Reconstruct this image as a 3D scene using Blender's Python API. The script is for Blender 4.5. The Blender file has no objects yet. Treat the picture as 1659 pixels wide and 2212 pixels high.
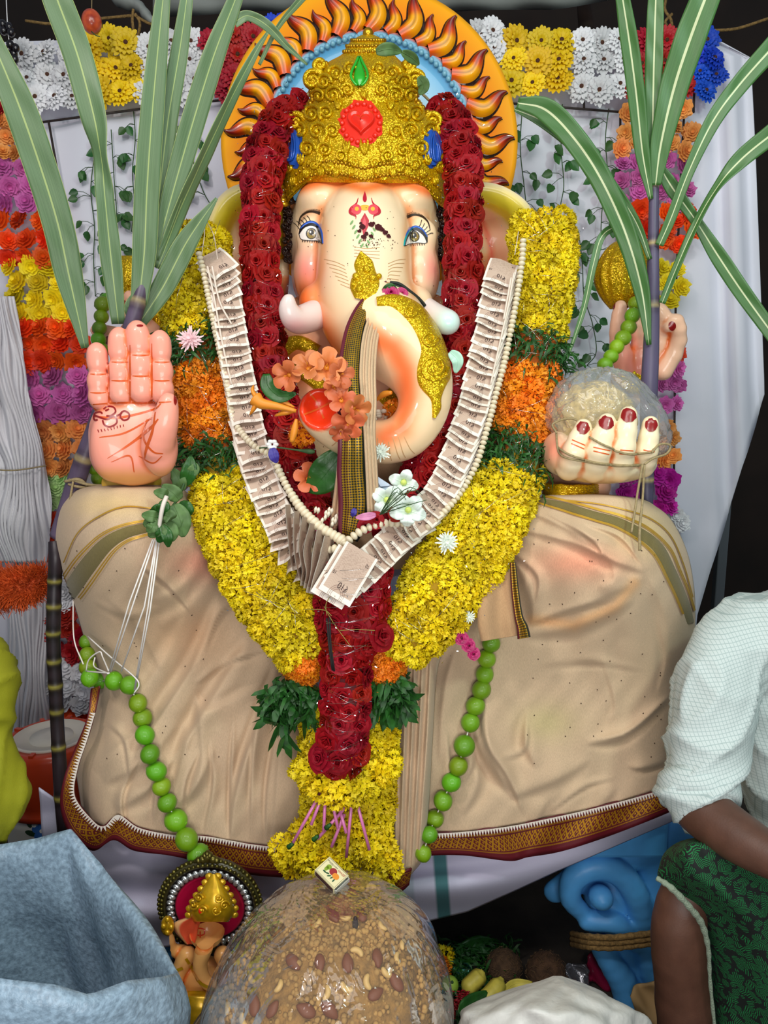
import bpy, math, random
import numpy as np
from mathutils import Vector, Matrix, Quaternion
from mathutils.bvhtree import BVHTree
random.seed(7); rng = np.random.default_rng(7)
SC = bpy.context.scene; COL = SC.collection
R = math.radians
# ---------------------------------------------------------------- camera
CZ, TH, F = 1.55, R(10), 1660.0
cd = bpy.data.cameras.new('camera'); cam = bpy.data.objects.new('camera', cd); COL.objects.link(cam)
cam.location = (0, 0, CZ); cam.rotation_euler = (R(80), 0, 0)
cd.sensor_fit = 'VERTICAL'; cd.sensor_height = 36; cd.lens = 36 * F / 2212; cd.clip_start = .02
SC.camera = cam
# ---------------------------------------------------------------- world, lamps, exposure
w = bpy.data.worlds.new('night'); SC.world = w; w.use_nodes = True
w.node_tree.nodes['Background'].inputs[0].default_value = (.62, .70, .82, 1)
w.node_tree.nodes['Background'].inputs[1].default_value = .27
def area(name, loc, to, size, power, col, sy=None, spread=180):
    l = bpy.data.lights.new(name, 'AREA'); l.energy = power; l.color = col; l.size = size; l.spread = R(spread)
    if sy: l.shape = 'RECTANGLE'; l.size_y = sy
    o = bpy.data.objects.new(name, l); COL.objects.link(o); o.location = loc
    o.rotation_euler = (Vector(to) - Vector(loc)).to_track_quat('-Z', 'Y').to_euler(); return o
area('overhead_fill_light', (0, .15, 3.0), (0, 1.9, 1.45), 1.8, 26, (1, .97, .93), .8)  # broad soft fill added above the front, not an actual tube lamp
area('flood_lamp_warm', (-.75, .12, 2.55), (-.1, 1.8, 1.35), .16, 9.5, (1, .90, .86))
area('flood_lamp_green', (.95, .25, 2.45), (.35, 1.8, 1.4), .16, 9, (.74, 1, .86))
area('camera_fill_light', (.1, -.5, 1.25), (0, 1.8, .85), 1.2, 21, (1, .97, .95), .6)  # fill added beside the camera to lift the lower half, no real lamp
SC.view_settings.view_transform = 'Standard'; SC.view_settings.look = 'None'
SC.view_settings.gamma = 1; SC.view_settings.use_curve_mapping = False; SC.view_settings.exposure = 0.0
# ---------------------------------------------------------------- geometry helpers
FW = np.array([0, math.cos(TH), -math.sin(TH)]); UP = np.array([0, math.sin(TH), math.cos(TH)]); CAM = np.array([0, 0, CZ])
def at(px, py, Y):
    """world point seen at photo position (px, py) that stands Y metres in front of the viewer"""
    px = np.asarray(px, float); py = np.asarray(py, float); Y = np.asarray(Y, float)
    dx = (px - 829.5) / F; dz = (1106 - py) / F
    d = FW + dx[..., None] * np.array([1, 0, 0]) + dz[..., None] * UP
    return CAM + d * (Y / d[..., 1])[..., None]
def mpp(py, Y): return Y / (math.cos(TH) + (1106 - py) / F * math.sin(TH)) / F
def proj(p):
    q = np.asarray(p, float) - CAM; d = q @ FW
    return 829.5 + F * q[..., 0] / d, 1106 - F * (q @ UP) / d
def unit(v): v = np.asarray(v, float); return v / (np.linalg.norm(v, axis=-1, keepdims=True) + 1e-12)
def lin(c):
    c = np.asarray(c, float) / 255; return np.where(c <= .04045, c / 12.92, ((c + .055) / 1.055) ** 2.4)
def sstep(a, b, x): t = np.clip((x - a) / (b - a), 0, 1); return t * t * (3 - 2 * t)
def spline(P, n):
    """Catmull-Rom through the rows of P, n samples"""
    P = np.asarray(P, float); m = len(P)
    if m == 2: return P[0] + (P[1] - P[0]) * np.linspace(0, 1, n)[:, None]
    Q = np.vstack([2 * P[0] - P[1], P, 2 * P[-1] - P[-2]])
    t = np.linspace(0, m - 1, n); i = np.minimum(t.astype(int), m - 2); f = (t - i)[:, None]
    a, b, c, d = Q[i], Q[i + 1], Q[i + 2], Q[i + 3]
    return .5 * (2 * b + (c - a) * f + (2 * a - 5 * b + 4 * c - d) * f ** 2 + (3 * b - a - 3 * c + d) * f ** 3)
def pxpath(P, n=24):
    """[(px, py, Y, radius in px)] -> world points, radii in metres"""
    S = spline(P, n); pts = at(S[:, 0], S[:, 1], S[:, 2])
    return pts, np.array([r * mpp(y, Y) for _, y, Y, r in S])
def resample(pts, step, *more):
    seg = np.linalg.norm(np.diff(pts, axis=0), axis=1); s = np.r_[0, np.cumsum(seg)]
    n = max(2, int(round(s[-1] / step)) + 1); t = np.linspace(0, s[-1], n)
    out = [np.stack([np.interp(t, s, pts[:, k]) for k in range(pts.shape[1])], 1)]
    for m in more: out.append(np.interp(t, s, m))
    return out if more else out[0]
def tangents(pts): return unit(np.gradient(pts, axis=0))
class MB:
    """collects shapes for one mesh object"""
    def __init__(s): s.v = []; s.f = []; s.m = []; s.n = 0; s.c = []; s.u = []; s.hc = s.hu = False
    def add(s, v, f, mat=0, col=None, uv=None):
        v = np.asarray(v, float).reshape(-1, 3); k = s.n
        s.v.append(v); s.f += [tuple(int(i) + k for i in q) for q in f]; s.m += [mat] * len(f); s.n += len(v)
        if col is None: s.c.append(np.ones((len(v), 3)))
        else: s.c.append(np.broadcast_to(np.asarray(col, float), (len(v), 3))); s.hc = True
        if uv is None: s.u.append(np.zeros((len(v), 2)))
        else: s.u.append(np.asarray(uv, float)); s.hu = True
        return s
    def tube(s, pts, r, seg=8, mat=0, col=None, cap=True, flat=1.0, ref=None):
        pts = np.asarray(pts, float); n = len(pts); r = np.broadcast_to(np.asarray(r, float), (n,)); T = tangents(pts)
        a = np.array(ref, float) if ref is not None else (np.array([0, 0, 1.]) if abs(T[0][2]) < .9 else np.array([0, 1., 0]))
        V = []
        for i in range(n):
            a = unit(a - T[i] * (a @ T[i])); b = np.cross(T[i], a); t = np.arange(seg) * 2 * math.pi / seg
            V.append(pts[i] + r[i] * (np.cos(t)[:, None] * a * flat + np.sin(t)[:, None] * b))
        f = [(i * seg + j, i * seg + (j + 1) % seg, (i + 1) * seg + (j + 1) % seg, (i + 1) * seg + j) for i in range(n - 1) for j in range(seg)]
        if cap: f += [tuple(range(seg))[::-1], tuple((n - 1) * seg + j for j in range(seg))]
        uv = np.array([[j / seg, i / (n - 1)] for i in range(n) for j in range(seg)])
        if col is not None and np.ndim(col) == 2: col = np.repeat(col, seg, axis=0)
        return s.add(np.vstack(V), f, mat, col, uv)
    def ball(s, c, r, seg=12, rings=8, mat=0, rot=None, col=None):
        r = np.broadcast_to(np.asarray(r, float), (3,)); th = np.linspace(0, math.pi, rings + 1)[1:-1]; ph = np.arange(seg) * 2 * math.pi / seg
        V = [[0, 0, 1]] + [[math.sin(a) * math.cos(b), math.sin(a) * math.sin(b), math.cos(a)] for a in th for b in ph] + [[0, 0, -1]]
        V = np.array(V) * r
        if rot is not None: V = V @ np.asarray(rot).T
        k = rings - 1; f = [(0, 1 + j, 1 + (j + 1) % seg) for j in range(seg)]
        f += [(1 + i * seg + j, 1 + (i + 1) * seg + j, 1 + (i + 1) * seg + (j + 1) % seg, 1 + i * seg + (j + 1) % seg) for i in range(k - 1) for j in range(seg)]
        e = 1 + k * seg; f += [(e, 1 + (k - 1) * seg + (j + 1) % seg, 1 + (k - 1) * seg + j) for j in range(seg)]
        return s.add(V + np.asarray(c, float), f, mat, col)
    def grid(s, P, mat=0, col=None, uv=None, closeu=False, closev=False):
        """P: (n, m, 3) sheet"""
        n, m = P.shape[:2]
        f = [(i * m + j, i * m + (j + 1) % m, (i + 1) % n * m + (j + 1) % m, (i + 1) % n * m + j) for i in range(n if closev else n - 1) for j in range(m if closeu else m - 1)]
        if uv is None: uv = np.stack(np.meshgrid(np.linspace(0, 1, m), np.linspace(0, 1, n)), -1).reshape(-1, 2)
        return s.add(P.reshape(-1, 3), f, mat, None if col is None else (col.reshape(-1, 3) if np.ndim(col) > 1 else col), np.asarray(uv).reshape(-1, 2))
    def loft(s, rings, mat=0, col=None, cap=True):
        P = np.array(rings); n, m = P.shape[:2]; k = s.n
        s.grid(P, mat, col, closeu=True)
        if cap: s.f += [tuple(k + j for j in range(m))[::-1], tuple(k + (n - 1) * m + j for j in range(m))]; s.m += [mat, mat]
        return s
    def box(s, c, d, mat=0, rot=None, col=None):
        V = np.array([[x, y, z] for x in (-.5, .5) for y in (-.5, .5) for z in (-.5, .5)]) * np.asarray(d, float)
        if rot is not None: V = V @ np.asarray(rot).T
        return s.add(V + np.asarray(c, float), [(0, 1, 3, 2), (4, 6, 7, 5), (0, 4, 5, 1), (2, 3, 7, 6), (0, 2, 6, 4), (1, 5, 7, 3)], mat, col)
    def slab(s, top, nrm, th, mat=0, col=None):
        """flat outline (n, 3) given thickness th against nrm"""
        top = np.asarray(top, float); n = len(top); V = np.vstack([top, top - unit(nrm) * th])
        f = [tuple(range(n)), tuple(range(n, 2 * n))[::-1]] + [(i, i + n, (i + 1) % n + n, (i + 1) % n) for i in range(n)]
        return s.add(V, f, mat, col)
    def raw(s): return np.vstack(s.v), s.f
    def mesh(s, name, mats, smooth=True):
        me = bpy.data.meshes.new(name); V = np.vstack(s.v); me.from_pydata(V.tolist(), [], s.f)
        for m in (mats if isinstance(mats, (list, tuple)) else [mats]): me.materials.append(m)
        me.polygons.foreach_set('material_index', s.m)
        if smooth: me.polygons.foreach_set('use_smooth', [True] * len(s.f))
        if s.hc:
            a = me.color_attributes.new('Col', 'FLOAT_COLOR', 'POINT'); C = np.ones((len(V), 4)); C[:, :3] = np.vstack(s.c)
            a.data.foreach_set('color', C.ravel())
        if s.hu:
            l = me.uv_layers.new(name='UVMap'); U = np.vstack(s.u); idx = np.empty(len(me.loops), int); me.loops.foreach_get('vertex_index', idx)
            l.data.foreach_set('uv', U[idx].ravel())
        me.update(); return me
    def build(s, name, mats, parent=None, smooth=True, solid=0, bevel=0, subsurf=0, off=-1, kind=None, label=None):
        o = bpy.data.objects.new(name, s.mesh(name, mats, smooth)); COL.objects.link(o)
        if parent: o.parent = parent; o.location = -origin(parent)
        if solid:
            q = o.modifiers.new('thickness', 'SOLIDIFY'); q.thickness = solid; q.offset = off
        if bevel: q = o.modifiers.new('bevel', 'BEVEL'); q.width = bevel; q.segments = 2; q.limit_method = 'ANGLE'
        if subsurf: q = o.modifiers.new('subdivision', 'SUBSURF'); q.levels = q.render_levels = subsurf
        if kind: o['kind'] = kind
        if label: o['label'] = label
        return o
def origin(o):
    v = Vector((0, 0, 0))
    while o: v += o.location; o = o.parent
    return v
def tag(o, label, cat, group=None, kind=None):
    o['label'] = label; o['category'] = cat
    if group: o['group'] = group
    if kind: o['kind'] = kind
    return o
def thing(name, label, cat, loc=(0, 0, 0), group=None):
    o = bpy.data.objects.new(name, None); COL.objects.link(o); o.location = Vector([float(v) for v in loc]); o.empty_display_size = .05
    return tag(o, label, cat, group)
def struct(o): o['kind'] = 'structure'; return o
def inst(name, me, parent, pos, q=None, s=1.0):
    o = bpy.data.objects.new(name, me); COL.objects.link(o)
    if parent: o.parent = parent; pos = Vector(pos) - origin(parent)
    o.location = Vector(pos); o.rotation_mode = 'QUATERNION'
    if q is not None: o.rotation_quaternion = q
    o.scale = (s, s, s) if np.ndim(s) == 0 else s
    return o
def copy_tree(o, parent=None):
    c = o.copy(); COL.objects.link(c); c.parent = parent
    for ch in list(o.children): copy_tree(ch, c)
    return c
def look(n, roll=0.0, up=(0, 0, 1)):
    """rotation whose local z points along n"""
    n = Vector(n).normalized(); u = Vector(up); u = u - n * u.dot(n)
    if u.length < 1e-4: u = Vector((0, 1, 0)) - n * n.y
    u.normalize(); x = u.cross(n)
    return Matrix((x, u, n)).transposed().to_quaternion() @ Quaternion((0, 0, 1), roll)
def rotm(q): return np.array(q.to_matrix())
# ---------------------------------------------------------------- soft bodies: signed distance + surface nets
def smin(a, b, k): h = np.clip(.5 + .5 * (b - a) / k, 0, 1); return b + (a - b) * h - k * h * (1 - h)
class SDF:
    def __init__(s, lo, hi, h):
        s.lo = np.asarray(lo, float); s.h = h; n = np.ceil((np.asarray(hi) - s.lo) / h).astype(int) + 1; s.n = n
        ax = [s.lo[i] + h * np.arange(n[i]) for i in range(3)]; s.X, s.Y, s.Z = np.meshgrid(*ax, indexing='ij'); s.d = np.full(n, 9.0, np.float32)
    def prim(s, d, k, sub=False):
        if sub: s.d = -smin(-s.d, d, k)
        else: s.d = smin(s.d, d, k) if k > 0 else np.minimum(s.d, d)
    def capsule(s, a, b, ra, rb, k=.01, sub=False, sq=None):
        a = np.asarray(a, float); b = np.asarray(b, float); v = b - a; L = v @ v + 1e-12
        px, py, pz = s.X - a[0], s.Y - a[1], s.Z - a[2]; h = np.clip((px * v[0] + py * v[1] + pz * v[2]) / L, 0, 1)
        qx, qy, qz = px - h * v[0], py - h * v[1], pz - h * v[2]
        if sq: qy = qy / sq
        s.prim(np.sqrt(qx * qx + qy * qy + qz * qz) - (ra + (rb - ra) * h), k, sub)
    def chain(s, pts, r, k=.01, sub=False, sq=None):
        for i in range(len(pts) - 1): s.capsule(pts[i], pts[i + 1], r[i], r[i + 1], k if i == 0 else .006, sub, sq)
    def ell(s, c, r, k=.01, sub=False, rot=None):
        c = np.asarray(c, float); r = np.broadcast_to(np.asarray(r, float), (3,)); p = np.stack([s.X - c[0], s.Y - c[1], s.Z - c[2]], -1)
        if rot is not None: p = p @ np.asarray(rot)
        q = np.sqrt(((p / r) ** 2).sum(-1)); g = np.sqrt(((p / r ** 2) ** 2).sum(-1)) + 1e-9
        s.prim(np.where(q < .05, -r.min(), q * (q - 1) / g), k, sub)
    def mesh(s):
        D = s.d; n = D.shape; ins = D < 0; S = np.zeros((n[0] - 1, n[1] - 1, n[2] - 1, 3)); cnt = np.zeros(S.shape[:3]); quads = []
        for a in range(3):
            b, c = (a + 1) % 3, (a + 2) % 3
            lo = [slice(None)] * 3; hi = [slice(None)] * 3; lo[a] = slice(0, -1); hi[a] = slice(1, None); lo, hi = tuple(lo), tuple(hi)
            I = np.argwhere(ins[lo] != ins[hi])
            J = I.copy(); J[:, a] += 1
            d0 = D[tuple(I.T)]; d1 = D[tuple(J.T)]; t = d0 / (d0 - d1); P = I.astype(float); P[:, a] += t
            ok = (I[:, b] > 0) & (I[:, c] > 0) & (I[:, b] < n[b] - 1) & (I[:, c] < n[c] - 1)
            I, P, fl = I[ok], P[ok], ins[tuple(I[ok].T)]
            cells = []
            for (ob, oc) in ((-1, -1), (0, -1), (0, 0), (-1, 0)):
                C = I.copy(); C[:, b] += ob; C[:, c] += oc; np.add.at(S, tuple(C.T), P); np.add.at(cnt, tuple(C.T), 1); cells.append(C)
            quads.append((cells, fl))
        idx = -np.ones(cnt.shape, int); m = cnt > 0; idx[m] = np.arange(m.sum()); V = S[m] / cnt[m][:, None] * s.h + s.lo
        fs = []
        for cells, fl in quads:
            q = np.stack([idx[tuple(C.T)] for C in cells], 1); q[~fl] = q[~fl][:, ::-1]; fs.append(q)
        return V, np.vstack(fs)
def relax(V, Fq, it=2, lam=.5):
    e = np.vstack([Fq[:, [0, 1]], Fq[:, [1, 2]], Fq[:, [2, 3]], Fq[:, [3, 0]]]); e = np.vstack([e, e[:, ::-1]])
    deg = np.bincount(e[:, 0], minlength=len(V))[:, None]
    for _ in range(it):
        A = np.zeros_like(V); np.add.at(A, e[:, 0], V[e[:, 1]]); V = V + lam * (A / deg - V)
    return V
def cavity(V, Fq, it=6):
    """signed hollow measure per vertex (positive in creases), smoothed"""
    N = vnormals(V, Fq); e = np.vstack([Fq[:, [0, 1]], Fq[:, [1, 2]], Fq[:, [2, 3]], Fq[:, [3, 0]]]); e = np.vstack([e, e[:, ::-1]])
    deg = np.bincount(e[:, 0], minlength=len(V)); A = np.zeros_like(V); np.add.at(A, e[:, 0], V[e[:, 1]])
    c = ((A / deg[:, None] - V) * N).sum(1)
    for _ in range(it):
        B = np.zeros(len(V)); np.add.at(B, e[:, 0], c[e[:, 1]]); c = .5 * c + .5 * B / deg
    return c
def vnormals(V, Fq):
    n = np.cross(V[Fq[:, 2]] - V[Fq[:, 0]], V[Fq[:, 3]] - V[Fq[:, 1]]); N = np.zeros_like(V)
    for k in range(4): np.add.at(N, Fq[:, k], n)
    return unit(N)
def bvh_of(V, f): return BVHTree.FromPolygons([tuple(map(float, p)) for p in V], [tuple(int(i) for i in q) for q in f])
def cast(b, px, py):
    """point and normal where the sight line through (px, py) meets the surface"""
    d = unit(at(px, py, 1.0) - CAM); h = b.ray_cast(Vector(CAM), Vector(d))
    if h[0] is None: return None
    n = np.array(h[1]); n = n if n @ d < 0 else -n
    return np.array(h[0]), n
def seat(b, px, py, off=0.0, Y=1.6):
    h = cast(b, px, py)
    if h: return h[0] + h[1] * off, h[1]
    q = b.find_nearest(Vector(at(px, py, Y + .12))); return np.array(q[0]) + np.array([0, -off, 0]), np.array([0, -1., 0])   # past the outline: the nearest rim
def stroke(mb, b, P, wpx, off=.001, mat=0, n=24, col=None, Y=1.6, th=.0012):
    """painted or sewn stripe lying on a surface: P = [(px, py[, width px])]"""
    P = [tuple(p) + ((wpx,) if len(p) == 2 else ()) for p in P]
    S = spline(P, n); D = unit(np.gradient(S[:, :2], axis=0)); A, B = [], []; L = 0; uv = []; last = None
    for (x, y, wd), (dx, dy) in zip(S, D):
        a, _ = seat(b, x - dy * wd / 2, y + dx * wd / 2, off, Y); c, _ = seat(b, x + dy * wd / 2, y - dx * wd / 2, off, Y)
        if last is not None: L += np.linalg.norm((a + c) / 2 - last)
        last = (a + c) / 2; A.append(a); B.append(c); uv.append(((L, 0), (L, 1)))
    mb.grid(np.stack([A, B], 1), mat, col, np.array(uv)); return mb
def patch(mb, b, outline, off=.001, mat=0, n=10, col=None, Y=1.6, colf=None):
    """filled painted shape lying on a surface: fan rings from the outline to its middle"""
    O = np.asarray(outline, float); c = O.mean(0); P = []; C = []
    for k in range(n + 1):
        r = 1 - k / n * .985
        P.append([seat(b, *(c + (q - c) * r), off, Y)[0] for q in O])
        if colf: C.append([colf(*(c + (q - c) * r)) for q in O])
    mb.grid(np.array(P), mat, np.array(C) if colf else col, closeu=True); return mb
def circ(x, y, rx, ry=None, n=18, rot=0):
    ry = rx if ry is None else ry; t = np.arange(n) * 2 * math.pi / n; c, s = math.cos(rot), math.sin(rot)
    return np.stack([x + rx * np.cos(t) * c - ry * np.sin(t) * s, y + rx * np.cos(t) * s + ry * np.sin(t) * c], 1)
def dpoly(px, py, P):
    """distance in px from points to a polyline, and which side / how far along"""
    P = np.asarray(P, float); best = np.full(np.shape(px), 1e9); side = np.zeros(np.shape(px))
    for a, b in zip(P[:-1], P[1:]):
        v = b - a; L = v @ v + 1e-9; h = np.clip(((px - a[0]) * v[0] + (py - a[1]) * v[1]) / L, 0, 1)
        qx, qy = px - a[0] - h * v[0], py - a[1] - h * v[1]; d = np.hypot(qx, qy); m = d < best
        best = np.where(m, d, best); side = np.where(m, np.sign(v[0] * qy - v[1] * qx), side)
    return best, side
# ---------------------------------------------------------------- materials
def mat(name, col, rough=.6, metal=0, vary=.0, vscale=20, bump=0, bscale=60, coat=0, attr=False, hue=0.0, sub=0, spec=.5, sheen=0, second=None, trans=0, stretch=None):
    m = bpy.data.materials.new(name); m.use_nodes = True; nt = m.node_tree; N = nt.nodes; L = nt.links; p = N['Principled BSDF']
    c = lin(col); p.inputs['Base Color'].default_value = (*c, 1); p.inputs['Roughness'].default_value = rough; p.inputs['Metallic'].default_value = metal
    p.inputs['Coat Weight'].default_value = coat; p.inputs['Coat Roughness'].default_value = .06; p.inputs['Specular IOR Level'].default_value = spec
    p.inputs['Sheen Weight'].default_value = sheen
    if sub: p.inputs['Subsurface Weight'].default_value = sub; p.inputs['Subsurface Scale'].default_value = .01
    src = None
    if attr: a = N.new('ShaderNodeAttribute'); a.attribute_name = 'Col'; src = a.outputs['Color']
    tc = N.new('ShaderNodeTexCoord'); co = tc.outputs['Object']
    if stretch:
        mp = N.new('ShaderNodeMapping'); mp.inputs['Scale'].default_value = stretch; L.new(co, mp.inputs[0]); co = mp.outputs[0]
    if vary or second is not None:
        nz = N.new('ShaderNodeTexNoise'); nz.inputs['Scale'].default_value = vscale; nz.inputs['Detail'].default_value = 5; L.new(co, nz.inputs['Vector'])
        mx = N.new('ShaderNodeMix'); mx.data_type = 'RGBA'; rr = N.new('ShaderNodeMapRange'); rr.inputs[1].default_value = .35; rr.inputs[2].default_value = .65
        L.new(nz.outputs['Fac'], rr.inputs[0]); L.new(rr.outputs[0], mx.inputs['Factor'])
        if src:
            mx.blend_type = 'MULTIPLY'; L.new(src, mx.inputs['A']); mx.inputs['B'].default_value = (*([1 - vary] * 3), 1) if second is None else (*lin(second), 1)
        else:
            mx.inputs['A'].default_value = (*c, 1); mx.inputs['B'].default_value = (*(c * (1 - vary)), 1) if second is None else (*lin(second), 1)
        src = mx.outputs['Result']
    if hue:
        oi = N.new('ShaderNodeObjectInfo'); hs = N.new('ShaderNodeHueSaturation'); r1 = N.new('ShaderNodeMapRange'); r1.inputs[3].default_value = .5 - hue; r1.inputs[4].default_value = .5 + hue
        L.new(oi.outputs['Random'], r1.inputs[0]); L.new(r1.outputs[0], hs.inputs['Hue'])
        r2 = N.new('ShaderNodeMath'); r2.operation = 'MULTIPLY'; r2.inputs[1].default_value = 7.13; r3 = N.new('ShaderNodeMath'); r3.operation = 'FRACT'; L.new(oi.outputs['Random'], r2.inputs[0]); L.new(r2.outputs[0], r3.inputs[0])
        r4 = N.new('ShaderNodeMapRange'); r4.inputs[3].default_value = .75; r4.inputs[4].default_value = 1.12; L.new(r3.outputs[0], r4.inputs[0]); L.new(r4.outputs[0], hs.inputs['Value'])
        if src: L.new(src, hs.inputs['Color'])
        else: hs.inputs['Color'].default_value = (*c, 1)
        src = hs.outputs[0]
    if src: L.new(src, p.inputs['Base Color'])
    if bump:
        nb = N.new('ShaderNodeTexNoise'); nb.inputs['Scale'].default_value = bscale; nb.inputs['Detail'].default_value = 4; L.new(co, nb.inputs['Vector'])
        b = N.new('ShaderNodeBump'); b.inputs['Strength'].default_value = bump; b.inputs['Distance'].default_value = .004; L.new(nb.outputs['Fac'], b.inputs['Height']); L.new(b.outputs[0], p.inputs['Normal'])
    return m
def glitter(name, col, scale=450, amt=.9, rough=.28, metal=.85, dark=None):
    m = bpy.data.materials.new(name); m.use_nodes = True; nt = m.node_tree; N = nt.nodes; L = nt.links; p = N['Principled BSDF']
    p.inputs['Metallic'].default_value = metal; p.inputs['Roughness'].default_value = rough
    tc = N.new('ShaderNodeTexCoord'); vo = N.new('ShaderNodeTexVoronoi'); vo.inputs['Scale'].default_value = scale; L.new(tc.outputs['Object'], vo.inputs['Vector'])
    mx = N.new('ShaderNodeMix'); mx.data_type = 'RGBA'; mx.inputs['A'].default_value = (*lin(col), 1); mx.inputs['B'].default_value = (*lin(dark or [c * .6 for c in col]), 1)
    sp = N.new('ShaderNodeSeparateColor'); L.new(vo.outputs['Color'], sp.inputs[0]); L.new(sp.outputs[0], mx.inputs['Factor']); L.new(mx.outputs['Result'], p.inputs['Base Color'])
    s1 = N.new('ShaderNodeVectorMath'); s1.operation = 'SUBTRACT'; s1.inputs[1].default_value = (.5, .5, .5); L.new(vo.outputs['Color'], s1.inputs[0])
    s2 = N.new('ShaderNodeVectorMath'); s2.operation = 'SCALE'; s2.inputs['Scale'].default_value = amt; L.new(s1.outputs[0], s2.inputs[0])
    g = N.new('ShaderNodeNewGeometry'); s3 = N.new('ShaderNodeVectorMath'); s3.operation = 'ADD'; L.new(g.outputs['Normal'], s3.inputs[0]); L.new(s2.outputs[0], s3.inputs[1])
    s4 = N.new('ShaderNodeVectorMath'); s4.operation = 'NORMALIZE'; L.new(s3.outputs[0], s4.inputs[0]); L.new(s4.outputs[0], p.inputs['Normal'])
    return m
def film(name, tint=(1, 1, 1), base=.06, gloss=.55, rough=.08, bump=.5, bscale=30, milk=0.0):
    """thin clear plastic: mostly see-through, shiny where it turns away"""
    m = bpy.data.materials.new(name); m.use_nodes = True; nt = m.node_tree; N = nt.nodes; L = nt.links; N.remove(N['Principled BSDF']); out = N['Material Output']
    t = N.new('ShaderNodeBsdfTransparent'); t.inputs[0].default_value = (*tint, 1); g = N.new('ShaderNodeBsdfGlossy'); g.inputs['Roughness'].default_value = rough
    fr = N.new('ShaderNodeFresnel'); fr.inputs[0].default_value = 1.45; mr = N.new('ShaderNodeMapRange'); mr.inputs[3].default_value = base; mr.inputs[4].default_value = gloss; L.new(fr.outputs[0], mr.inputs[0])
    tc = N.new('ShaderNodeTexCoord'); nz = N.new('ShaderNodeTexNoise'); nz.inputs['Scale'].default_value = bscale; nz.inputs['Detail'].default_value = 3; nz.inputs['Distortion'].default_value = 1.5
    L.new(tc.outputs['Object'], nz.inputs['Vector']); b = N.new('ShaderNodeBump'); b.inputs['Strength'].default_value = bump; b.inputs['Distance'].default_value = .02; L.new(nz.outputs['Fac'], b.inputs['Height'])
    L.new(b.outputs[0], g.inputs['Normal']); L.new(b.outputs[0], fr.inputs['Normal']); mx = N.new('ShaderNodeMixShader'); L.new(mr.outputs[0], mx.inputs[0]); L.new(t.outputs[0], mx.inputs[1]); L.new(g.outputs[0], mx.inputs[2]); last = mx.outputs[0]
    if milk:
        d = N.new('ShaderNodeBsdfDiffuse'); d.inputs[0].default_value = (.8, .8, .78, 1); m2 = N.new('ShaderNodeMixShader'); m2.inputs[0].default_value = milk; L.new(last, m2.inputs[1]); L.new(d.outputs[0], m2.inputs[2]); last = m2.outputs[0]
    L.new(last, out.inputs[0]); return m
class NT:
    """small node expression helper for UV patterns"""
    def __init__(s, name, rough=.6, metal=0):
        s.m = bpy.data.materials.new(name); s.m.use_nodes = True; s.nt = s.m.node_tree; s.N = s.nt.nodes; s.L = s.nt.links; s.p = s.N['Principled BSDF']
        s.p.inputs['Roughness'].default_value = rough; s.p.inputs['Metallic'].default_value = metal
    def uv(s):
        u = s.N.new('ShaderNodeUVMap'); x = s.N.new('ShaderNodeSeparateXYZ'); s.L.new(u.outputs[0], x.inputs[0]); return x.outputs[0], x.outputs[1]
    def op(s, o, a, b=None, c=None):
        n = s.N.new('ShaderNodeMath'); n.operation = o
        for i, v in enumerate((a, b, c)):
            if v is None: continue
            if isinstance(v, (int, float)): n.inputs[i].default_value = v
            else: s.L.new(v, n.inputs[i])
        return n.outputs[0]
    def mix(s, f, a, b):
        n = s.N.new('ShaderNodeMix'); n.data_type = 'RGBA'
        for k, v in (('A', a), ('B', b)):
            if hasattr(v, 'is_linked'): s.L.new(v, n.inputs[k])
            else: n.inputs[k].default_value = (*lin(v), 1)
        if isinstance(f, (int, float)): n.inputs['Factor'].default_value = f
        else: s.L.new(f, n.inputs['Factor'])
        return n.outputs['Result']
    def noise(s, scale, uvspace=True, sx=1, sy=1):
        n = s.N.new('ShaderNodeTexNoise'); n.inputs['Scale'].default_value = scale; t = s.N.new('ShaderNodeTexCoord'); mp = s.N.new('ShaderNodeMapping'); mp.inputs['Scale'].default_value = (sx, sy, 1)
        s.L.new(t.outputs['UV' if uvspace else 'Object'], mp.inputs[0]); s.L.new(mp.outputs[0], n.inputs['Vector']); return n.outputs['Fac']
    def band(s, x, lo, hi): return s.op('MULTIPLY', s.op('GREATER_THAN', x, lo), s.op('LESS_THAN', x, hi))
    def done(s, col, metal=None, rough=None):
        s.L.new(col, s.p.inputs['Base Color'])
        if metal is not None: s.L.new(metal, s.p.inputs['Metallic'])
        if rough is not None: s.L.new(rough, s.p.inputs['Roughness'])
        return s.m
# ================================================================ setting
m_floor = mat('packed earth', (62, 54, 46), .9, vary=.5, vscale=9, bump=.4)
m_dark = mat('dark tarpaulin', (40, 27, 20), .85, vary=.5, vscale=4)
m_cloth = mat('white backdrop cloth', (232, 234, 246), .8, vary=.06, vscale=3, bump=.15, bscale=9)
m_tarp = mat('grey tarpaulin', (150, 156, 152), .7, vary=.25, vscale=6, bump=.3, bscale=12)
m_iron = mat('rusty iron wire', (50, 40, 36), .6)
m_rope = mat('coir rope', (150, 118, 66), .9, vary=.5, vscale=150, bump=.6, bscale=300)
m_twine = mat('jute twine', (166, 148, 108), .9, vary=.3, vscale=200)
b = MB(); b.add([(-4, -2, 0), (4, -2, 0), (4, 4, 0), (-4, 4, 0)], [(0, 1, 2, 3)]); struct(b.build('floor', m_floor, smooth=False))
b = MB(); b.box((0, 3.62, 2), (8, .04, 4)); struct(b.build('wall_back', m_dark, smooth=False))
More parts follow.
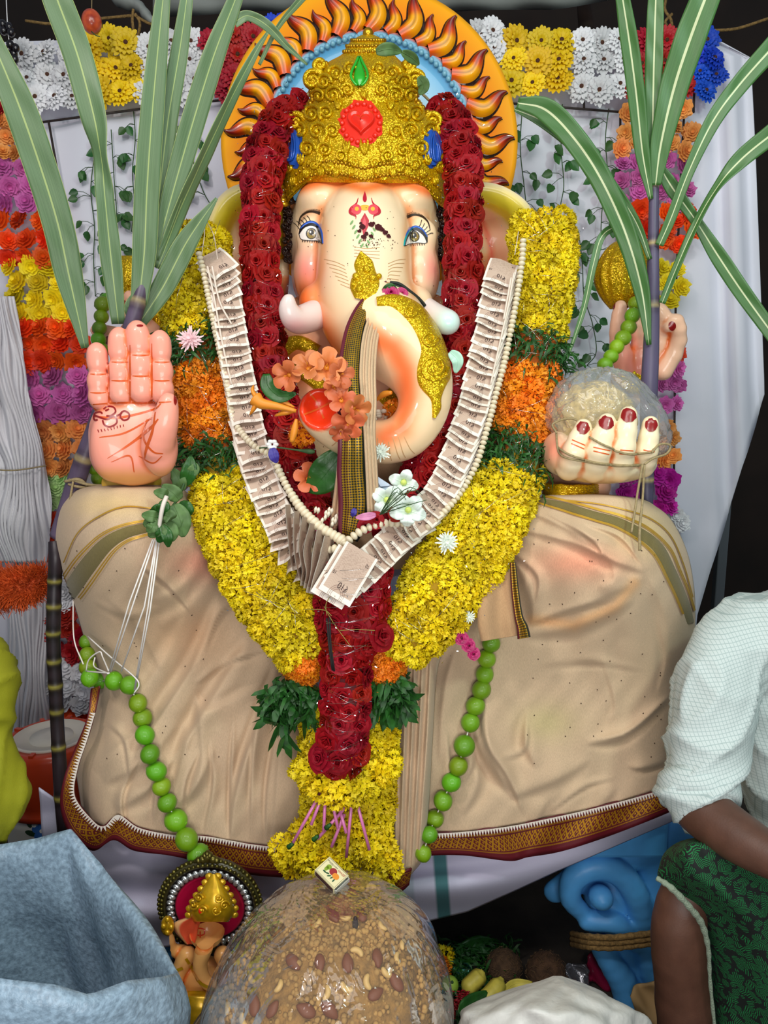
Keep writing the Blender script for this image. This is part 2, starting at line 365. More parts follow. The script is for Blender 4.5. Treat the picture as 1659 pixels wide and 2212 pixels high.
# --- backdrop cloth with hanging pleats toward its free edge
ys = np.linspace(92, 1960, 60); us = np.linspace(0, 1, 150)
re = np.interp(ys, [92, 120, 320, 850, 1330, 1960], [1560, 1622, 1632, 1652, 1505, 1440]); lx = np.interp(ys, [92, 1960], [-190, -120])
PX = lx[:, None] + (re - lx)[:, None] * us[None]; PY = np.repeat(ys[:, None], 150, 1)
PY = PY - 6 * np.sin(PX / 170) * sstep(300, 92, PY)
Yc = 2.5 + .006 * np.sin(PX / 47) + .004 * np.sin(PX / 19 + PY / 300) + .030 * np.sin((PX - .03 * PY) / 11.5) * sstep(1505, 1580, PX) - .012 * sstep(1560, 1640, PX) + .02 * np.exp(-((PX - 1200) / 300) ** 2)
b = MB(); b.grid(at(PX, PY, Yc)); o = b.build('wall_backdrop', m_cloth, solid=.003); struct(o)
wf = thing('wire_frame', 'thin rusty iron wire frame fixed on the white backdrop', 'frame', at(830, 300, 2.46))
for (c0, c1) in (((105, 262), (172, 640)), ((60, 268), (330, 232)), ((330, 232), (520, 212)), ((1085, 222), (1340, 242)), ((1260, 190), (1262, 238)), ((1340, 242), (1338, 620)), ((1440, 235), (1500, 242)), ((1478, 240), (1460, 620)), ((1460, 620), (1455, 1100)), ((1500, 190), (1498, 242))):
    P = np.array([c0, c1], float); b = MB(); b.tube(at(P[:, 0], P[:, 1], 2.462), .0035, 6); b.build('wire', m_iron, wf)
# --- canopy sheet and ropes above
xs = np.linspace(700, 1345, 80); lo = np.interp(xs, [700, 1000, 1200, 1345], [24, 27, 18, -4]) + 3 * np.sin(xs / 60)
G = np.stack([at(xs, lo - k * 22, 2.62 + .05 * (k - 3) ** 2 / 9 + .01 * np.sin(xs / 25 + k)) for k in range(7)], 0)
b = MB(); b.grid(G); xs = np.linspace(330, 705, 50); lo = np.interp(xs, [330, 420, 560, 705], [38, 34, 24, 24])
b.grid(np.stack([at(xs, lo - k * 22, 2.62 + .05 * (k - 3) ** 2 / 9 + .01 * np.sin(xs / 25 + k)) for k in range(7)], 0))
o = b.build('canopy_sheet', m_tarp, solid=.004); tag(o, 'grey canopy tarpaulin edge hanging above the flame halo', 'tarpaulin')
p, r = pxpath([(236, -20, 2.6, 18), (262, 2, 2.6, 22), (300, 14, 2.6, 18), (322, 40, 2.6, 16), (345, 60, 2.6, 5)], 20)
b = MB(); b.tube(p, r * (1 + .12 * np.sin(np.arange(20) * 2.1)), 12, flat=.6); tag(b.build('tarpaulin_bunch', m_tarp), 'bunched grey tarpaulin corner tied with rope at the top', 'tarpaulin')
for nm, lab, segs in (('coir_rope', 'brown rope tied round the bunched tarpaulin corner', [[(55, 45), (120, 52), (200, 42), (290, 33)], [(288, 20), (286, 45), (290, 75)], [(292, 30), (302, 50), (298, 78)], [(290, 33), (325, 52), (350, 55)]]),
                      ('coir_rope', 'brown rope knotted on the dark post beside the red gerberas', [[(1440, -10), (1436, 20), (1448, 40), (1452, 58)], [(1452, 30), (1438, 45), (1440, 56)]]),
                      ('coir_rope', 'thin pale rope trailing along the dark wall right of the blue flowers', [[(1530, 66), (1590, 62), (1660, 40)]])):
    b = MB()
    for s in segs: p, r = pxpath([(x, y, 2.58, 3.2) for x, y in s], 16); b.tube(p, r, 6)
    tag(b.build(nm, m_rope), lab, 'rope')
b = MB(); p, r = pxpath([(1262, 0, 2.9, 16), (1270, 120, 2.9, 16)], 4); b.tube(p, r, 10); tag(b.build('wooden_post', mat('old wood', (62, 42, 28), .8, vary=.4)), 'dark wooden post behind the white gerberas', 'post')
b = MB(); b.box((1.25, 2.78, 1.1), (.035, .035, 2.2)); tag(b.build('steel_post', mat('steel post', (120, 126, 130), .4, .6), smooth=False, bevel=.004), 'slim grey steel post standing behind the seated man', 'post')
# ================================================================ flowers on the backdrop
def gerbera_mesh(nm, col, mats):
    b = MB()
    for n, L, z0, zt, wd in ((20, 1.0, .05, .10, .150), (18, .78, .12, .26, .145), (13, .50, .20, .34, .12)):
        for k in range(n):
            a = 2 * math.pi * (k + .5 * (n == 18) + rng.uniform(-.2, .2)) / n; l = L * rng.uniform(.88, 1.05); c, s = math.cos(a), math.sin(a); V = []
            for r_, z, w in ((.12, z0, .35), (.5, z0 + .5 * zt, .95), (.85, z0 + zt * .9, .9), (1, z0 + zt * .55, .3)):
                for q in (-1, 0, 1):
                    x = r_ * l; y = q * wd * w; V.append((x * c - y * s, x * s + y * c, z + (.03 if q else 0) + .03 * math.sin(k * 3)))
            b.add(V, [(i * 3 + j, (i + 1) * 3 + j, (i + 1) * 3 + j + 1, i * 3 + j + 1) for i in range(3) for j in range(2)])
    return b.mesh(nm, mats)
def flower_centre():
    b = MB(); b.ball((0, 0, .26), (.15, .15, .10), 10, 6)
    for k in range(14): a = k * 2 * math.pi / 14; b.ball((.15 * math.cos(a), .15 * math.sin(a), .27), .032, 5, 4, 1)
    return b.mesh('flower_centre', [mat('gerbera eye', (70, 34, 14), .8), mat('gerbera pollen', (206, 170, 40), .8)])
gc = flower_centre()
pet = {k: mat(k + ' petal', c, .6, hue=.008, sub=0) for k, c in dict(white=(232, 233, 236), yellow=(246, 205, 4), red=(176, 12, 22), blue=(8, 66, 205), peach=(240, 158, 82), pink=(212, 104, 178), orange=(246, 78, 8), magenta=(206, 34, 170), lime=(190, 226, 152), lemon=(244, 218, 20)).items()}
gm = {k: [gerbera_mesh('gerbera', k, pet[k]) for _ in range(3)] for k in ('white', 'yellow', 'red', 'blue')}
ORD = ['first', 'second', 'third', 'fourth', 'fifth', 'sixth', 'seventh', 'eighth']
def rows_of(pts, gap):
    pts = sorted(pts, key=lambda p: p[1]); rows = [[pts[0]]]
    for p in pts[1:]:
        if p[1] - np.mean([q[1] for q in rows[-1]]) > gap: rows.append([])
        rows[-1].append(p)
    return [sorted(r) for r in rows]
def rowname(i, n): return 'only row' if n == 1 else 'top row' if i == 0 else 'bottom row' if i == n - 1 else 'middle row' if n == 3 else ORD[i] + ' row'
def gerberas(col, where, pts, sc=34):
    rw = rows_of(pts, 26)
    for i, row in enumerate(rw):
        for j, (x, y) in enumerate(row):
            t = thing('gerbera', f'{col} gerbera {where}, {rowname(i, len(rw))}, {ORD[j]} from left', 'flower', at(x, y, 2.455 - rng.uniform(0, .02)), f'{col} gerberas {where}')
            t.rotation_mode = 'QUATERNION'; t.rotation_quaternion = look((rng.uniform(-.35, .35), -1, rng.uniform(-.2, .5)), rng.uniform(0, 6)); s = sc * rng.uniform(.9, 1.08) * mpp(y, 2.45); t.scale = (s, s, s)
            for nm, me in (('petals', gm[col][(i + j) % 3]), ('flower_centre', gc)):
                o = bpy.data.objects.new(nm, me); COL.objects.link(o); o.parent = t
gerberas('white', 'at far left', [(52, 120), (100, 118), (60, 172), (103, 162), (78, 212), (123, 212), (143, 165), (158, 214), (20, 130), (150, 118)])
gerberas('yellow', 'left of halo', [(197, 103), (240, 85), (272, 95), (203, 152), (250, 152), (287, 147), (263, 202), (218, 200), (300, 190)])
gerberas('white', 'between yellow and red blocks', [(322, 105), (370, 95), (413, 92), (328, 152), (372, 137), (412, 130), (355, 187), (420, 172), (388, 196), (320, 200)])
gerberas('red', 'beside the halo', [(455, 92), (500, 74), (548, 82), (475, 120), (513, 120), (550, 130), (472, 168), (508, 168), (492, 198)])
gerberas('blue', 'behind the halo edge', [(588, 55), (615, 52), (605, 82)], 26)
gerberas('white', 'right beside halo', [(1035, 78), (1068, 105), (1062, 70)])
gerberas('yellow', 'right of halo', [(1112, 90), (1168, 90), (1212, 93), (1110, 130), (1161, 134), (1208, 134), (1103, 178), (1151, 182), (1204, 176)])
gerberas('white', 'right of yellow block', [(1258, 90), (1297, 94), (1335, 90), (1260, 134), (1303, 135), (1345, 132), (1257, 188), (1295, 197), (1338, 185)])
gerberas('red', 'behind right sugarcane leaves', [(1395, 95), (1440, 88), (1385, 140), (1432, 135), (1372, 195), (1420, 190), (1475, 182)])
gerberas('blue', 'at right end', [(1525, 88), (1503, 120), (1540, 128), (1512, 158), (1545, 165), (1522, 198)], 30)
def carnation_mesh(mats, frill=.22):
    b = MB()
    for L, (r0, z0, z1) in enumerate(((1.0, .0, .18), (.86, .12, .38), (.66, .22, .55), (.44, .3, .68), (.24, .36, .74))):
        n, m = 30 - 4 * L, 4; ph = rng.uniform(0, 6, 4); P = np.zeros((m, n, 3))
        for i in range(m):
            u = (i + .3) / (m - .7)
            for j in range(n):
                a = 2 * math.pi * j / n; f = math.sin(a * 5 + ph[0]) * .5 + math.sin(a * 9 + ph[1]) * .5; g = math.sin(a * 13 + ph[2])
                r = r0 * u * (1 + frill * .8 * f * u); P[i, j] = (r * math.cos(a), r * math.sin(a), z0 + (z1 - z0) * u ** 1.5 + frill * u * u * (.55 * f + .45 * g) * r0)
        b.grid(P, closeu=True)
    return b.mesh('carnation', mats)
cm = {k: [carnation_mesh(pet[k]) for _ in range(2)] for k in ('peach', 'pink', 'orange', 'lemon', 'magenta', 'lime', 'white', 'red')}
cname = dict(lemon='yellow', lime='pale green')
def carnations(col, where, pts, r=21, Y=2.45):
    rw = rows_of(pts, 18); nm = cname.get(col, col)
    for i, row in enumerate(rw):
        for j, (x, y) in enumerate(row):
            o = inst('carnation', cm[col][(i + j) % 2], None, at(x, y, Y - rng.uniform(0, .02)), look((rng.uniform(-.6, .6), -1, rng.uniform(-.3, .6)), rng.uniform(0, 6)), r * rng.uniform(.88, 1.15) * mpp(y, Y))
            tag(o, f'{nm} cloth carnation {where}, {rowname(i, len(rw))}, {ORD[j]} from left', 'flower', f'{nm} carnations {where}')
def fill(x0, y0, x1, y1, sp=36, sl=0.0):
    out = []; ny = max(1, round((y1 - y0) / sp)); nx = max(1, round((x1 - x0) / sp))
    for i in range(ny):
        for j in range(nx):
            y = y0 + (i + .5) * (y1 - y0) / ny; out.append((x0 + (j + .5 + .25 * (i % 2) - .12) * (x1 - x0) / nx + sl * (y - y0) + rng.uniform(-4, 4), y + rng.uniform(-3, 3)))
    return out
carnations('red', 'at left edge above peach ones', [(2, 238)], 18)
carnations('peach', 'in upper left strip', fill(-10, 248, 40, 345, 32, .1), 19)
carnations('pink', 'in upper left strip', fill(-15, 345, 78, 458, 38, .08), 23)
carnations('orange', 'in upper left strip', fill(-10, 455, 108, 580, 38, .1), 23)
carnations('lemon', 'in left strip', fill(8, 562, 140, 695, 38, .08), 24)
carnations('orange', 'in left strip beside the palm', fill(38, 688, 180, 800, 38, .05), 23)
carnations('pink', 'in left strip beside the palm', fill(52, 792, 196, 912, 42, .06), 27)
carnations('peach', 'in left strip behind the cane', fill(82, 912, 192, 1030, 36, .05), 23)
carnations('lime', 'above the left knee cloth', fill(100, 1020, 152, 1098, 30), 21)
carnations('orange', 'beside the left knee cloth', [(118, 1122), (118, 1155), (116, 1205)], 19)
carnations('white', 'beside the dark cane', [(104, 1255), (146, 1275), (108, 1295), (138, 1305)], 22)
carnations('red', 'beside the dark cane', [(104, 1330), (140, 1330), (112, 1365), (150, 1360), (178, 1375), (120, 1405), (160, 1410), (185, 1405)], 24)
carnations('white', 'beside lowest part of the dark cane', [(140, 1440), (178, 1450), (108, 1480), (148, 1480), (190, 1490), (140, 1515), (178, 1520)], 25)
carnations('orange', 'just above the water jug', [(112, 1560), (150, 1558), (178, 1555), (188, 1570)], 22)
carnations('peach', 'in upper right strip', [(1354, 245), (1352, 288), (1342, 322), (1475, 235), (1456, 275), (1496, 288), (1484, 285), (1450, 310), (1478, 328), (1375, 315)], 19)
carnations('pink', 'in upper right strip', [(1345, 355), (1342, 392), (1376, 350), (1442, 345), (1475, 360), (1382, 382), (1383, 415), (1430, 410), (1450, 395), (1484, 410), (1340, 435), (1460, 440)], 20)
carnations('orange', 'in upper right strip', [(1382, 455), (1440, 460), (1485, 465), (1458, 478), (1355, 490), (1390, 495), (1492, 500), (1435, 520), (1466, 528), (1440, 500)], 22)
carnations('lemon', 'behind right sugarcane stalk', [(1428, 580), (1462, 582), (1440, 610), (1470, 620), (1445, 650)], 19)
carnations('orange', 'under the right rear hand', [(1462, 762)], 20)
carnations('pink', 'in lower right strip', [(1432, 790), (1462, 795), (1428, 830), (1455, 825), (1468, 832), (1436, 875), (1460, 872)], 18)
carnations('peach', 'in lower right strip', [(1440, 925), (1452, 945), (1428, 960), (1454, 985), (1432, 995)], 19)
carnations('magenta', 'above the right knee cloth', [(1352, 1030), (1378, 1015), (1420, 1025), (1446, 1035), (1350, 1065), (1385, 1060), (1436, 1065), (1446, 1095), (1425, 1098), (1395, 1095)], 22)
carnations('white', 'above the right knee cloth edge', [(1458, 1112), (1470, 1130)], 18)
# ================================================================ hanging vines
m_leaf = mat('ivy leaf', (46, 98, 40), .45, hue=.02); m_stem = mat('vine stem', (52, 84, 44), .7)
def leaf_mesh(nm, m, L=1.0, W=.8, pts=((0, 0), (.12, .62), (.35, 1), (.62, .85), (.85, .4), (1, 0)), cup=.12):
    b = MB(); P = np.array([[(L * u, W * .5 * h * q, cup * (q * q * h - u * u) + .05 * math.sin(u * 7) * abs(q)) for q in (-1, -.5, 0, .5, 1)] for u, h in pts]); b.grid(P); return b.mesh(nm, m)
lm = leaf_mesh('leaf', m_leaf)
vines = [('left vine behind the spread cane leaves', [(240, 280), (246, 380), (252, 470), (245, 520)]), ('vine hanging just right of long cane leaf', [(288, 235), (292, 300), (286, 370), (290, 440), (284, 500)]), ('vine hanging left above the limes', [(205, 330), (196, 410), (204, 490), (202, 560), (206, 640)]),
         ('short vine above the left ear', [(402, 225), (410, 300), (420, 360)]), ('vine beside the yellow left ear rim', [(430, 390), (442, 420), (460, 450)]), ('vine hanging beside the halo edge', [(1128, 235), (1124, 320), (1132, 400), (1140, 470)]), ('second vine right of halo', [(1215, 225), (1212, 320), (1218, 400), (1210, 470), (1240, 560)]),
         ('third vine right of halo', [(1315, 235), (1308, 300), (1312, 380), (1300, 460), (1298, 540)]), ('vine between yellow garland and gold conch', [(1250, 500), (1258, 570), (1262, 640), (1280, 700), (1288, 760), (1268, 790)]), ('vine end behind the wrapped sweet', [(1318, 1075), (1312, 1110)])]
for lab, P in vines:
    t = thing('ivy_vine', 'green artificial ' + lab, 'vine', at(*P[0], 2.47), 'ivy vines on the backdrop'); S = spline(P, 40); pts = at(S[:, 0], S[:, 1], 2.478)
    b = MB(); b.tube(pts, .0016, 5)
    q = resample(pts, .042)[1:]; L = []
    for k, p in enumerate(q):
        sd = 1 if k % 2 else -1
        for e in (0, 1):
            e_ = p + np.array([sd * rng.uniform(.018, .042), -.012, rng.uniform(-.03, .012)]); b.tube([p, (p + e_) / 2 + (0, -.006, .004), e_], .0009, 4); L.append((e_, sd))
    b.build('vine_stem', m_stem, t)
    for e_, sd in L: inst('leaf', lm, t, e_, look((rng.uniform(-.5, .5), -1, rng.uniform(-.1, .6)), rng.uniform(-1, 1) + (-1.2 if sd > 0 else -1.9)), rng.uniform(.028, .040))
# ================================================================ gathered side curtain at far left
m_drape = mat('thin white drape', (226, 226, 230), .5, vary=.12, vscale=5, bump=.3, bscale=14)
def pleated(nm, lab, rows, Y, n=120, k=11, amp=.016, m=m_drape):
    rows = np.array(rows, float); S = spline(rows, 80); P = []
    for y, a, c in S:
        x = np.linspace(a, c, n); u = np.linspace(0, 1, n); e = mpp(y, Y) * (c - a) / k * .35
        wv = u + .05 * np.sin(y / 70 + u * 6) + .03 * np.sin(y / 31 - u * 9); P.append(at(x, np.full(n, y), Y + .62 * min(amp, e * 2.2) * (.8 * np.sin(wv * k * 1.3 * math.pi + y / 160) * (1 + .6 * np.sin(u * 9 + y / 90)) + .5 * np.sin(wv * k * 3.1 * math.pi - y / 75) + .35 * np.sin(y / 26 + u * 8 + 2 * np.sin(u * 5))) - .05 * np.sin(u * math.pi)))
    b = MB(); b.grid(np.array(P)); o = b.build(nm, m, solid=.002); tag(o, lab, 'curtain'); return o
pleated('side_curtain', 'crumpled white side curtain gathered beside the pink carnations', [(640, -60, 30), (720, -60, 45), (850, -60, 62), (960, -50, 90), (1010, -40, 98), (1080, -60, 112), (1150, -50, 108), (1215, -10, 100)], 2.36)
pleated('side_curtain', 'lower white side curtain falling behind the water jug', [(1215, 20, 110), (1300, 15, 105), (1420, 20, 100), (1600, 0, 110)], 2.42, k=7)
p, r = pxpath([(-40, 1012, 2.29, 1.6), (30, 1016, 2.28, 1.6), (100, 1006, 2.33, 1.6)], 12); b = MB(); b.tube(p, r, 6); tag(b.build('curtain_tie', m_twine), 'twine tied across the gathered white side curtain', 'twine')
# ================================================================ hanging fruit
t = thing('hanging_fruit', 'speckled orange red fruit hanging on a string above yellow gerberas', 'fruit', at(198, 48, 2.3)); b = MB(); b.ball(at(198, 47, 2.3), (.027, .027, .032), 20, 14); b.build('fruit', mat('fruit skin', (214, 92, 48), .3, vscale=40, second=(150, 40, 20), coat=.4), t)
b = MB(); p, r = pxpath([(199, -40, 2.3, 1), (198, 24, 2.3, 1)], 3); b.tube(p, r, 5); b.build('string', m_twine, t); b = MB(); p, r = pxpath([(196, 66, 2.29, 1.2), (206, 76, 2.28, 1.2), (216, 79, 2.28, 1)], 6); b.tube(p, r, 5); b.build('stalk', m_stem, t)
t = thing('grape_bunch', 'black grapes hanging on a white thread at top left', 'grapes', at(25, 90, 2.3)); b = MB()
p, r = pxpath([(12, -40, 2.3, 1), (17, 70, 2.3, 1.2), (24, 110, 2.3, 1)], 5); b.tube(p, r, 5); b.build('string', m_drape, t)
b = MB(); b.ball((0, 0, 0), (.0105, .0105, .012), 12, 8); gme = b.mesh('grape', mat('black grape', (18, 14, 20), .25, coat=.4))
for x, y in ((6, 52), (20, 58), (8, 66), (24, 70), (22, 96), (34, 104), (18, 108), (30, 116), (22, 120), (32, 128), (26, 136)): inst('grape', gme, t, at(x, y, 2.3 - rng.uniform(0, .015)))
# ================================================================ the idol
m_gold = glitter('gold glitter', (230, 194, 10), 560, .85, .3, .55, (196, 150, 6))
m_goldp = mat('gold paint', (206, 158, 30), .3, .75, vary=.35, vscale=60, bump=.3, bscale=120)
m_skin = mat('painted plaster', (255, 255, 255), .34, attr=True, coat=.35, spec=.3)
m_redj = mat('red enamel', (226, 40, 18), .3, coat=.4); m_bluej = mat('blue enamel', (28, 82, 176), .3, .2, coat=.4); m_greenj = mat('green enamel', (40, 170, 40), .25, coat=.5)
m_nail = mat('dark red nail paint', (140, 16, 16), .3, coat=.3); m_tilak = mat('crimson paint', (182, 20, 44), .4); m_hot = mat('pink paint', (236, 72, 84), .4)
m_black = mat('black paint', (22, 16, 16), .4); m_powder = mat('dark kumkum powder', (66, 8, 16), .95)
m_lgreen = mat('pale green paint', (116, 160, 96), .5); m_orange = mat('orange paint', (224, 96, 34), .3)
idol = thing('elephant_headed_idol', 'large painted elephant-headed idol seated under garlands before a flame halo', 'idol', (0, 1.85, .5))
CREAM = np.array([244, 214, 172.]); ORG = np.array([236, 104, 40.]); PINK = np.array([250, 140, 130.])
def blend(c, d, w): w = np.clip(w, 0, 1)[:, None]; return c * (1 - w) + np.asarray(d, float) * w
def g2(x, y, cx, cy, sx, sy=None): return np.exp(-((x - cx) / sx) ** 2 - ((y - cy) / (sy or sx)) ** 2)
def bounds(P, pad): P = np.asarray(P); return P.min(0) - pad, P.max(0) + pad
def relief(mb, b, P, th, wpx=10, m=7, n=40, mat=0, col=None, Y=1.6, base=.0005):
    P = [tuple(p) + ((wpx,) if len(p) == 2 else ()) for p in P]; S = spline(P, n); D = unit(np.gradient(S[:, :2], axis=0)); G = []
    for (x, y, wd), (dx, dy) in zip(S, D):
        row = []
        for q in np.linspace(-1, 1, m): row.append(seat(b, x - dy * wd / 2 * q, y + dx * wd / 2 * q, base + th * math.sqrt(max(0, 1 - q * q)) - (.003 if abs(q) == 1 else 0), Y)[0])
        G.append(row)
    mb.grid(np.array(G), mat, col); return mb
# ---- halo with flames
hc = at(798, 320, 2.15); hr = 318 * mpp(320, 2.15)
b = MB(); rr = np.array([0, .3, .5, .6, .655, .69, .72, .97, 1.0, 1.0, .97]); yy = np.array([-.012, -.014, -.018, -.018, -.02, -.03, -.02, -.02, -.016, .016, .02]); n = 96; a = np.arange(n) * 2 * math.pi / n
C = [np.array(c, float) for c in ((225, 240, 250), (205, 232, 248), (150, 206, 236), (100, 178, 222), (70, 150, 200), (90, 160, 190), (238, 96, 20), (250, 170, 10), (250, 172, 8), (240, 160, 5), (200, 130, 10))]
P = np.array([[hc + (r * hr * math.cos(t), y, r * hr * math.sin(t)) for t in a] for r, y in zip(rr, yy)]); b.grid(P, 0, lin(np.repeat(np.array(C)[:, None], n, 1)), closeu=True); halo = b.build('halo', m_skin, idol)
b = MB()
for k in range(104):
    t = k * 2 * math.pi / 104
    if -.5 < math.sin(t): b.ball(hc + (.668 * hr * math.cos(t), -.026, .668 * hr * math.sin(t)), .0075, 8, 5)
b.build('bead_ring', mat('pale blue beads', (120, 178, 202), .3, coat=.4), halo, kind='stuff')
def flame_mesh(nm):
    n, m = 26, 9; t = np.linspace(0, 1, n); x = .13 * np.sin(t * 5.6 - .5) + .16 * t; y = t; cx = np.stack([x, y], 1); T = unit(np.gradient(cx, axis=0)); wd = .205 * (1 - t ** 2.2) ** .75 * (1 - .25 * np.exp(-((t - .0) / .2) ** 2)) + .012
    b = MB()
    for sc, z0, hgt, mi in ((1.28, .0, .05, 1), (1.0, .03, .15, 0)):
        G = []; K = []
        for i in range(n):
            for q in np.linspace(-1, 1, m):
                w_ = wd[i] * sc; p = cx[i] + np.array([-T[i][1], T[i][0]]) * w_ * q + (T[i] * .04 if sc > 1 and i == n - 1 else 0)
                gr = .035 * abs(math.sin(q * 4.7)) if mi == 0 else .012 * math.sin(i * 2.3 + q * 9)
                G.append((p[0], p[1], z0 + hgt * math.sqrt(max(0, 1 - q * q)) * (1 - .4 * t[i]) + gr * (1 - abs(q) ** 4)))
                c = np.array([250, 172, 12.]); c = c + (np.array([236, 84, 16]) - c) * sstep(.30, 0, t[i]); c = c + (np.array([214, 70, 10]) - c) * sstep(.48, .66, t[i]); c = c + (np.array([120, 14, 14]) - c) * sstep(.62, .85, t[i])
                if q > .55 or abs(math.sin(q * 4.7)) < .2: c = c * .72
                K.append(lin(c) if mi == 0 else lin((44, 26, 22)))
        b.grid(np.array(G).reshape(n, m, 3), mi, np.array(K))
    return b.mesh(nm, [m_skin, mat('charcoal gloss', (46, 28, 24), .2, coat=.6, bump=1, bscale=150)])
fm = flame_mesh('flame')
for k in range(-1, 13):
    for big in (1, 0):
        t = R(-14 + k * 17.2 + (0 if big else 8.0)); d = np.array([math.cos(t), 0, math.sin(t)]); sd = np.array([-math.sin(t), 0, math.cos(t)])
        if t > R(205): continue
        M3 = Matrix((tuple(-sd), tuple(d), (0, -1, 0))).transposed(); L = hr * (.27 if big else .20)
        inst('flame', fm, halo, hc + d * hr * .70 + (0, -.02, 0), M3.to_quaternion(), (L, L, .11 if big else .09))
# ---- ears
def ear(nm, att, rim, sgn):
    n, m = 64, 26; A = spline(att, n); B = spline(rim, n); v = np.linspace(0, 1, n); G = np.zeros((n, m, 3)); K = np.zeros((n, m, 3))
    for j, u in enumerate(np.linspace(0, 1, m)):
        x = A[:, 0] + (B[:, 0] - A[:, 0]) * u; y = A[:, 1] + (B[:, 1] - A[:, 1]) * u
        Y = 1.90 + .10 * math.sin(u * 2.6) - .03 * u ** 6 + .030 * np.sin(v * 21 + u) * math.exp(-(u / .55) ** 2) * sstep(.15, .4, v) + .016 * np.sin(v * 9 + u * 9) * u * (1 - u) * 2 - .03 * math.exp(-((u - .93) / .06) ** 2)
        G[:, j] = at(x, y, Y); c = np.repeat(CREAM[None], n, 0)
        c = blend(c, (250, 150, 90), .75 * (np.sin(v * 21 + u + 1.4) > .1) * math.exp(-(u / .5) ** 2) + 0 * v); c = blend(c, (232, 60, 50), np.exp(-((u - .42 - .12 * np.sin(v * 5)) / .05) ** 2) * .7); c = blend(c, (245, 170, 140), np.exp(-((u - .55 - .12 * np.sin(v * 5)) / .12) ** 2) * .7)
        c = blend(c, (236, 226, 20), np.exp(-((u - .90) / .085) ** 2) * sstep(.75, .55, v)); c = blend(c, (255, 236, 190), np.full(n, 1.0 if u > .965 else 0))
        K[:, j] = lin(c)
    b = MB(); b.grid(G, 0, K); e = b.build(nm, m_skin, idol, solid=.022, off=1 if sgn > 0 else -1)
    return e
ear('ear', [(640, 440), (634, 470), (630, 510), (626, 560), (624, 610), (620, 650), (615, 690), (610, 730)], [(600, 430), (530, 408), (478, 436), (450, 496), (448, 580), (484, 670), (540, 730), (600, 770)], 1)
ear('ear', [(945, 440), (948, 480), (950, 520), (952, 560), (955, 610), (955, 650), (955, 690), (955, 730)], [(985, 425), (1042, 406), (1100, 420), (1142, 455), (1165, 520), (1130, 620), (1075, 720), (1010, 790)], -1)
# ---- head with trunk
trunk = [(790, 470, 1.80, 84), (788, 505, 1.755, 97), (788, 560, 1.735, 100), (787, 620, 1.71, 103), (797, 680, 1.675, 104), (828, 716, 1.635, 99), (868, 752, 1.60, 84), (902, 796, 1.575, 70), (918, 846, 1.56, 58), (910, 896, 1.545, 52), (880, 938, 1.53, 49), (838, 955, 1.515, 46), (792, 952, 1.495, 45), (752, 938, 1.475, 47), (718, 912, 1.455, 50), (694, 888, 1.438, 50)]
tp, tr = pxpath(trunk, 40)
lo, hi = bounds(np.vstack([tp, [at(600, 400, 2.05), at(975, 760, 2.05)]]), .12); S = SDF(lo, hi, .0052)
X = lambda x, y, Y: at(x, y, Y)
S.ell(at(790, 520, 1.885), (.178, .155, .205), .01); S.ell(at(790, 610, 1.88), (.170, .155, .12), .03)
for x in (690, 890): S.ell(at(x, 432, 1.80), (.045, .055, .035), .03); S.ell(at(x + (6 if x < 800 else -6) - (18 if x < 800 else -23), 592, 1.79), (.043, .06, .075), .03); S.ell(at(x - (18 if x < 800 else -23), 507, 1.768), (.032, .024, .034), .02)
S.chain(tp, tr, .013)
S.ell(at(676, 655, 1.70), (.030, .045, .038), .02); S.ell(at(905, 655, 1.70), (.030, .045, .034), .02); S.ell(at(790, 700, 1.86), (.11, .12, .07), .03)
mo = at(686, 876, 1.395); S.ell(mo, (.034, .045, .040), .008, sub=True)
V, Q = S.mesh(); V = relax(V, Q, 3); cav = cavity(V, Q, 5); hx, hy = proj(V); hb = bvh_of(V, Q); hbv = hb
c = np.repeat(CREAM[None], len(V), 0); dt, _ = dpoly(hx, hy, [t[:2] for t in trunk])
c = blend(c, (248, 228, 192), g2(hx, hy, 800, 520, 70, 120) * .8); c = blend(c, PINK, g2(hx, hy, 662, 585, 34, 45) * .85 + g2(hx, hy, 938, 580, 26, 40) * .75)
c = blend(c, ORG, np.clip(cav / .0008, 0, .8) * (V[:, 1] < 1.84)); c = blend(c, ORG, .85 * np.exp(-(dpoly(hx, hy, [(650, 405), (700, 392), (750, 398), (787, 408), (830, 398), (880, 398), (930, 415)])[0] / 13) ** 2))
c = blend(c, ORG, .95 * np.exp(-(dpoly(hx, hy, [(650, 640), (684, 705), (716, 770), (750, 800)])[0] / 36) ** 2)); c = blend(c, (244, 116, 60), .95 * np.exp(-(dpoly(hx, hy, [(800, 725), (850, 752), (876, 800), (880, 860), (866, 925), (830, 945)])[0] / 27) ** 2))
c = blend(c, (236, 130, 60), .40 * np.exp(-(dpoly(hx, hy, [(692, 450), (700, 500), (694, 580), (680, 640)])[0] / 9) ** 2) + .36 * np.exp(-(dpoly(hx, hy, [(884, 450), (878, 500), (882, 580), (893, 640)])[0] / 9) ** 2))
c = blend(c, (240, 60, 20), sstep(1.0, .86, np.linalg.norm((V - mo) / (.046, .075, .052), axis=1))); c = blend(c, ORG, .5 * sstep(.0, 30, hy - 930) * (hx < 760) * 0)
b = MB(); b.add(V, Q, 0, lin(np.clip(c, 0, 255))); head = b.build('head', m_skin, idol)
b = MB()
for P in ([(668, 848), (686, 872), (700, 905)], [(655, 896), (686, 884), (716, 868)]): stroke(b, hb, P, 4, .001, 0)
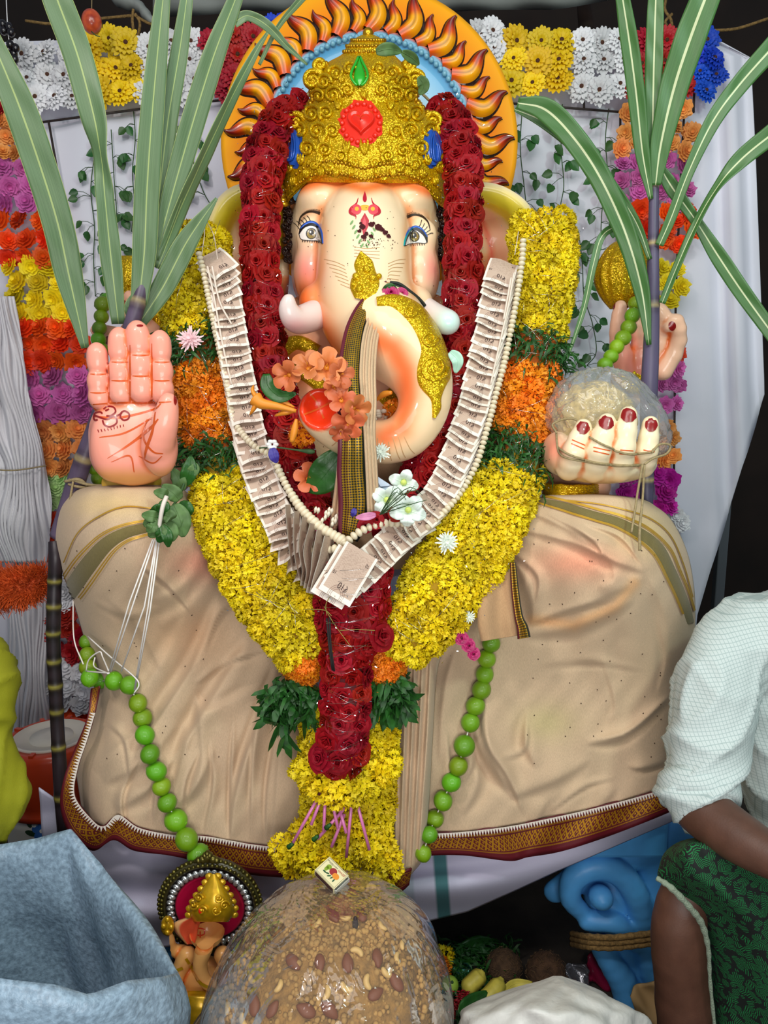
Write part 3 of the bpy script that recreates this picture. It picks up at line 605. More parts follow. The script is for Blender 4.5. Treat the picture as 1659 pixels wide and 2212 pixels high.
for k in range(13): t = 26.5 + k * .68; i = int(t); s = tp[i] + (tp[i + 1] - tp[i]) * (t - i); x, y = proj(s); d = tp[i + 1] - tp[i]; dx, dy = np.array(proj(tp[i + 1])) - np.array(proj(tp[i])); L = math.hypot(dx, dy); nx, ny = dy / L, -dx / L; r = tr[i] / mpp(y, 1.55); stroke(b, hb, [(x - nx * r * .1 * (k % 3), y - ny * r * .1 * (k % 3)), (x + nx * r * .5, y + ny * r * .5 + 5), (x + nx * r * .9, y + ny * r * .9)], 1.6, .0006, 1, 14)
for k in range(7): stroke(b, hb, [(700 + k * 6, 560 + k * 9), (725 + k * 4, 566 + k * 9), (745 + k * 2, 575 + k * 8)], 1.2, .0006, 1, 8); stroke(b, hb, [(876 - k * 3, 560 + k * 9), (858 - k * 4, 562 + k * 8), (838, 570 + k * 7)], 1.2, .0006, 1, 8)
for k in range(4): stroke(b, hb, [(765, 533 + k * 7), (790, 537 + k * 6), (820, 535 + k * 8)], 1.2, .0006, 1, 8)
b.build('trunk_creases', [m_orange, mat('groove shade brown', (196, 152, 104), .4)], head, kind='stuff')  # engraved trunk wrinkles drawn as darker strokes in place of groove shade
# ---- eyes
def eye(side, up, low, iris, shade, lash, brow, teal):
    e = MB(); m_w, m_i, m_p, m_b, m_t, m_k = range(6); O = np.vstack([spline(up, 14), spline(low, 10)[1:-1]]); patch(e, hb, O, .0012, m_w, 6, Y=1.75)
    ub = spline(up, 20); cx, cy = iris
    stroke(e, hb, [(x, y, wd) for (x, y), wd in zip(up, (2, 7, 9, 9, 6, 3, 2)[:len(up)])], 6, .0018, m_k, 24); stroke(e, hb, low, 1.4, .0018, m_k, 16)
    patch(e, hb, circ(cx, cy, 11.5, 12), .0020, m_k, 3); patch(e, hb, circ(cx, cy + .5, 9.5, 10), .0024, m_i, 3); patch(e, hb, circ(cx, cy - 2.5, 5.2, 6), .0028, m_p, 3); patch(e, hb, circ(cx - 2, cy - 3, 1.8, 2.4), .0032, m_w, 2); patch(e, hb, circ(cx + 3.5, cy + 3, 1.2, 1.6), .0032, m_w, 2)  # small white dots draw the eye highlights in as colour
    relief(e, hb, shade, .0016, m=5, n=30, mat=m_b)
    if teal: relief(e, hb, teal, .002, m=5, n=16, mat=m_t)
    e.build('eye', [mat('eye white', (240, 232, 222), .2, coat=.6), mat('hazel iris', (158, 132, 52), .25, vary=.5, vscale=400, coat=.5), m_black, mat('blue eye shadow', (44, 92, 190), .3, .3), mat('teal eye shadow', (20, 160, 160), .3, .3), m_black], head)
    e = MB()
    for P in lash: stroke(e, hb, P, 1.5, .0016, 0, 10)
    e.build('eyelashes', m_black, head, kind='stuff'); e = MB(); stroke(e, hb, brow, 4, .001, 0, 24)
    B = spline(brow, 26)
    for k in range(2, 25): x, y, wd = B[k]; stroke(e, hb, [(x, y + 1), (x + 2 * side, y - 2 - wd * .8)], 1.0, .0012, 0, 3)
    e.build('eyebrow', mat('dark brow paint', (50, 32, 14), .5), head)
lashL = [[(652 + k * 6 - 3, 497 - k * 3.2 if k < 4 else 484), (648 + k * 6.2 - 7 + k * .5, 486 - k * 3.6), (642 + k * 6.4 - 8 + k, 481 - k * 3.6)] for k in range(5)] + [[(655 + 5 * k, 518 + .3 * k), (654 + 5 * k, 523 + .3 * k)] for k in range(8)]
eye(1, [(647, 506), (653, 493), (662, 486), (674, 484), (686, 491), (693, 507), (697, 527)], [(697, 527), (689, 521), (670, 520), (652, 517), (647, 506)], (673, 505), [(650, 494, 3), (660, 484, 7), (674, 480, 9), (687, 487, 8), (695, 503, 5), (698, 526, 2)], lashL, [(645, 487, 1.5), (650, 469, 3), (663, 459, 4), (677, 457, 5), (692, 461, 7)], None)
lashR = [[(902 + k * 5, 494 + k * 3.5), (908 + k * 5.5, 486 + k * 4.5), (911 + k * 6, 476 + k * 7)] for k in range(5)] + [[(886 + 5 * k, 526), (887 + 5 * k, 532 - .3 * k)] for k in range(7)]
eye(-1, [(922, 524), (919, 510), (911, 500), (899, 494), (887, 500), (878, 514), (873, 532)], [(873, 532), (884, 527), (901, 525), (916, 526), (922, 524)], (895, 511), [(923, 512, 3), (913, 497, 6), (899, 490, 8), (886, 495, 7), (878, 508, 5), (873, 530, 2)], lashR, [(929, 497, 1.5), (924, 480, 3), (911, 468, 4), (894, 464, 5), (879, 469, 7)], [(891, 493, 4), (881, 503, 5), (875, 517, 4), (872, 531, 2)])
# ---- forehead mark, powder, trunk ornaments
b = MB(); dr = lambda x, y, w_, h, p=1.4: [(x + w_ * math.sin(t) * abs(math.sin(t / 2)) ** p, y - h * math.cos(t)) for t in np.linspace(0, 2 * math.pi, 18)[:-1]]
patch(b, hb, dr(788, 425, 6, 12), .001, 0); patch(b, hb, circ(788, 449, 12, 6), .0009, 3)
for s in (-1, 1):
    stroke(b, hb, [(788 + s * 14, 428, 1), (788 + s * 18, 440, 3), (788 + s * 29, 450, 5), (788 + s * 31, 460, 6), (788 + s * 20, 466, 3), (788 + s * 19, 474, .6)], 4, .0011, 0, 24); patch(b, hb, circ(788 + s * 18, 453, 11, 11), .0012, 1); patch(b, hb, circ(788 + s * 17, 452, 4.5), .0016, 3)
    stroke(b, hb, [(788 + s * 29, 452, 2), (788 + s * 30, 461, 4), (788 + s * 20, 467, 3)], 3, .0018, 0, 12)
patch(b, hb, [(788, 460), (797, 476), (796, 488), (789, 504), (787, 524), (784, 504), (780, 488), (779, 476)], .001, 0); patch(b, hb, [(787, 468), (791, 480), (787, 500), (784, 480)], .0016, 1)
b.build('forehead_mark', [m_tilak, m_hot, m_lgreen, mat('amber paint', (250, 176, 60), .4)], head)
b = MB()
for k in range(6): patch(b, hb, circ(760 + k * 4.4, 481 + k * 10, 2.2, 6, 10, .6), .001, 0, 2); 
for k in range(5): patch(b, hb, circ(808 - k * 4, 496 + k * 9, 2.2, 5, 10, -.6), .001, 0, 2)
b.build('leaf_marks', m_lgreen, head, kind='stuff')
b = MB()
for x, y, r in ((817, 492, 8.5), (824, 497, 5), (832, 503, 6), (838, 511, 5), (802, 486, 6), (783, 491, 6.5), (777, 500, 4.5), (791, 506, 5), (786, 512, 6), (801, 511, 5), (806, 484, 4), (779, 483, 3)):
    q = circ(x, y, r, r * .85, 14); q = q + rng.normal(0, r * .13, q.shape); patch(b, hb, q, .0022, 0, 3)
for _ in range(70):
    x, y = rng.normal(808, 22), 515 + abs(rng.normal(0, 14)); patch(b, hb, circ(x, y, rng.uniform(.5, 1.5), None, 6), .0012, 0, 1)
for _ in range(30): patch(b, hb, circ(rng.uniform(640, 940), rng.uniform(420, 640), rng.uniform(.5, 1.1), None, 6), .0012, 0, 1)
b.build('kumkum_powder', m_powder, head, kind='stuff')
b = MB(); relief(b, hb, [(780, 546, 6), (784, 566, 44), (790, 588, 48), (790, 608, 68), (782, 626, 62), (776, 648, 22)], .005, m=9); 
for x, y, r in ((781, 560, 5), (792, 585, 9), (770, 600, 8), (805, 605, 9), (778, 628, 9), (764, 618, 6), (818, 600, 6)):
    p, nn = seat(hb, x, y, .004); b.ball(p, r * .001, 10, 6)
b.build('trunk_ornament', m_gold, head)
b = MB(); relief(b, hb, [(814, 652, 20), (850, 650, 30), (890, 672, 46), (918, 708, 50), (936, 752, 58), (938, 796, 80), (936, 826, 72), (941, 860, 26), (942, 882, 20), (936, 903, 6)], .006, m=11, n=60)
for cx, cy, r0, tn in ((935, 796, 30, 2.2), (884, 676, 14, 1.5), (925, 735, 18, 1.6)):
    P = [(cx + r0 * (1 - t * .85) * math.cos(t * tn * 6.28), cy + r0 * (1 - t * .85) * math.sin(t * tn * 6.28), 5) for t in np.linspace(0, 1, 26)]; S_ = np.array(P); pts = np.array([seat(hb, x, y, .006)[0] for x, y, _ in P]); b.tube(pts, np.linspace(.0035, .002, 26), 6)
b.build('trunk_ornament', m_gold, head)
# ---- tusks
for P in ([(705, 668, 1.70, 29), (672, 684, 1.655, 30), (645, 692, 1.62, 27), (630, 684, 1.60, 22), (622, 664, 1.59, 17), (624, 645, 1.585, 10)], [(905, 660, 1.70, 25), (940, 682, 1.655, 24), (962, 694, 1.63, 24), (969, 697, 1.622, 22)]):
    p, r = pxpath(P, 24); S = SDF(*bounds(p, .05), .004); S.chain(p, r); v, q = S.mesh(); v = relax(v, q, 2); x, y = proj(v); c = np.repeat(np.array([[230, 212, 206.]]), len(v), 0); c = blend(c, (232, 176, 172), g2(x, y, 640, 705, 30, 18)); c = blend(c, (200, 238, 230), g2(x, y, 968, 697, 30))
    b = MB(); b.add(v, q, 0, lin(c)); b.build('tusk', m_skin, idol)
b = MB()
for sx, xs_ in ((-1, 622), (1, 952)):
    for k in range(34):
        x = xs_ + rng.uniform(-9, 9); y = 425 + k * 4.2; Yh = 1.855 - .02 * rng.uniform(); q = np.linspace(0, 2 * math.pi * 1.6, 14); rad = rng.uniform(4, 8); b.tube(at(x + rad * np.cos(q) * (1 - q / 14), y + rad * np.sin(q) * (1 - q / 14), np.full(14, Yh) - q * .001), .0032, 5)
b.build('hair_curls', mat('dark painted hair', (44, 20, 14), .35, coat=.3), head, kind='stuff')
# ---- crown
cr = np.array([(73, 788, 802), (80, 772, 818), (92, 755, 836), (105, 746, 846), (118, 738, 852), (132, 712, 866), (148, 690, 886), (168, 672, 899), (192, 668, 903), (216, 672, 901), (234, 660, 916), (256, 645, 940), (282, 632, 956), (312, 618, 969), (342, 608, 975), (372, 606, 973)], float)
def yb(x): return np.interp(x, [600, 620, 640, 668, 700, 745, 785, 830, 870, 905, 932, 952, 975], [452, 442, 410, 390, 382, 387, 398, 388, 386, 396, 425, 446, 456])
n = 72; A = np.arange(n) * 2 * math.pi / n; rings = []
S_ = spline(cr, 44)
for y, xl, xr in S_:
    hw = (xr - xl) / 2; xc = (xl + xr) / 2; px = xc + hw * np.cos(A); D = hw * mpp(y, 1.85) * .82; Y = 1.875 - D * np.sin(A); ey = np.where(np.sin(A) > -.2, 1, 1)
    rings.append(at(px, np.full(n, y), Y))
y0, xl, xr = cr[-1]
for f in (.33, .66, 1.0):
    hw = (xr - xl) / 2 * (1 - .03 * f); px = (xl + xr) / 2 + hw * np.cos(A); Y = 1.875 - hw * mpp(y0, 1.85) * .82 * np.sin(A); rings.append(at(px, y0 + (yb(px) - y0) * f, Y))
b = MB(); b.loft(rings); v, q = b.raw(); crown = b.build('crown', m_gold, idol); cb = bvh_of(v, q)
b = MB()
def spiral(mb, bv, x, y, r, d=1, turns=1.7, w=4.2, ph=0):
    t = np.linspace(0, 1, 26); a_ = ph + d * t * turns * 2 * math.pi; rr_ = r * (1 - .88 * t); pts = np.array([seat(bv, x + q * math.cos(p), y + q * math.sin(p), .003, 1.75)[0] for q, p in zip(rr_, a_)])
    mb.tube(pts, np.linspace(w, w * .5, 26) * .00105, 6); mb.ball(pts[-1], w * .0014, 8, 5)
for dx, y, r, d, ph in ((32, 150, 14, 1, 3), (60, 160, 17, -1, 0), (86, 178, 17, 1, 3), (98, 207, 15, -1, 0), (66, 205, 20, 1, 3), (36, 195, 14, -1, 0), (112, 248, 20, 1, 3), (82, 245, 17, -1, 1), (140, 283, 19, -1, 0), (100, 285, 22, 1, 2), (68, 285, 15, -1, 0), (122, 322, 18, 1, 3), (84, 325, 18, -1, 1), (50, 338, 14, 1, 2), (165, 360, 12, 1, 1), (22, 352, 10, -1, 0), (108, 357, 12, -1, 0), (74, 360, 10, 1, 0)):
    for s in (-1, 1): spiral(b, cb, 787 + s * dx, y, r, d * s, ph=ph if s > 0 else math.pi - ph)
for dx, y, r, d, ph in ((112, 172, 22, 1, 3.4), (96, 140, 15, -1, 2), (150, 262, 20, 1, 3.2), (172, 300, 18, 1, 3), (180, 345, 16, -1, 3)):
    for s in (-1, 1):
        x0 = 787 + s * dx; t = np.linspace(0, 1, 26); a_ = (ph if s > 0 else math.pi - ph) + d * s * t * 1.5 * 6.28; q_ = at(x0 + r * (1 - .85 * t) * np.cos(a_), y + r * (1 - .85 * t) * np.sin(a_), 1.83 - .0 * t); b.tube(q_, np.linspace(.0062, .003, 26), 7); b.ball(at(x0, y, 1.845), (r * .001, .014, r * .001), 14, 8)
for x_, y_, L in ((0, 318, 34), (38, 318, 26), (96, 345, 26), (136, 345, 24), (56, 226, 24), (120, 222, 20), (0, 205, 20), (48, 172, 18), (90, 300, 24), (150, 316, 22), (28, 372, 18), (60, 372, 18), (92, 372, 18), (124, 376, 18), (152, 392, 18)):
    for s in ((-1, 1) if x_ else (1,)):
        for e in (-1, 0, 1): pts = np.array([seat(cb, 787 + s * x_ + e * L * .35 * q * (1.6 - q), y_ + L * .5 - L * q, .003, 1.8)[0] for q in np.linspace(0, 1, 8)]); b.tube(pts, np.array([.0015, .0034, .0042, .0045, .0042, .0034, .0024, .001]), 6)
b.build('scrollwork', m_gold, crown, kind='stuff')
b = MB()
for y in (88, 100, 112): 
    xl = np.interp(y, S_[:, 0], S_[:, 1]); xr = np.interp(y, S_[:, 0], S_[:, 2])
    for k in range(17): t = -.95 + 1.9 * k / 16; p, nn = seat(cb, (xl + xr) / 2 + (xr - xl) / 2 * math.sin(t * 1.5), y, .001, 1.8); b.ball(p, .0042, 7, 5)
for x in np.arange(616, 968, 8.2):
    for dy in (10, 34): p, nn = seat(cb, x, yb(x) - dy, .001, 1.75); b.ball(p, .0042, 7, 5)
for y in np.arange(140, 400, 9.5):
    xl = np.interp(y, S_[:, 0], S_[:, 1]); xr = np.interp(y, S_[:, 0], S_[:, 2])
    for x in (xl + 5, xr - 5): p, nn = seat(cb, x, y, .002, 1.8); b.ball(p, .0065, 8, 6)
b.ball(at(795, 72, 1.875), (.012, .012, .012), 12, 8)
b.build('crown_beads', m_goldp, crown, kind='stuff')
b = MB()
for x in np.arange(612, 972, 5.0): stroke(b, cb, [(x, yb(x) - 28), (x, yb(x) - 15)], 2.6, .0025, 0, 3)
stroke(b, cb, [(x, yb(x) - 3, 6) for x in np.arange(614, 972, 8.0)], 6, .004, 0, 60); b.build('crown_band', m_gold, crown, kind='stuff')
je = MB()
for k in range(18): t = k * 2 * math.pi / 18; p, nn = seat(cb, 780 + 40 * math.cos(t), 268 + 41 * math.sin(t), .002); je.ball(p, .0062, 8, 6)
q = circ(780, 268, 48, 50, 40) + rng.normal(0, 2.2, (40, 2)); patch(je, cb, q, .0012, 0, 8)
ht = [(780 + 1.55 * 16 * math.sin(t) ** 3, 266 - 1.5 * (13 * math.cos(t) - 5 * math.cos(2 * t) - 2 * math.cos(3 * t) - math.cos(4 * t))) for t in np.linspace(0, 2 * math.pi, 40)[:-1]]
H = np.array(ht); hcn = np.array([780, 268]); je.grid(np.array([[seat(cb, *(hcn + (p - hcn) * s), o)[0] for p in H] for s, o in ((1.15, .002), (1.12, .009), (.98, .010), (.92, .005), (.8, .006), (.5, .012), (.05, .014))]), 0, closeu=True)
je.build('red_jewel', m_redj, crown, label='red heart jewel ringed with beads')
je = MB(); relief(je, cb, dr(777, 160, 20, 26)[:1] + [(777, 134, 4), (777, 150, 20), (777, 166, 28), (777, 180, 22), (777, 188, 6)], .008, m=9)
for s in (-1, 1): pts = np.array([seat(cb, 777 + s * x, y, .009)[0] for x, y in ((2, 132), (8, 146), (15, 160), (17, 172), (10, 184), (4, 188))]); je.tube(spline(pts, 20), .003, 6)
je.build('green_jewel', m_greenj, crown, label='green drop jewel')
for cx, s in ((634, 1), (934, -1)):
    je = MB(); relief(je, cb, [(cx + 8 * s, 285, 8), (cx + 2 * s, 300, 26), (cx - 2 * s, 322, 34), (cx - 2 * s, 342, 30), (cx, 358, 8)], .008, m=9)
    for w_ in (.35, .65): pts = np.array([seat(cb, cx + s * x * w_ - s, y, .010)[0] for x, y in ((6, 290), (14, 306), (16, 328), (10, 346), (-6, 350), (-12, 335), (-8, 318), (0, 314))]); je.tube(spline(pts, 24), .0022, 6)
    q = circ(cx, 322, 22, 42, 26) + rng.normal(0, 1.8, (26, 2)); patch(je, cb, q, .0012, 0, 5); je.build('blue_jewel', m_bluej, crown, label='blue paisley jewel')
b = MB()
for k in range(17):
    t = k / 16; x, y = 608 - 14 * math.sin(t * 3) + 6 * t, 290 + 150 * t; p, r = pxpath([(x - 12, y, 1.84, 5.5), (x, y + 2, 1.815, 5.8), (x + 12, y, 1.84, 5.5)], 6); b.tube(p, r, 8)
p, r = pxpath([(600, 440, 1.84, 14), (600, 470, 1.84, 11), (602, 520, 1.86, 12), (606, 560, 1.87, 10)], 10); b.tube(p, r, 10); b.build('ear_ornament', m_goldp, idol)
# ---- body under the garlands
S = SDF(at(380, 1300, 1.62) - (.25, .12, .05), at(1250, 560, 2.2) + (.12, .1, .1), .014)
S.ell(at(790, 960, 1.90), (.36, .21, .34), .02); S.ell(at(800, 760, 1.92), (.30, .16, .16), .06)
for P in ([(500, 660, 1.92, 70), (440, 760, 1.88, 62), (420, 900, 1.82, 58), (370, 1010, 1.72, 55), (310, 1060, 1.62, 50)], [(1110, 640, 1.92, 70), (1150, 760, 1.88, 62), (1160, 900, 1.82, 60), (1215, 1020, 1.74, 58), (1270, 1050, 1.64, 50)]): p, r = pxpath(P, 14); S.chain(p, r, .05)
v, q = S.mesh(); v = relax(v, q, 2); x, y = proj(v); c = np.repeat(np.array([[248, 196, 160.]]), len(v), 0); c = blend(c, ORG, g2(x, y, 640, 790, 60, 60) * .8); b = MB(); b.add(v, q, 0, lin(c)); body = b.build('torso', m_skin, idol)
b = MB(); bb = bvh_of(v, q)
for P in ([(600, 770, 30), (640, 740, 34), (690, 760, 30)], [(560, 820, 34), (640, 800, 36), (700, 840, 30)], [(590, 900, 30), (640, 950, 34), (680, 980, 30)], [(830, 850, 40), (870, 900, 40), (850, 960, 40)]): b = MB(); relief(b, bb, P, .012, m=7, n=20); b.build('necklace', m_gold, idol)
# ---- hands
def fingers(S, segs, k=.004):
    for P in segs:
        p, r = at(*np.array(P, float).T[:3]), [q[3] * mpp(q[1], q[2]) for q in P]
        for i in range(len(P) - 1):
            a_, b_ = p[i], p[i + 1]; L_ = np.linalg.norm(b_ - a_); rm_ = (r[i] + r[i + 1]) / 2 * 1.10; z_ = unit(b_ - a_); x_ = unit(np.cross(z_, (0, -1, 0))); M_ = np.stack([x_, np.cross(z_, x_), z_], 1); S.ell((a_ + b_) / 2, (rm_, rm_ * .92, L_ * .60), k, rot=M_); S.capsule(a_ + (b_ - a_) * .3, a_ + (b_ - a_) * .7, rm_ * .96, rm_ * .96, .004)
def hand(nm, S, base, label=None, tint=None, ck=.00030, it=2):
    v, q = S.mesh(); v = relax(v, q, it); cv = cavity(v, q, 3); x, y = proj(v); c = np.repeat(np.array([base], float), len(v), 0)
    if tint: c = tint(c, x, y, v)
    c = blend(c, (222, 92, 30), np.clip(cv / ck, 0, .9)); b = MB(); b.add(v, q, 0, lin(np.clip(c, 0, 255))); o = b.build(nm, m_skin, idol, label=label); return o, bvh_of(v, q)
S = SDF(at(170, 1060, 1.62) - (.02, .26, .02), at(400, 690, 1.66) + (.09, 0, .03), .0034); Yp = 1.50
S.ell(at(283, 945, Yp + .015), (.083, .038, .088), 0); S.ell(at(286, 990, Yp + .015), (.080, .042, .052), .02); S.ell(at(236, 965, Yp - .006), (.035, .03, .065), .014)
for P in ([(216, 872, Yp, 21), (213, 842, Yp, 21), (212, 806, Yp, 21.5), (209, 745, Yp, 19)], [(262, 864, Yp - .004, 23), (260, 822, Yp - .004, 23), (259, 782, Yp - .002, 23), (257, 712, Yp, 20)], [(307, 860, Yp - .006, 25), (304, 810, Yp - .006, 25), (302, 768, Yp - .004, 25), (295, 698, Yp, 21)], [(352, 864, Yp - .004, 22), (350, 822, Yp - .004, 22), (349, 782, Yp - .002, 22), (345, 718, Yp, 19)]): fingers(S, [P], .003)
S.ell(at(345, 965, Yp - .026), (.034, .036, .058), .010); p, r = pxpath([(340, 968, Yp - .040, 33), (356, 915, Yp - .056, 27), (364, 868, Yp - .058, 20)], 7); S.chain(p, r, .004)
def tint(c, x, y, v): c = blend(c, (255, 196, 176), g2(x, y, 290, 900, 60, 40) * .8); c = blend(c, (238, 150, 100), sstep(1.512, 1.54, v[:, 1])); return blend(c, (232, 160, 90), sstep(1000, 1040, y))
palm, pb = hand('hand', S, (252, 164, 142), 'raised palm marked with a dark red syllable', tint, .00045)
b = MB()
for P in ([(205, 900, 3), (260, 902, 5), (330, 885, 4), (348, 872, 2)], [(215, 945, 2), (270, 935, 4), (330, 902, 3)], [(232, 990, 1), (280, 960, 5), (325, 925, 6), (342, 905, 3)], [(240, 998, 1), (280, 985, 4), (290, 1020, 2)], [(300, 985, 2), (330, 1000, 3), (350, 985, 2)], [(318, 905, 2), (310, 945, 4), (330, 975, 4), (352, 980, 2)]): stroke(b, pb, P, 4, .0006, 0, 22)
stroke(b, pb, [(336, 890, 2), (330, 930, 5), (318, 965, 6), (312, 990, 3)], 4, .0008, 0, 20)
for (x0, x1), L3 in zip(((190, 234), (236, 282), (281, 327), (329, 371)), ((848, 808), (822, 782), (812, 767), (822, 782))):
    for y in L3: stroke(b, pb, [(x0 + 5, y, 1.5), ((x0 + x1) / 2, y + 1, 4), (x1 - 5, y, 1.5)], 3, .0004, 0, 12)
for x, y0, y1 in ((235, 780, 872), (281, 745, 872), (328, 742, 872)): stroke(b, pb, [(x, y0, 1.5), (x, (y0 + y1) / 2, 4.5), (x, y1, 3)], 4, .0004, 0, 20)
stroke(b, pb, [(196, 874, 2), (260, 870, 4), (330, 870, 4), (370, 868, 2)], 4, .0005, 0, 30)
b.build('palm_creases', mat('burnt orange paint', (214, 92, 36), .3), palm, kind='stuff')
b = MB()
for P in ([(224, 884), (232, 878), (246, 880), (250, 890), (240, 898), (230, 899)], [(236, 900), (250, 902), (252, 914), (238, 922), (226, 918), (222, 908)], [(250, 899), (258, 896), (264, 892)], [(260, 902), (262, 892), (270, 888), (279, 894), (278, 904), (268, 908), (260, 902)], [(203, 903), (206, 893), (216, 890), (222, 894)], [(203, 903), (206, 908), (212, 907)], [(228, 888), (236, 884)], [(206, 898), (230, 906), (246, 898)]): stroke(b, pb, P, 3.6, .0012, 0, 20)
for k in range(9): stroke(b, pb, [(212 + k * 6.8, 928 - .8 * k), (214 + k * 6.8, 934 - 1.3 * k)] if k < 5 else [(212 + k * 6.8, 928 - 1.4 * k), (213 + k * 6.8, 936 - 1.8 * k)], 1.8, .0012, 0, 4)
b.build('sacred_syllable', m_nail, palm)
b = MB()
for x, y, rx, ry in ((378, 862, 3.5, 13), (302, 704, 7, 2.5)): b = MB(); patch(b, pb, circ(x, y, rx, ry), .0012, 0, 3, Y=1.45); b.build('fingernail', m_nail, palm)
p, r = pxpath([(285, 1040, 1.56, 62), (285, 1075, 1.58, 58)], 6); b = MB(); b.tube(p, r, 28, flat=.75); b.build('wrist', mat('yellow painted cuff', (214, 170, 60), .35), idol)
# cupped hand
S = SDF(at(1165, 1060, 1.45) - (.02, .03, .02), at(1440, 880, 1.72) + (.02, .02, .03), .0036)
S.ell(at(1300, 1002, 1.575), (.110, .085, .040), 0); S.ell(at(1300, 985, 1.53), (.100, .035, .040), .015); S.ell(at(1205, 975, 1.57), (.030, .06, .04), .02)
for P in ([(1228, 1012, 1.525, 27), (1240, 975, 1.495, 25), (1260, 922, 1.50, 18)], [(1282, 1016, 1.515, 27), (1294, 972, 1.482, 26), (1311, 911, 1.49, 19)], [(1338, 1016, 1.515, 26), (1347, 966, 1.482, 25), (1358, 896, 1.49, 19)], [(1390, 1008, 1.53, 24), (1398, 972, 1.498, 23), (1405, 916, 1.50, 18)]):
    p, r = pxpath(P, 5); S.chain(p, r, .005)
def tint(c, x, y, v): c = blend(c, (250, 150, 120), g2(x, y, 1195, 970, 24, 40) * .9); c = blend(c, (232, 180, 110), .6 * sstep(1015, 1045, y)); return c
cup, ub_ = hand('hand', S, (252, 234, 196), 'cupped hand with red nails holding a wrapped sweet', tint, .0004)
b = MB()
for x, y, rx, ry, ro in ((1259, 925, 13, 14, .25), (1310, 914, 15, 14.5, .15), (1358, 898, 16, 15, 0), (1406, 919, 13, 14, .1)):
    b2 = MB(); q = circ(x, y, rx, ry, 20, ro) + rng.normal(0, .8, (20, 2)); patch(b2, ub_, q, .0016, 0, 5, Y=1.49); b2.build('fingernail', m_nail, cup)
for xs_ in ((1258, 948, 1226), ): pass
for P in ([(1236, 950), (1264, 962)], [(1234, 958), (1262, 970)], [(1282, 966), (1318, 974)], [(1282, 974), (1316, 982)], [(1340, 972), (1368, 974)], [(1338, 980), (1366, 983)], [(1390, 972), (1414, 976)]): stroke(b, ub_, P, 2.4, .0006, 0, 8)
b.build('knuckle_creases', m_orange, cup, kind='stuff')
b = MB(); 
for k in range(5): p, r = pxpath([(1175, 1048 + k * 6, 1.62, 5), (1215, 1052 + k * 6, 1.56, 6), (1270, 1052 + k * 5, 1.57, 6), (1300, 1046 + k * 4, 1.62, 5)], 14); b.tube(p, r * (1 + .2 * np.sin(np.arange(14) * 2)), 8)
b.build('bracelet', m_gold, idol)
# rear hands
S = SDF(at(1290, 880, 1.80) - (.02, .05, 0), at(1500, 620, 1.98) + (.03, .03, .03), .0042)
S.ell(at(1382, 788, 1.885), (.052, .04, .055), 0)
for P in ([(1350, 800, 1.87, 22), (1338, 740, 1.855, 20), (1337, 700, 1.85, 18), (1340, 662, 1.85, 14)], [(1432, 800, 1.86, 22), (1462, 750, 1.845, 18), (1466, 710, 1.825, 16), (1458, 690, 1.82, 14), (1444, 706, 1.82, 12)], [(1415, 770, 1.87, 20), (1432, 716, 1.85, 17), (1432, 680, 1.83, 15), (1420, 664, 1.83, 13)], [(1385, 760, 1.88, 18), (1378, 700, 1.86, 16), (1372, 650, 1.85, 12)]): p, r = pxpath(P, 7); S.chain(p, r, .008)
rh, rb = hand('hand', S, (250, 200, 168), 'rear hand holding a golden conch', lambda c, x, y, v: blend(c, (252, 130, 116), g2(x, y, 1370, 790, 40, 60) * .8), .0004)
for x, y, rx, ry in ((1326, 656, 4, 12), (1452, 704, 8, 10), (1369, 640, 5, 9)): b = MB(); patch(b, rb, circ(x, y, rx, ry), .0016, 0, 3, Y=1.82); b.build('fingernail', m_nail, rh)
def gourd(nm, rows, Y, gro=14, amp=.06, m=m_gold):
    S_ = spline(rows, 26); A = np.arange(56) * 2 * math.pi / 56; rings = []
    for y, a, c in S_: hw = (c - a) / 2; k = 1 + amp * np.sin(A * gro + y * .02); rings.append(at((a + c) / 2 + hw * k * np.cos(A), np.full(56, y), Y - hw * mpp(y, Y) * .85 * k * np.sin(A)))
    b = MB(); b.loft(rings); return b.build(nm, m, idol)
gourd('conch', [(512, 1350, 1372), (530, 1318, 1388), (560, 1296, 1398), (595, 1285, 1402), (625, 1290, 1396), (648, 1302, 1380), (668, 1318, 1352)], 1.90)
gourd('bracelet', [(785, 1340, 1400), (800, 1324, 1408), (820, 1320, 1412), (842, 1322, 1408), (852, 1330, 1400)], 1.89, 20, .04)
gourd('bracelet', [(700, 1425, 1440), (740, 1418, 1452), (785, 1420, 1450), (800, 1426, 1444)], 1.88, 8)
p, r = pxpath([(1360, 840, 1.9, 34), (1300, 900, 1.95, 45), (1200, 880, 1.98, 60), (1080, 760, 1.97, 60)], 12); b = MB(); b.tube(p, r, 20); b.build('rear_arm', mat('peach painted arm', (246, 190, 150), .25, coat=.4), idol)
S = SDF(at(190, 800, 1.78) - (.02, .02, 0), at(370, 600, 1.95) + (.03, .03, .03), .0042)
S.ell(at(305, 735, 1.86), (.055, .04, .055), 0)
for P in ([(290, 738, 1.85, 18), (245, 722, 1.83, 16), (208, 714, 1.82, 13)], [(295, 760, 1.85, 18), (260, 745, 1.82, 16), (234, 738, 1.81, 13)], [(295, 710, 1.85, 18), (275, 680, 1.83, 16), (266, 660, 1.83, 13)], [(310, 700, 1.85, 18), (300, 660, 1.83, 15), (280, 640, 1.83, 13)]): p, r = pxpath(P, 7); S.chain(p, r, .008)
lh, lb = hand('hand', S, (250, 190, 158), 'rear hand behind the raised palm', None, .0004)
for x, y, rx, ry in ((206, 712, 7, 8), (234, 735, 8, 8), (268, 655, 8, 6)): b = MB(); patch(b, lb, circ(x, y, rx, ry), .0016, 0, 3, Y=1.81); b.build('fingernail', m_nail, lh)
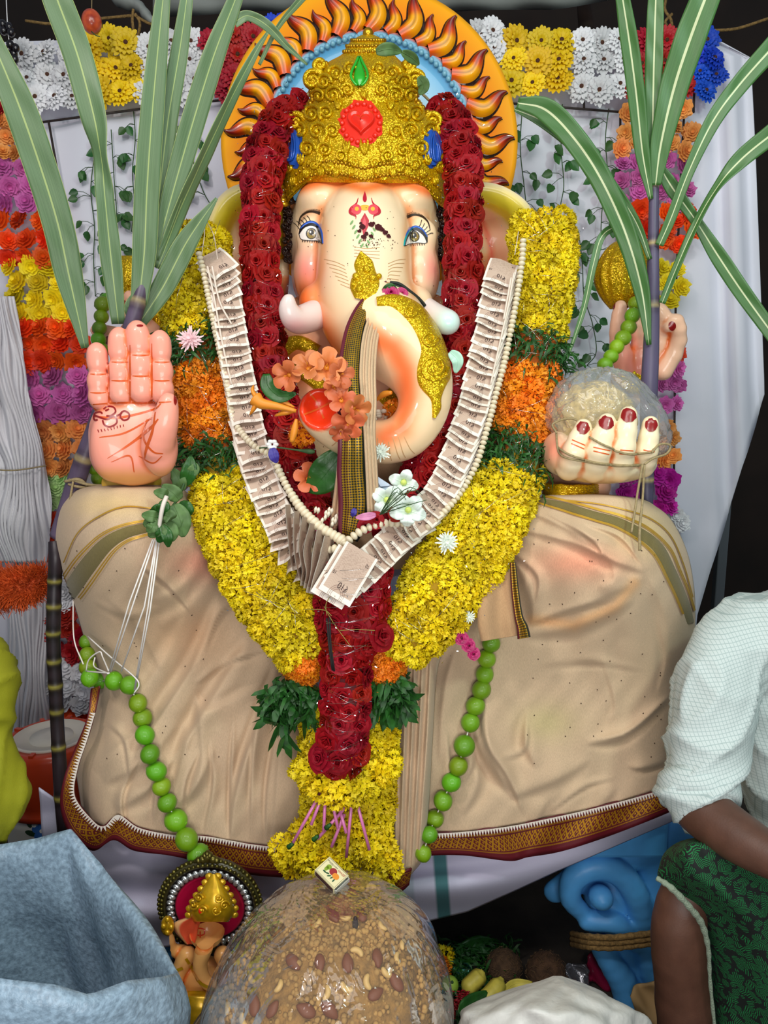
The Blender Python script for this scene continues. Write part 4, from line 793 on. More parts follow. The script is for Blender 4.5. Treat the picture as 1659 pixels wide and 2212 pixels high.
gourd('ritual_axe', [(552, 262, 285), (570, 244, 300), (600, 234, 306), (630, 240, 304), (650, 255, 298)], 1.90)
gourd('bracelet', [(600, 338, 352), (640, 330, 352), (690, 326, 350), (730, 322, 346), (760, 316, 344)], 1.88, 8)
p, r = pxpath([(320, 770, 1.88, 36), (400, 860, 1.95, 48), (480, 820, 1.98, 60), (560, 740, 1.97, 60)], 12); b = MB(); b.tube(p, r, 20); b.build('rear_arm', bpy.data.materials['peach painted arm'], idol)
# ================================================================ plinth
m_blue = mat('sky blue paint', (88, 172, 238), .45, vary=.18, vscale=14, bump=.25, bscale=40)
pl = thing('blue_plinth', 'sky blue painted plinth with scrolled leg under the white cloth', 'plinth', (0, 2, 0))
b = MB(); b.box((0, 2.03, .475), (1.36, .72, .13)); b.build('seat_slab', m_blue, pl, smooth=False, bevel=.01)
b = MB(); b.box((0, 2.36, .22), (1.36, .03, .44)); b.build('void_dark_panel', mat('void shade black', (16, 12, 10), .9), pl, smooth=False)  # black panel added to stand for the shaded void under the seat
for sx in (1, -1):
    S = SDF((.30, 1.60, -.01), (.80, 1.90, .56), .0065); fl = lambda x, y, Y: at(x, y, Y)
    for P in ([(1200, 1925, 1.74, 26), (1300, 1868, 1.74, 40), (1400, 1820, 1.74, 50), (1480, 1800, 1.76, 50)], [(1430, 1850, 1.76, 70), (1420, 1980, 1.76, 66), (1420, 2100, 1.76, 56), (1400, 2210, 1.74, 50), (1400, 2300, 1.72, 50)], [(1330, 1930, 1.75, 70), (1360, 2040, 1.75, 62), (1370, 2140, 1.75, 56)]): p, r = pxpath(P, 8); S.chain(p, r, .02, sq=.7)
    p, r = pxpath([(1262, 1975, 1.70, 18), (1232, 1940, 1.69, 22), (1240, 1896, 1.69, 25), (1285, 1872, 1.69, 26), (1335, 1884, 1.69, 27), (1372, 1930, 1.69, 27), (1388, 2000, 1.70, 26), (1398, 2070, 1.70, 24), (1418, 2150, 1.70, 20)], 26); S.chain(p, r, .008)
    S.ell(at(1298, 1938, 1.665), (.030, .035, .027), .006); p, r = pxpath([(1268, 1990, 1.69, 20), (1330, 1994, 1.68, 22), (1375, 2040, 1.69, 18)], 10); S.chain(p, r, .006)
    p, r = pxpath([(1290, 2030, 1.70, 22), (1320, 2080, 1.69, 26), (1350, 2130, 1.69, 30), (1365, 2190, 1.69, 34)], 8); S.chain(p, r, .01)
    v, q = S.mesh(); v = relax(v, q, 2); k = v[:, 2] > -1
    if sx < 0: v = v * (-1, 1, 1); q = q[:, ::-1]
    b = MB(); b.add(v * (1, 1, 1), q); b.build('scrolled_leg', m_blue, pl)
b = MB()
for k, y in enumerate((2021, 2032, 2043)):
    p, r = pxpath([(1235, y - 4, 1.76, 6), (1268, y + 2, 1.655, 6.5), (1330, y + 4, 1.635, 6.5), (1400, y - 4, 1.63, 6.5), (1470, y - 10, 1.66, 6)], 40); b.tube(p, r * (1 + .12 * np.sin(np.arange(40) * 1.9)), 8)
tag(b.build('coir_rope', m_rope), 'thick coir rope wound three times round the blue plinth leg', 'rope')
# ================================================================ draped cloths
def fabric(name, base=None, weave=900, attr=True, rough=.85, **k): return mat(name, base or (255, 255, 255), rough, vary=.16, vscale=weave, bump=.18, bscale=weave, attr=attr, spec=.2, sheen=.15, stretch=(1, 1, .18), **k)
m_dh = fabric('beige cotton'); m_white = mat('white cotton sheet', (208, 206, 228), .85, vary=.08, vscale=6, bump=.12, bscale=400)
n_ = NT('maroon zari border', .55); u, v = n_.uv(); A_, B_ = n_.op('MULTIPLY', u, 70), n_.op('MULTIPLY', v, 3.4)
d1 = n_.op('PINGPONG', n_.op('ADD', A_, B_), .5); d2 = n_.op('PINGPONG', n_.op('SUBTRACT', A_, B_), .5); ln = n_.op('MAXIMUM', n_.op('GREATER_THAN', d1, .36), n_.op('GREATER_THAN', d2, .36)); dots = n_.op('GREATER_THAN', n_.op('MULTIPLY', n_.op('SINE', n_.op('MULTIPLY', A_, 12.6)), n_.op('SINE', n_.op('MULTIPLY', B_, 14))), .1)
rgn = n_.band(v, .26, .70); gold = n_.op('MAXIMUM', n_.op('MULTIPLY', n_.op('MAXIMUM', n_.op('MULTIPLY', ln, n_.op('GREATER_THAN', n_.noise(900), .42)), n_.op('MULTIPLY', dots, n_.op('LESS_THAN', n_.op('MAXIMUM', d1, d2), .22))), rgn), n_.op('MULTIPLY', n_.op('MAXIMUM', n_.band(v, .16, .22), n_.band(v, .74, .78)), n_.op('GREATER_THAN', n_.op('SINE', n_.op('MULTIPLY', A_, 38)), -.2)))
m_zari = n_.done(n_.mix(gold, (92, 14, 26), (206, 150, 24)), n_.op('MULTIPLY', gold, .6))
def folds(x, y, L):
    d = np.zeros_like(x)
    for P, a, w_ in L:
        S = spline(P, 14); best = np.full(x.shape, 1e9); sg = np.zeros_like(x); tt = np.zeros_like(x)
        for i, (p, q) in enumerate(zip(S[:-1], S[1:])):
            v = q - p; l2 = v @ v + 1e-9; h = np.clip(((x - p[0]) * v[0] + (y - p[1]) * v[1]) / l2, 0, 1); qx, qy = x - p[0] - h * v[0], y - p[1] - h * v[1]; e = np.hypot(qx, qy); k = e < best
            best = np.where(k, e, best); sg = np.where(k, np.sign(v[0] * qy - v[1] * qx), sg); tt = np.where(k, (i + h) / 13, tt)
        tp_ = np.sin(np.clip(tt, .0, 1) * math.pi) ** .8 ; e = best * sg; wl = w_ * (.45 + .75 * tp_)
        d += a * tp_ * (np.exp(-(np.where(e > 0, e / (.55 * wl), e / (1.9 * wl))) ** 2) - .45 * np.exp(-((e - 1.5 * wl) / (.7 * wl)) ** 2))
    return d
def bilin(rows, n, m, hem=None):
    S = spline(rows, n); PX = S[:, 1:2] + (S[:, 2:3] - S[:, 1:2]) * np.linspace(0, 1, m)[None]; PY = np.repeat(S[:, :1], m, 1)
    if hem is not None: y0 = rows[0][0]; y1 = rows[-1][0]; H = np.interp(PX, *zip(*hem)); f = sstep(y0 + .45 * (y1 - y0), y1, PY); PY = PY + (H - y1) * f
    return PX, PY
dh = thing('dhoti', 'beige cotton dhoti with olive stripes and maroon zari hem over the knees', 'dhoti', (0, 1.6, .5))
FL = [([(475, 1285), (425, 1430), (345, 1555), (290, 1640)], .022, 15), ([(540, 1375), (480, 1480), (410, 1600), (375, 1720)], .022, 16), ([(600, 1430), (560, 1560), (515, 1700), (500, 1815)], .020, 10), ([(440, 1180), (400, 1260), (330, 1300)], .009, 16), ([(470, 1230), (410, 1310), (340, 1350)], .010, 16), ([(215, 1480), (290, 1500), (330, 1540)], .012, 16), ([(225, 1690), (310, 1640), (385, 1560)], .016, 20), ([(250, 1750), (330, 1690), (430, 1560)], .014, 14), ([(425, 1500), (440, 1640), (405, 1740)], .012, 14), ([(230, 1290), (300, 1350), (350, 1450)], .006, 14), ([(205, 1370), (260, 1440), (310, 1470)], .007, 13), ([(560, 1480), (450, 1540), (420, 1500)], .008, 12), ([(640, 1480), (610, 1600), (590, 1830)], .016, 14), ([(330, 1560), (250, 1620), (200, 1660)], .008, 14), ([(350, 1760), (420, 1700), (460, 1620)], .010, 12),
      ([(330, 1110), (240, 1105), (160, 1180)], .005, 10), ([(440, 1150), (380, 1150), (320, 1200)], .008, 14), ([(170, 1330), (240, 1400), (280, 1470)], .006, 12), ([(400, 1330), (360, 1420), (300, 1500)], .009, 14)]
FL += [([(505, 1560), (500, 1680), (497, 1815)], .010, 4), ([(560, 1520), (548, 1640), (540, 1815)], .008, 5), ([(440, 1410), (470, 1330), (520, 1290)], .008, 6), ([(420, 1480), (500, 1425), (590, 1400)], .009, 6), ([(350, 1600), (340, 1680), (330, 1780)], .009, 5), ([(270, 1790), (262, 1720), (300, 1640)], .010, 5), ([(390, 1780), (400, 1690), (430, 1620)], .009, 5), ([(230, 1560), (270, 1600), (280, 1680)], .006, 5), ([(200, 1300), (280, 1330), (360, 1310)], .005, 6), ([(300, 1220), (360, 1260), (420, 1330)], .006, 6), ([(455, 1600), (462, 1700), (440, 1800)], .009, 5), ([(600, 1560), (580, 1700), (575, 1830)], .010, 5)]
def depthL(x, y): return 1.60 - .165 * g2(x, y, 280, 1185, 190, 190) - .07 * sstep(1330, 1760, y) - .02 * sstep(1300, 1700, y) * g2(x, y, 300, 1700, 150, 300)
rowsL = [(1046, 215, 330), (1056, 168, 390), (1078, 140, 420), (1110, 123, 440), (1170, 118, 480), (1240, 136, 510), (1300, 158, 550), (1380, 182, 610), (1440, 204, 660), (1480, 214, 690), (1540, 206, 700), (1600, 188, 705), (1660, 168, 705), (1720, 162, 700), (1800, 175, 695)]
hemL = [(150, 1715), (170, 1735), (200, 1775), (225, 1787), (255, 1762), (300, 1790), (370, 1805), (440, 1808), (500, 1818), (560, 1828), (610, 1835), (700, 1840)]
def rip(x, y):
    return .0035 * np.sin(x / 41 + y / 63 + 1.5 * np.sin(y / 90)) + .0022 * np.sin(x / 23 - y / 37 + 2 * np.sin(x / 70)) + .0010 * np.sin(x / 9 + y / 21 + 2 * np.sin(y / 40))
def panel(nm, rows, hem, depth, FLs, n=170, m=200, wrapl=.10, wrapr=.04, colf=None):
    PX, PY = bilin(rows, n, m, hem); u = np.linspace(-1, 1, m)[None]; Y = depth(PX, PY) - 1.05 * folds(PX, PY, FLs) + wrapl * np.clip(-u, 0, 1) ** 8 + wrapr * np.clip(u, 0, 1) ** 8 + .10 * np.exp(-np.arange(n) / 3.0)[:, None] + rip(PX, PY)
    P = at(PX, PY, Y); b = MB(); c = np.repeat(np.array([[208, 181, 149.]]), n * m, 0)
    if colf: c = colf(c, PX.ravel(), PY.ravel())
    b.grid(P, 0, lin(c).reshape(n, m, 3)); o = b.build(nm, m_dh, dh, solid=.003, off=1); return o, bvh_of(*b.raw()), P
cl = lambda c, x, y: blend(blend(blend(c, (236, 156, 130), g2(x, y, 440, 1215, 80, 40) * .75), (236, 178, 130), g2(x, y, 400, 1370, 90, 60) * .4), (226, 196, 130), g2(x, y, 240, 1090, 90, 30) * .55)
knl, kbl, PL = panel('knee_drape', rowsL, hemL, depthL, FL, colf=cl)
FR = [([(1110, 1140), (1240, 1170), (1330, 1210), (1395, 1235)], .013, 12), ([(1130, 1098), (1250, 1148), (1330, 1180)], .011, 12), ([(1140, 1345), (1280, 1295), (1360, 1262)], .008, 12), ([(1120, 1372), (1250, 1350), (1370, 1295)], .010, 14), ([(1075, 1410), (1052, 1520), (1062, 1620), (1095, 1710)], .016, 16), ([(1020, 1560), (1060, 1640), (1130, 1730)], .014, 15), ([(1140, 1530), (1138, 1600), (1160, 1660)], .010, 12), ([(1090, 1725), (1200, 1682), (1275, 1640)], .007, 12), ([(1265, 1607), (1345, 1588), (1450, 1505)], .012, 9), ([(1360, 1662), (1440, 1640)], .008, 9), ([(935, 1430), (905, 1550), (890, 1700)], .018, 15), ([(985, 1400), (962, 1500), (950, 1650)], .016, 16), ([(1110, 1200), (1150, 1290), (1150, 1350)], .014, 14), ([(1310, 1190), (1330, 1250), (1290, 1270)], .006, 10), ([(1400, 1240), (1440, 1330), (1450, 1450)], .008, 16), ([(1340, 1380), (1350, 1450)], .004, 14), ([(1160, 1440), (1250, 1420), (1320, 1430)], .004, 10), ([(1000, 1760), (1030, 1690), (1020, 1620)], .010, 12), ([(1150, 1780), (1180, 1730)], .006, 12), ([(1280, 1755), (1330, 1700)], .006, 12), ([(880, 1450), (870, 1600), (865, 1800)], .018, 12)]
FR += [([(1180, 1110), (1260, 1150), (1300, 1190), (1290, 1200)], .007, 5), ([(1090, 1180), (1160, 1240), (1160, 1300)], .010, 6), ([(1260, 1130), (1340, 1160), (1390, 1225)], .008, 5), ([(1145, 1350), (1220, 1320), (1340, 1290)], .006, 5), ([(1270, 1604), (1360, 1580), (1450, 1500)], .009, 4), ([(1350, 1655), (1400, 1660), (1450, 1645)], .006, 4), ([(1040, 1500), (1050, 1600), (1100, 1680), (1130, 1760)], .010, 6), ([(1000, 1700), (1020, 1640), (1005, 1560)], .009, 6), ([(1080, 1640), (1130, 1620), (1140, 1560)], .008, 6), ([(960, 1780), (970, 1680), (965, 1580)], .010, 6), ([(1300, 1420), (1330, 1520), (1310, 1560)], .004, 6), ([(1200, 1440), (1280, 1430), (1400, 1450)], .004, 5), ([(1180, 1760), (1260, 1700), (1330, 1680)], .006, 5), ([(1420, 1330), (1440, 1420), (1420, 1500)], .006, 8)]
def depthR(x, y): return 1.60 - .165 * g2(x, y, 1320, 1220, 200, 200) - .06 * sstep(1300, 1720, y) - .02 * g2(x, y, 930, 1500, 80, 200)
rowsR = [(1066, 1190, 1300), (1078, 1160, 1385), (1096, 1135, 1420), (1120, 1105, 1448), (1165, 1075, 1474), (1220, 1045, 1492), (1300, 1000, 1502), (1400, 930, 1500), (1500, 865, 1490), (1600, 850, 1484), (1700, 848, 1480), (1790, 846, 1476)]
hemR = [(840, 1835), (880, 1820), (915, 1802), (1000, 1797), (1100, 1785), (1200, 1765), (1300, 1742), (1400, 1715), (1480, 1688)]
cr_ = lambda c, x, y: blend(blend(blend(blend(c, (244, 164, 132), g2(x, y, 1250, 1215, 95, 38) * .85), (240, 176, 116), np.exp(-(dpoly(x, y, [(1150, 1340), (1240, 1350), (1330, 1310), (1370, 1260)])[0] / 13) ** 2) * .6), (188, 180, 120), g2(x, y, 1180, 1560, 60, 40) * .5), (226, 200, 130), g2(x, y, 1400, 1140, 80, 60) * .4)
knr, kbr, PR = panel('knee_drape', rowsR, hemR, depthR, FR, wrapl=.03, wrapr=.12, colf=cr_)
PLT = [([(862 + k * 17, 1400), (858 + k * 16, 1600), (850 + k * 13, 1880)], .018, 5.5) for k in range(5)]
plt, pbt, PP = panel('front_pleats', [(1395, 880, 965), (1450, 870, 945), (1600, 858, 935), (1750, 848, 926), (1850, 846, 914), (1888, 832, 890)], None, lambda x, y: 1.475 + 0 * x, PLT, 60, 60, .04, .05)
# border strips, temple teeth, stripes
def strip(nm, top, bot, Y, m_, n=120, off=0.0, k=9, wave=.006, par=dh):
    T = spline(top, n); B = spline(bot, n); G = []; UV = []; L = 0; last = None
    for i in range(n):
        row = [T[i] + (B[i] - T[i]) * f for f in np.linspace(0, 1, k)]; y_ = [(Y(*p) if callable(Y) else Y) + off + wave * math.sin(i * .33 + f * 1.2) for p, f in zip(row, np.linspace(0, 1, k))]
        g = [at(p[0], p[1], yy) for p, yy in zip(row, y_)]
        if last is not None: L += np.linalg.norm(g[0] - last)
        last = g[0]; G.append(g); UV += [(L, f) for f in np.linspace(0, 1, k)]
    b = MB(); b.grid(np.array(G), 0, None, np.array(UV)); return b.build(nm, m_, par, solid=.003)
dl = lambda x, y: float(depthL(np.array(x, float), np.array(min(y, 1800), float)))
dr_ = lambda x, y: float(depthR(np.array(x, float), np.array(min(y, 1780), float)))
strip('hem_border', [(216, 1482), (206, 1540), (188, 1600), (168, 1660), (162, 1720), (200, 1772), (225, 1785), (255, 1760), (300, 1788), (370, 1803), (440, 1806), (500, 1816), (560, 1826), (690, 1838)], [(196, 1488), (188, 1550), (160, 1620), (138, 1680), (130, 1740), (150, 1800), (200, 1838), (245, 1815), (290, 1838), (365, 1848), (430, 1862), (500, 1880), (560, 1892), (690, 1900)], dl, m_zari, off=-.002)
strip('hem_border', [(846, 1832), (880, 1818), (915, 1800), (1000, 1795), (1100, 1783), (1200, 1763), (1300, 1740), (1400, 1713), (1476, 1688)], [(850, 1880), (885, 1866), (920, 1850), (1000, 1848), (1100, 1860), (1140, 1852), (1210, 1840), (1300, 1812), (1400, 1774), (1476, 1742)], dr_, m_zari, off=-.002)
strip('hem_border', [(830, 1884), (850, 1882), (872, 1880), (890, 1876)], [(834, 1922), (852, 1930), (868, 1926), (884, 1912)], 1.468, m_zari, 20)
m_tooth = mat('white thread', (226, 216, 204), .8)
def teeth(hem, depth, x0, x1, step=6.2):
    b = MB(); S = spline(hem, 300)
    P = resample(np.c_[S, np.zeros(len(S))], step)[:, :2]
    for p, q in zip(P[:-1], P[1:]):
        if not x0 <= p[0] <= x1: continue
        d = q - p; nrm = np.array([-d[1], d[0]]) / (np.hypot(*d) + 1e-6); t3 = [p, q, (p + q) / 2 + nrm * 12]; V = [at(a, c, depth(a, c) - .013) for a, c in t3]; b.slab(V, np.cross(V[1] - V[0], V[2] - V[0]), .001)
    return b.build('temple_edge', m_tooth, dh, smooth=False, kind='stuff')
teeth([(206, 1540), (188, 1600), (168, 1660), (162, 1720), (200, 1772), (225, 1785), (255, 1760), (300, 1788), (370, 1803), (440, 1806), (500, 1816), (560, 1826), (690, 1838)], dl, 100, 600); teeth(hemR[2:], dr_, 915, 1476)
m_olive = fabric('olive stripe', (122, 110, 66), attr=False); m_gline = mat('gold thread', (204, 160, 52), .45, .4)
def stripe(bv, P, gold, Y):
    b = MB(); relief(b, bv, P, .0004, m=5, n=50, Y=Y, base=.0022); b.build('stripe', m_olive, dh); b = MB()
    S = spline(P, 40); D = unit(np.gradient(S[:, :2], axis=0))
    for s in (-1, 1):
        for o in (.56, .68): stroke(b, bv, [(x - dy * w_ * o * s, y + dx * w_ * o * s, 2.4) for (x, y, w_), (dx, dy) in zip(S[::4], D[::4])], 2.4, .003, 0, 50, Y=Y)
    stroke(b, bv, gold, 2.6, .003, 0, 60, Y=Y); b.build('gold_lines', m_gline, dh, kind='stuff')
stripe(kbl, [(316, 1140, 24), (270, 1152, 28), (230, 1176, 36), (190, 1222, 44), (162, 1262, 44), (146, 1286, 40)], [(326, 1099), (270, 1097), (225, 1112), (172, 1150), (140, 1215)], 1.48)
stripe(kbr, [(1165, 1080, 12), (1215, 1092, 18), (1280, 1112, 20), (1345, 1132, 23), (1415, 1176, 28), (1450, 1236, 26), (1478, 1300, 23), (1492, 1345, 18)], [(1225, 1082), (1290, 1090), (1340, 1100), (1400, 1120), (1445, 1157), (1474, 1220), (1494, 1290)], 1.48)
# --- specks of seed on the cloth
b = MB()
for _ in range(90):
    x, y = (rng.uniform(160, 480), rng.uniform(1090, 1650)) if rng.uniform() < .4 else (rng.uniform(1130, 1460), rng.uniform(1130, 1650)); h = cast(kbl if x < 700 else kbr, x, y)
    if h: b.ball(h[0] + h[1] * .001, (.0018, .0012, .0010), 5, 4, rot=rotm(look(h[1], rng.uniform(0, 6))))
tag(b.build('seed_specks', mat('dark seed', (60, 40, 22), .8)), 'tiny dark seeds scattered over the beige dhoti', 'seeds', kind='stuff')
# --- white sheet over the plinth, green striped
n, m = 50, 240; xs = np.linspace(95, 1476, m); yt = np.interp(xs, [95, 150, 300, 600, 900, 1200, 1476], [1700, 1740, 1760, 1790, 1790, 1740, 1670]); yb_ = np.interp(xs, [95, 340, 600, 880, 1000, 1100, 1200, 1320, 1476], [2075, 2045, 2015, 1996, 1968, 1925, 1880, 1830, 1764])
V_ = np.linspace(0, 1, n)[:, None]; PX = np.repeat(xs[None], n, 0) + 0; PY = yt + (yb_ - yt) * V_; Y = 1.615 - .014 * np.sin(PY / 15 + PX / 150 + .6 * np.sin(PX / 90)) - .010 * np.sin((PY + PX * .35) / 27) + .03 * V_ ** 8 - .02 * g2(PX, PY, 250, 1900, 200, 80)
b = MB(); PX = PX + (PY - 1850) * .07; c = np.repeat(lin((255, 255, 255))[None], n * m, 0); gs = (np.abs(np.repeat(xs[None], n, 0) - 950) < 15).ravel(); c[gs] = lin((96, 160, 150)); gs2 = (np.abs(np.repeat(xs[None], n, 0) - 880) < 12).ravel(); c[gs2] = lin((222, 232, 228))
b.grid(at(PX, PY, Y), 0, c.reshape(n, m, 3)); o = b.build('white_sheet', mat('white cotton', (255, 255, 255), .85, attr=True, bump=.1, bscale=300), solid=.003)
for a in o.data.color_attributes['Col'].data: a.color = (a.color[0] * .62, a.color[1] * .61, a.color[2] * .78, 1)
tag(o, 'white cotton sheet with a green stripe hanging over the plinth front', 'cloth')
# --- shawl on the chest and its folded end
sh = thing('beige_shawl', 'beige shawl with black and gold border draped over the trunk and chest', 'shawl', (0, 1.55, 1.0))
n, m = 60, 70; PX, PY = np.meshgrid(np.linspace(600, 1010, m), np.linspace(930, 1230, n)); Y = 1.625 + .0004 * np.abs(PX - 770) - .00022 * (PY - 930) - folds(PX, PY, [([(830, 975), (900, 1010), (940, 1060)], .02, 12), ([(860, 960), (960, 990)], .018, 12), ([(640, 960), (700, 1030), (690, 1120)], .016, 14), ([(640, 1040), (660, 1150)], .014, 12), ([(860, 1040), (900, 1100)], .012, 12)])
b = MB(); b.grid(at(PX, PY, Y), 0, np.broadcast_to(lin((206, 172, 134)), (n, m, 3))); b.build('chest_fold', m_dh, sh, solid=.003)
n_ = NT('gold brocade border', .45); u, v = n_.uv(); A_ = n_.op('MULTIPLY', u, 620); B_ = n_.op('MULTIPLY', v, 34); ww = n_.op('MULTIPLY', n_.op('SINE', n_.op('ADD', A_, B_)), n_.op('SINE', n_.op('SUBTRACT', A_, B_))); spk = n_.op('GREATER_THAN', n_.op('ADD', ww, n_.op('MULTIPLY', n_.noise(800, False), 1.1)), .50)
core = n_.band(v, .14, .86); gold = n_.op('MULTIPLY', spk, core); dk = n_.mix(n_.band(v, .42, .5), n_.mix(n_.op('LESS_THAN', v, .42), (26, 34, 22), (58, 24, 22)), (16, 40, 28)); ed = n_.mix(n_.op('LESS_THAN', v, .14), n_.mix(n_.op('GREATER_THAN', v, .9), dk, (22, 38, 38)), (96, 22, 40))
m_broc = n_.done(n_.mix(gold, ed, (190, 148, 40)), n_.op('MULTIPLY', gold, .75))
def hang(nm, P, m_, n=90, k=9, curl=.004, ph=0, par=sh, col=None):
    """band hanging in air: (px, py, Y, width px, tilt)"""
    S = spline(P, n); D = unit(np.gradient(S[:, :2], axis=0)); G = []; UV = []; L = 0; last = None
    for i, (x, y, Y, wd, tl) in enumerate(S):
        dx, dy = D[i]; g = []
        for f in np.linspace(-1, 1, k): g.append(at(x + dy * wd / 2 * f, y - dx * wd / 2 * f, Y + curl * math.cos(f * 5 + ph) + tl * f))
        if last is not None: L += np.linalg.norm(g[k // 2] - last)
        last = g[k // 2]; G.append(g); UV += [(L, f) for f in np.linspace(0, 1, k)]
    b = MB(); b.grid(np.array(G), 0, col, np.array(UV)); return b.build(nm, m_, par, solid=.0016)
hang('brocade_border', [(838, 613, 1.598, 14, 0), (812, 632, 1.590, 22, .004), (784, 668, 1.556, 32, .006), (766, 715, 1.515, 42, .008), (757, 775, 1.465, 48, .008), (755, 840, 1.425, 52, .006), (759, 900, 1.405, 58, .004), (760, 960, 1.40, 60, .003), (760, 1020, 1.41, 64, .003), (764, 1085, 1.42, 66, .003), (760, 1130, 1.425, 60, .003), (752, 1165, 1.43, 40, .003)], m_broc, ph=1)
for k, (o, wd) in enumerate(((5, 12), (17, 13), (28, 10))):
    hang('shawl_fold', [(846 + k * 5, 616 + k * 3, 1.604 + .004 * k, 7, 0), (828 + o * .6, 640 + k * 2, 1.596 + .003 * k, 9, .004), (800 + o, 680, 1.562 + .004 * k, wd, .006), (784 + o, 730, 1.516 + .004 * k, wd, .006), (778 + o, 800, 1.455 + .004 * k, wd, .006), (782 + o * .9, 870, 1.42 + .004 * k, wd, .004), (789 + o * .55, 930, 1.405 + .004 * k, wd, .004), (793 + o * .55, 1000, 1.408 + .004 * k, wd, .004), (796 + o * .6, 1080, 1.42 + .004 * k, wd, .004), (798 + o * .6, 1130, 1.43 + .004 * k, wd, .004)], m_dh, par=sh, curl=.002, col=np.broadcast_to(lin((208, 178, 142)), (90, 9, 3)))
hang('shawl_fold', [(738, 950, 1.43, 8, 0), (734, 1020, 1.435, 12, 0), (728, 1090, 1.445, 18, 0), (718, 1150, 1.45, 14, 0)], m_dh, n=90, par=sh, col=np.broadcast_to(lin((206, 170, 134)), (90, 9, 3)))
hang('dark_edge', [(842, 612, 1.597, 8, 0), (862, 616, 1.60, 9, 0), (884, 632, 1.61, 10, 0), (904, 648, 1.63, 9, 0), (922, 668, 1.66, 8, 0)], mat('black green edge', (32, 40, 34), .7), n=30)
hang('shawl_fold', [(1080, 1235, 1.47, 60, .01), (1078, 1290, 1.45, 84, .012), (1078, 1340, 1.44, 92, .012), (1084, 1378, 1.44, 90, .012)], m_dh, k=13, curl=.006, col=np.broadcast_to(lin((190, 152, 112)), (90, 13, 3)))
hang('brocade_border', [(1108, 1215, 1.455, 10, 0), (1112, 1270, 1.44, 14, 0), (1120, 1330, 1.432, 16, 0), (1128, 1355, 1.43, 22, 0), (1132, 1378, 1.43, 26, 0)], m_broc)
# ================================================================ garlands
def tube_core(P, n, fl=.75, seg=22, shrink=.86):
    S = spline(P, n); pts = at(S[:, 0], S[:, 1], S[:, 2]); r = np.array([q[3] * mpp(q[1], q[2]) for q in S]); T = tangents(pts); Nn = unit(CAM - pts); Nn = unit(Nn - T * (Nn * T).sum(1)[:, None]); B = np.cross(T, Nn)
    t = np.arange(seg) * 2 * math.pi / seg; return pts, r, T, Nn, B, np.array([p + k * shrink * (fl * np.cos(t)[:, None] * a + np.sin(t)[:, None] * b_) for p, k, a, b_ in zip(pts, r, Nn, B)])
def sites(P, step, fl=.75, amax=105, wr=1.0):
    """spots over the viewer's side of a flattened tube: position, outward normal, photo y"""
    S = spline(P, 160); pts = at(S[:, 0], S[:, 1], S[:, 2]); r = np.array([q[3] * mpp(q[1], q[2]) for q in S]); q, rr_ = resample(pts, step, r); T = tangents(q); Nn = unit(CAM - q); Nn = unit(Nn - T * (Nn * T).sum(1)[:, None]); B = np.cross(T, Nn); out = []
    for i in range(len(q)):
        m = max(2, int(round(rr_[i] * math.radians(2 * amax) * (1 + fl) / 2 / (step * wr))))
        for j in range(m + 1 if False else m):
            a = math.radians(-amax + 2 * amax * (j + .5 * (1 + (i % 2) * .8 - .4)) / m) + rng.uniform(-.06, .06); n_v = unit(math.cos(a) * Nn[i] + fl * math.sin(a) * B[i]); p = q[i] + rr_[i] * (fl * math.cos(a) * Nn[i] + math.sin(a) * B[i]); out.append((p + T[i] * rng.uniform(-.15, .15) * step, n_v, T[i]))
    return out
def head_mesh(nm, m):
    b = MB(); n = 150
    for k in range(n):
        z = 1 - (k + .5) / n * 1.15; ph = k * 2.39996 + rng.uniform(-.2, .2); rr_ = math.sqrt(max(0, 1 - z * z)); d = np.array([rr_ * math.cos(ph), rr_ * math.sin(ph), z]); c = d * np.array([1, 1, .62]) * rng.uniform(.80, 1.02)
        t1 = unit(np.cross(d, rng.normal(0, 1, 3))); t2 = np.cross(d, t1); w_, L = rng.uniform(.10, .17), rng.uniform(.10, .18); o = d * rng.uniform(.03, .12); V = []
        for j, q in enumerate((-1, 0, 1)):
            for f in (-1, 1): V.append(c - d * .10 * (f < 0) + t1 * w_ * q + t2 * L * f * .6 + o * (f > 0) + d * .05 * (1 if q else -1) * (f > 0))
        b.add(V, [(0, 1, 3, 2), (2, 3, 5, 4)])
    return b.mesh(nm, m)
m_mar = mat('yellow marigold', (234, 208, 0), .65, hue=.006, sub=0); m_mor = mat('orange marigold', (244, 140, 4), .65, hue=.012); m_myc = mat('marigold inner', (160, 124, 6), .9); m_moc = mat('orange marigold inner', (170, 80, 8), .9)
m_grn = mat('green leaves', (36, 96, 28), .55, vary=.6, vscale=60); m_tin = mat('silver tinsel', (235, 238, 240), .12, 1.0)
mh = [head_mesh('marigold', m_mar) for _ in range(4)]; mo_ = [head_mesh('orange_marigold', m_mor) for _ in range(3)]
mg = thing('marigold_garland', 'huge yellow and orange marigold garland with green bands hanging round the idol', 'garland', (0, 1.6, .9))
ML = [(434, 520, 1.80, 60), (428, 560, 1.78, 68), (418, 640, 1.74, 64), (412, 700, 1.72, 58), (424, 760, 1.70, 56), (442, 830, 1.68, 60), (446, 900, 1.66, 60), (456, 960, 1.64, 54), (478, 1020, 1.60, 60), (488, 1080, 1.55, 72), (520, 1160, 1.51, 80), (565, 1250, 1.475, 80), (620, 1340, 1.44, 72), (652, 1400, 1.43, 56)]
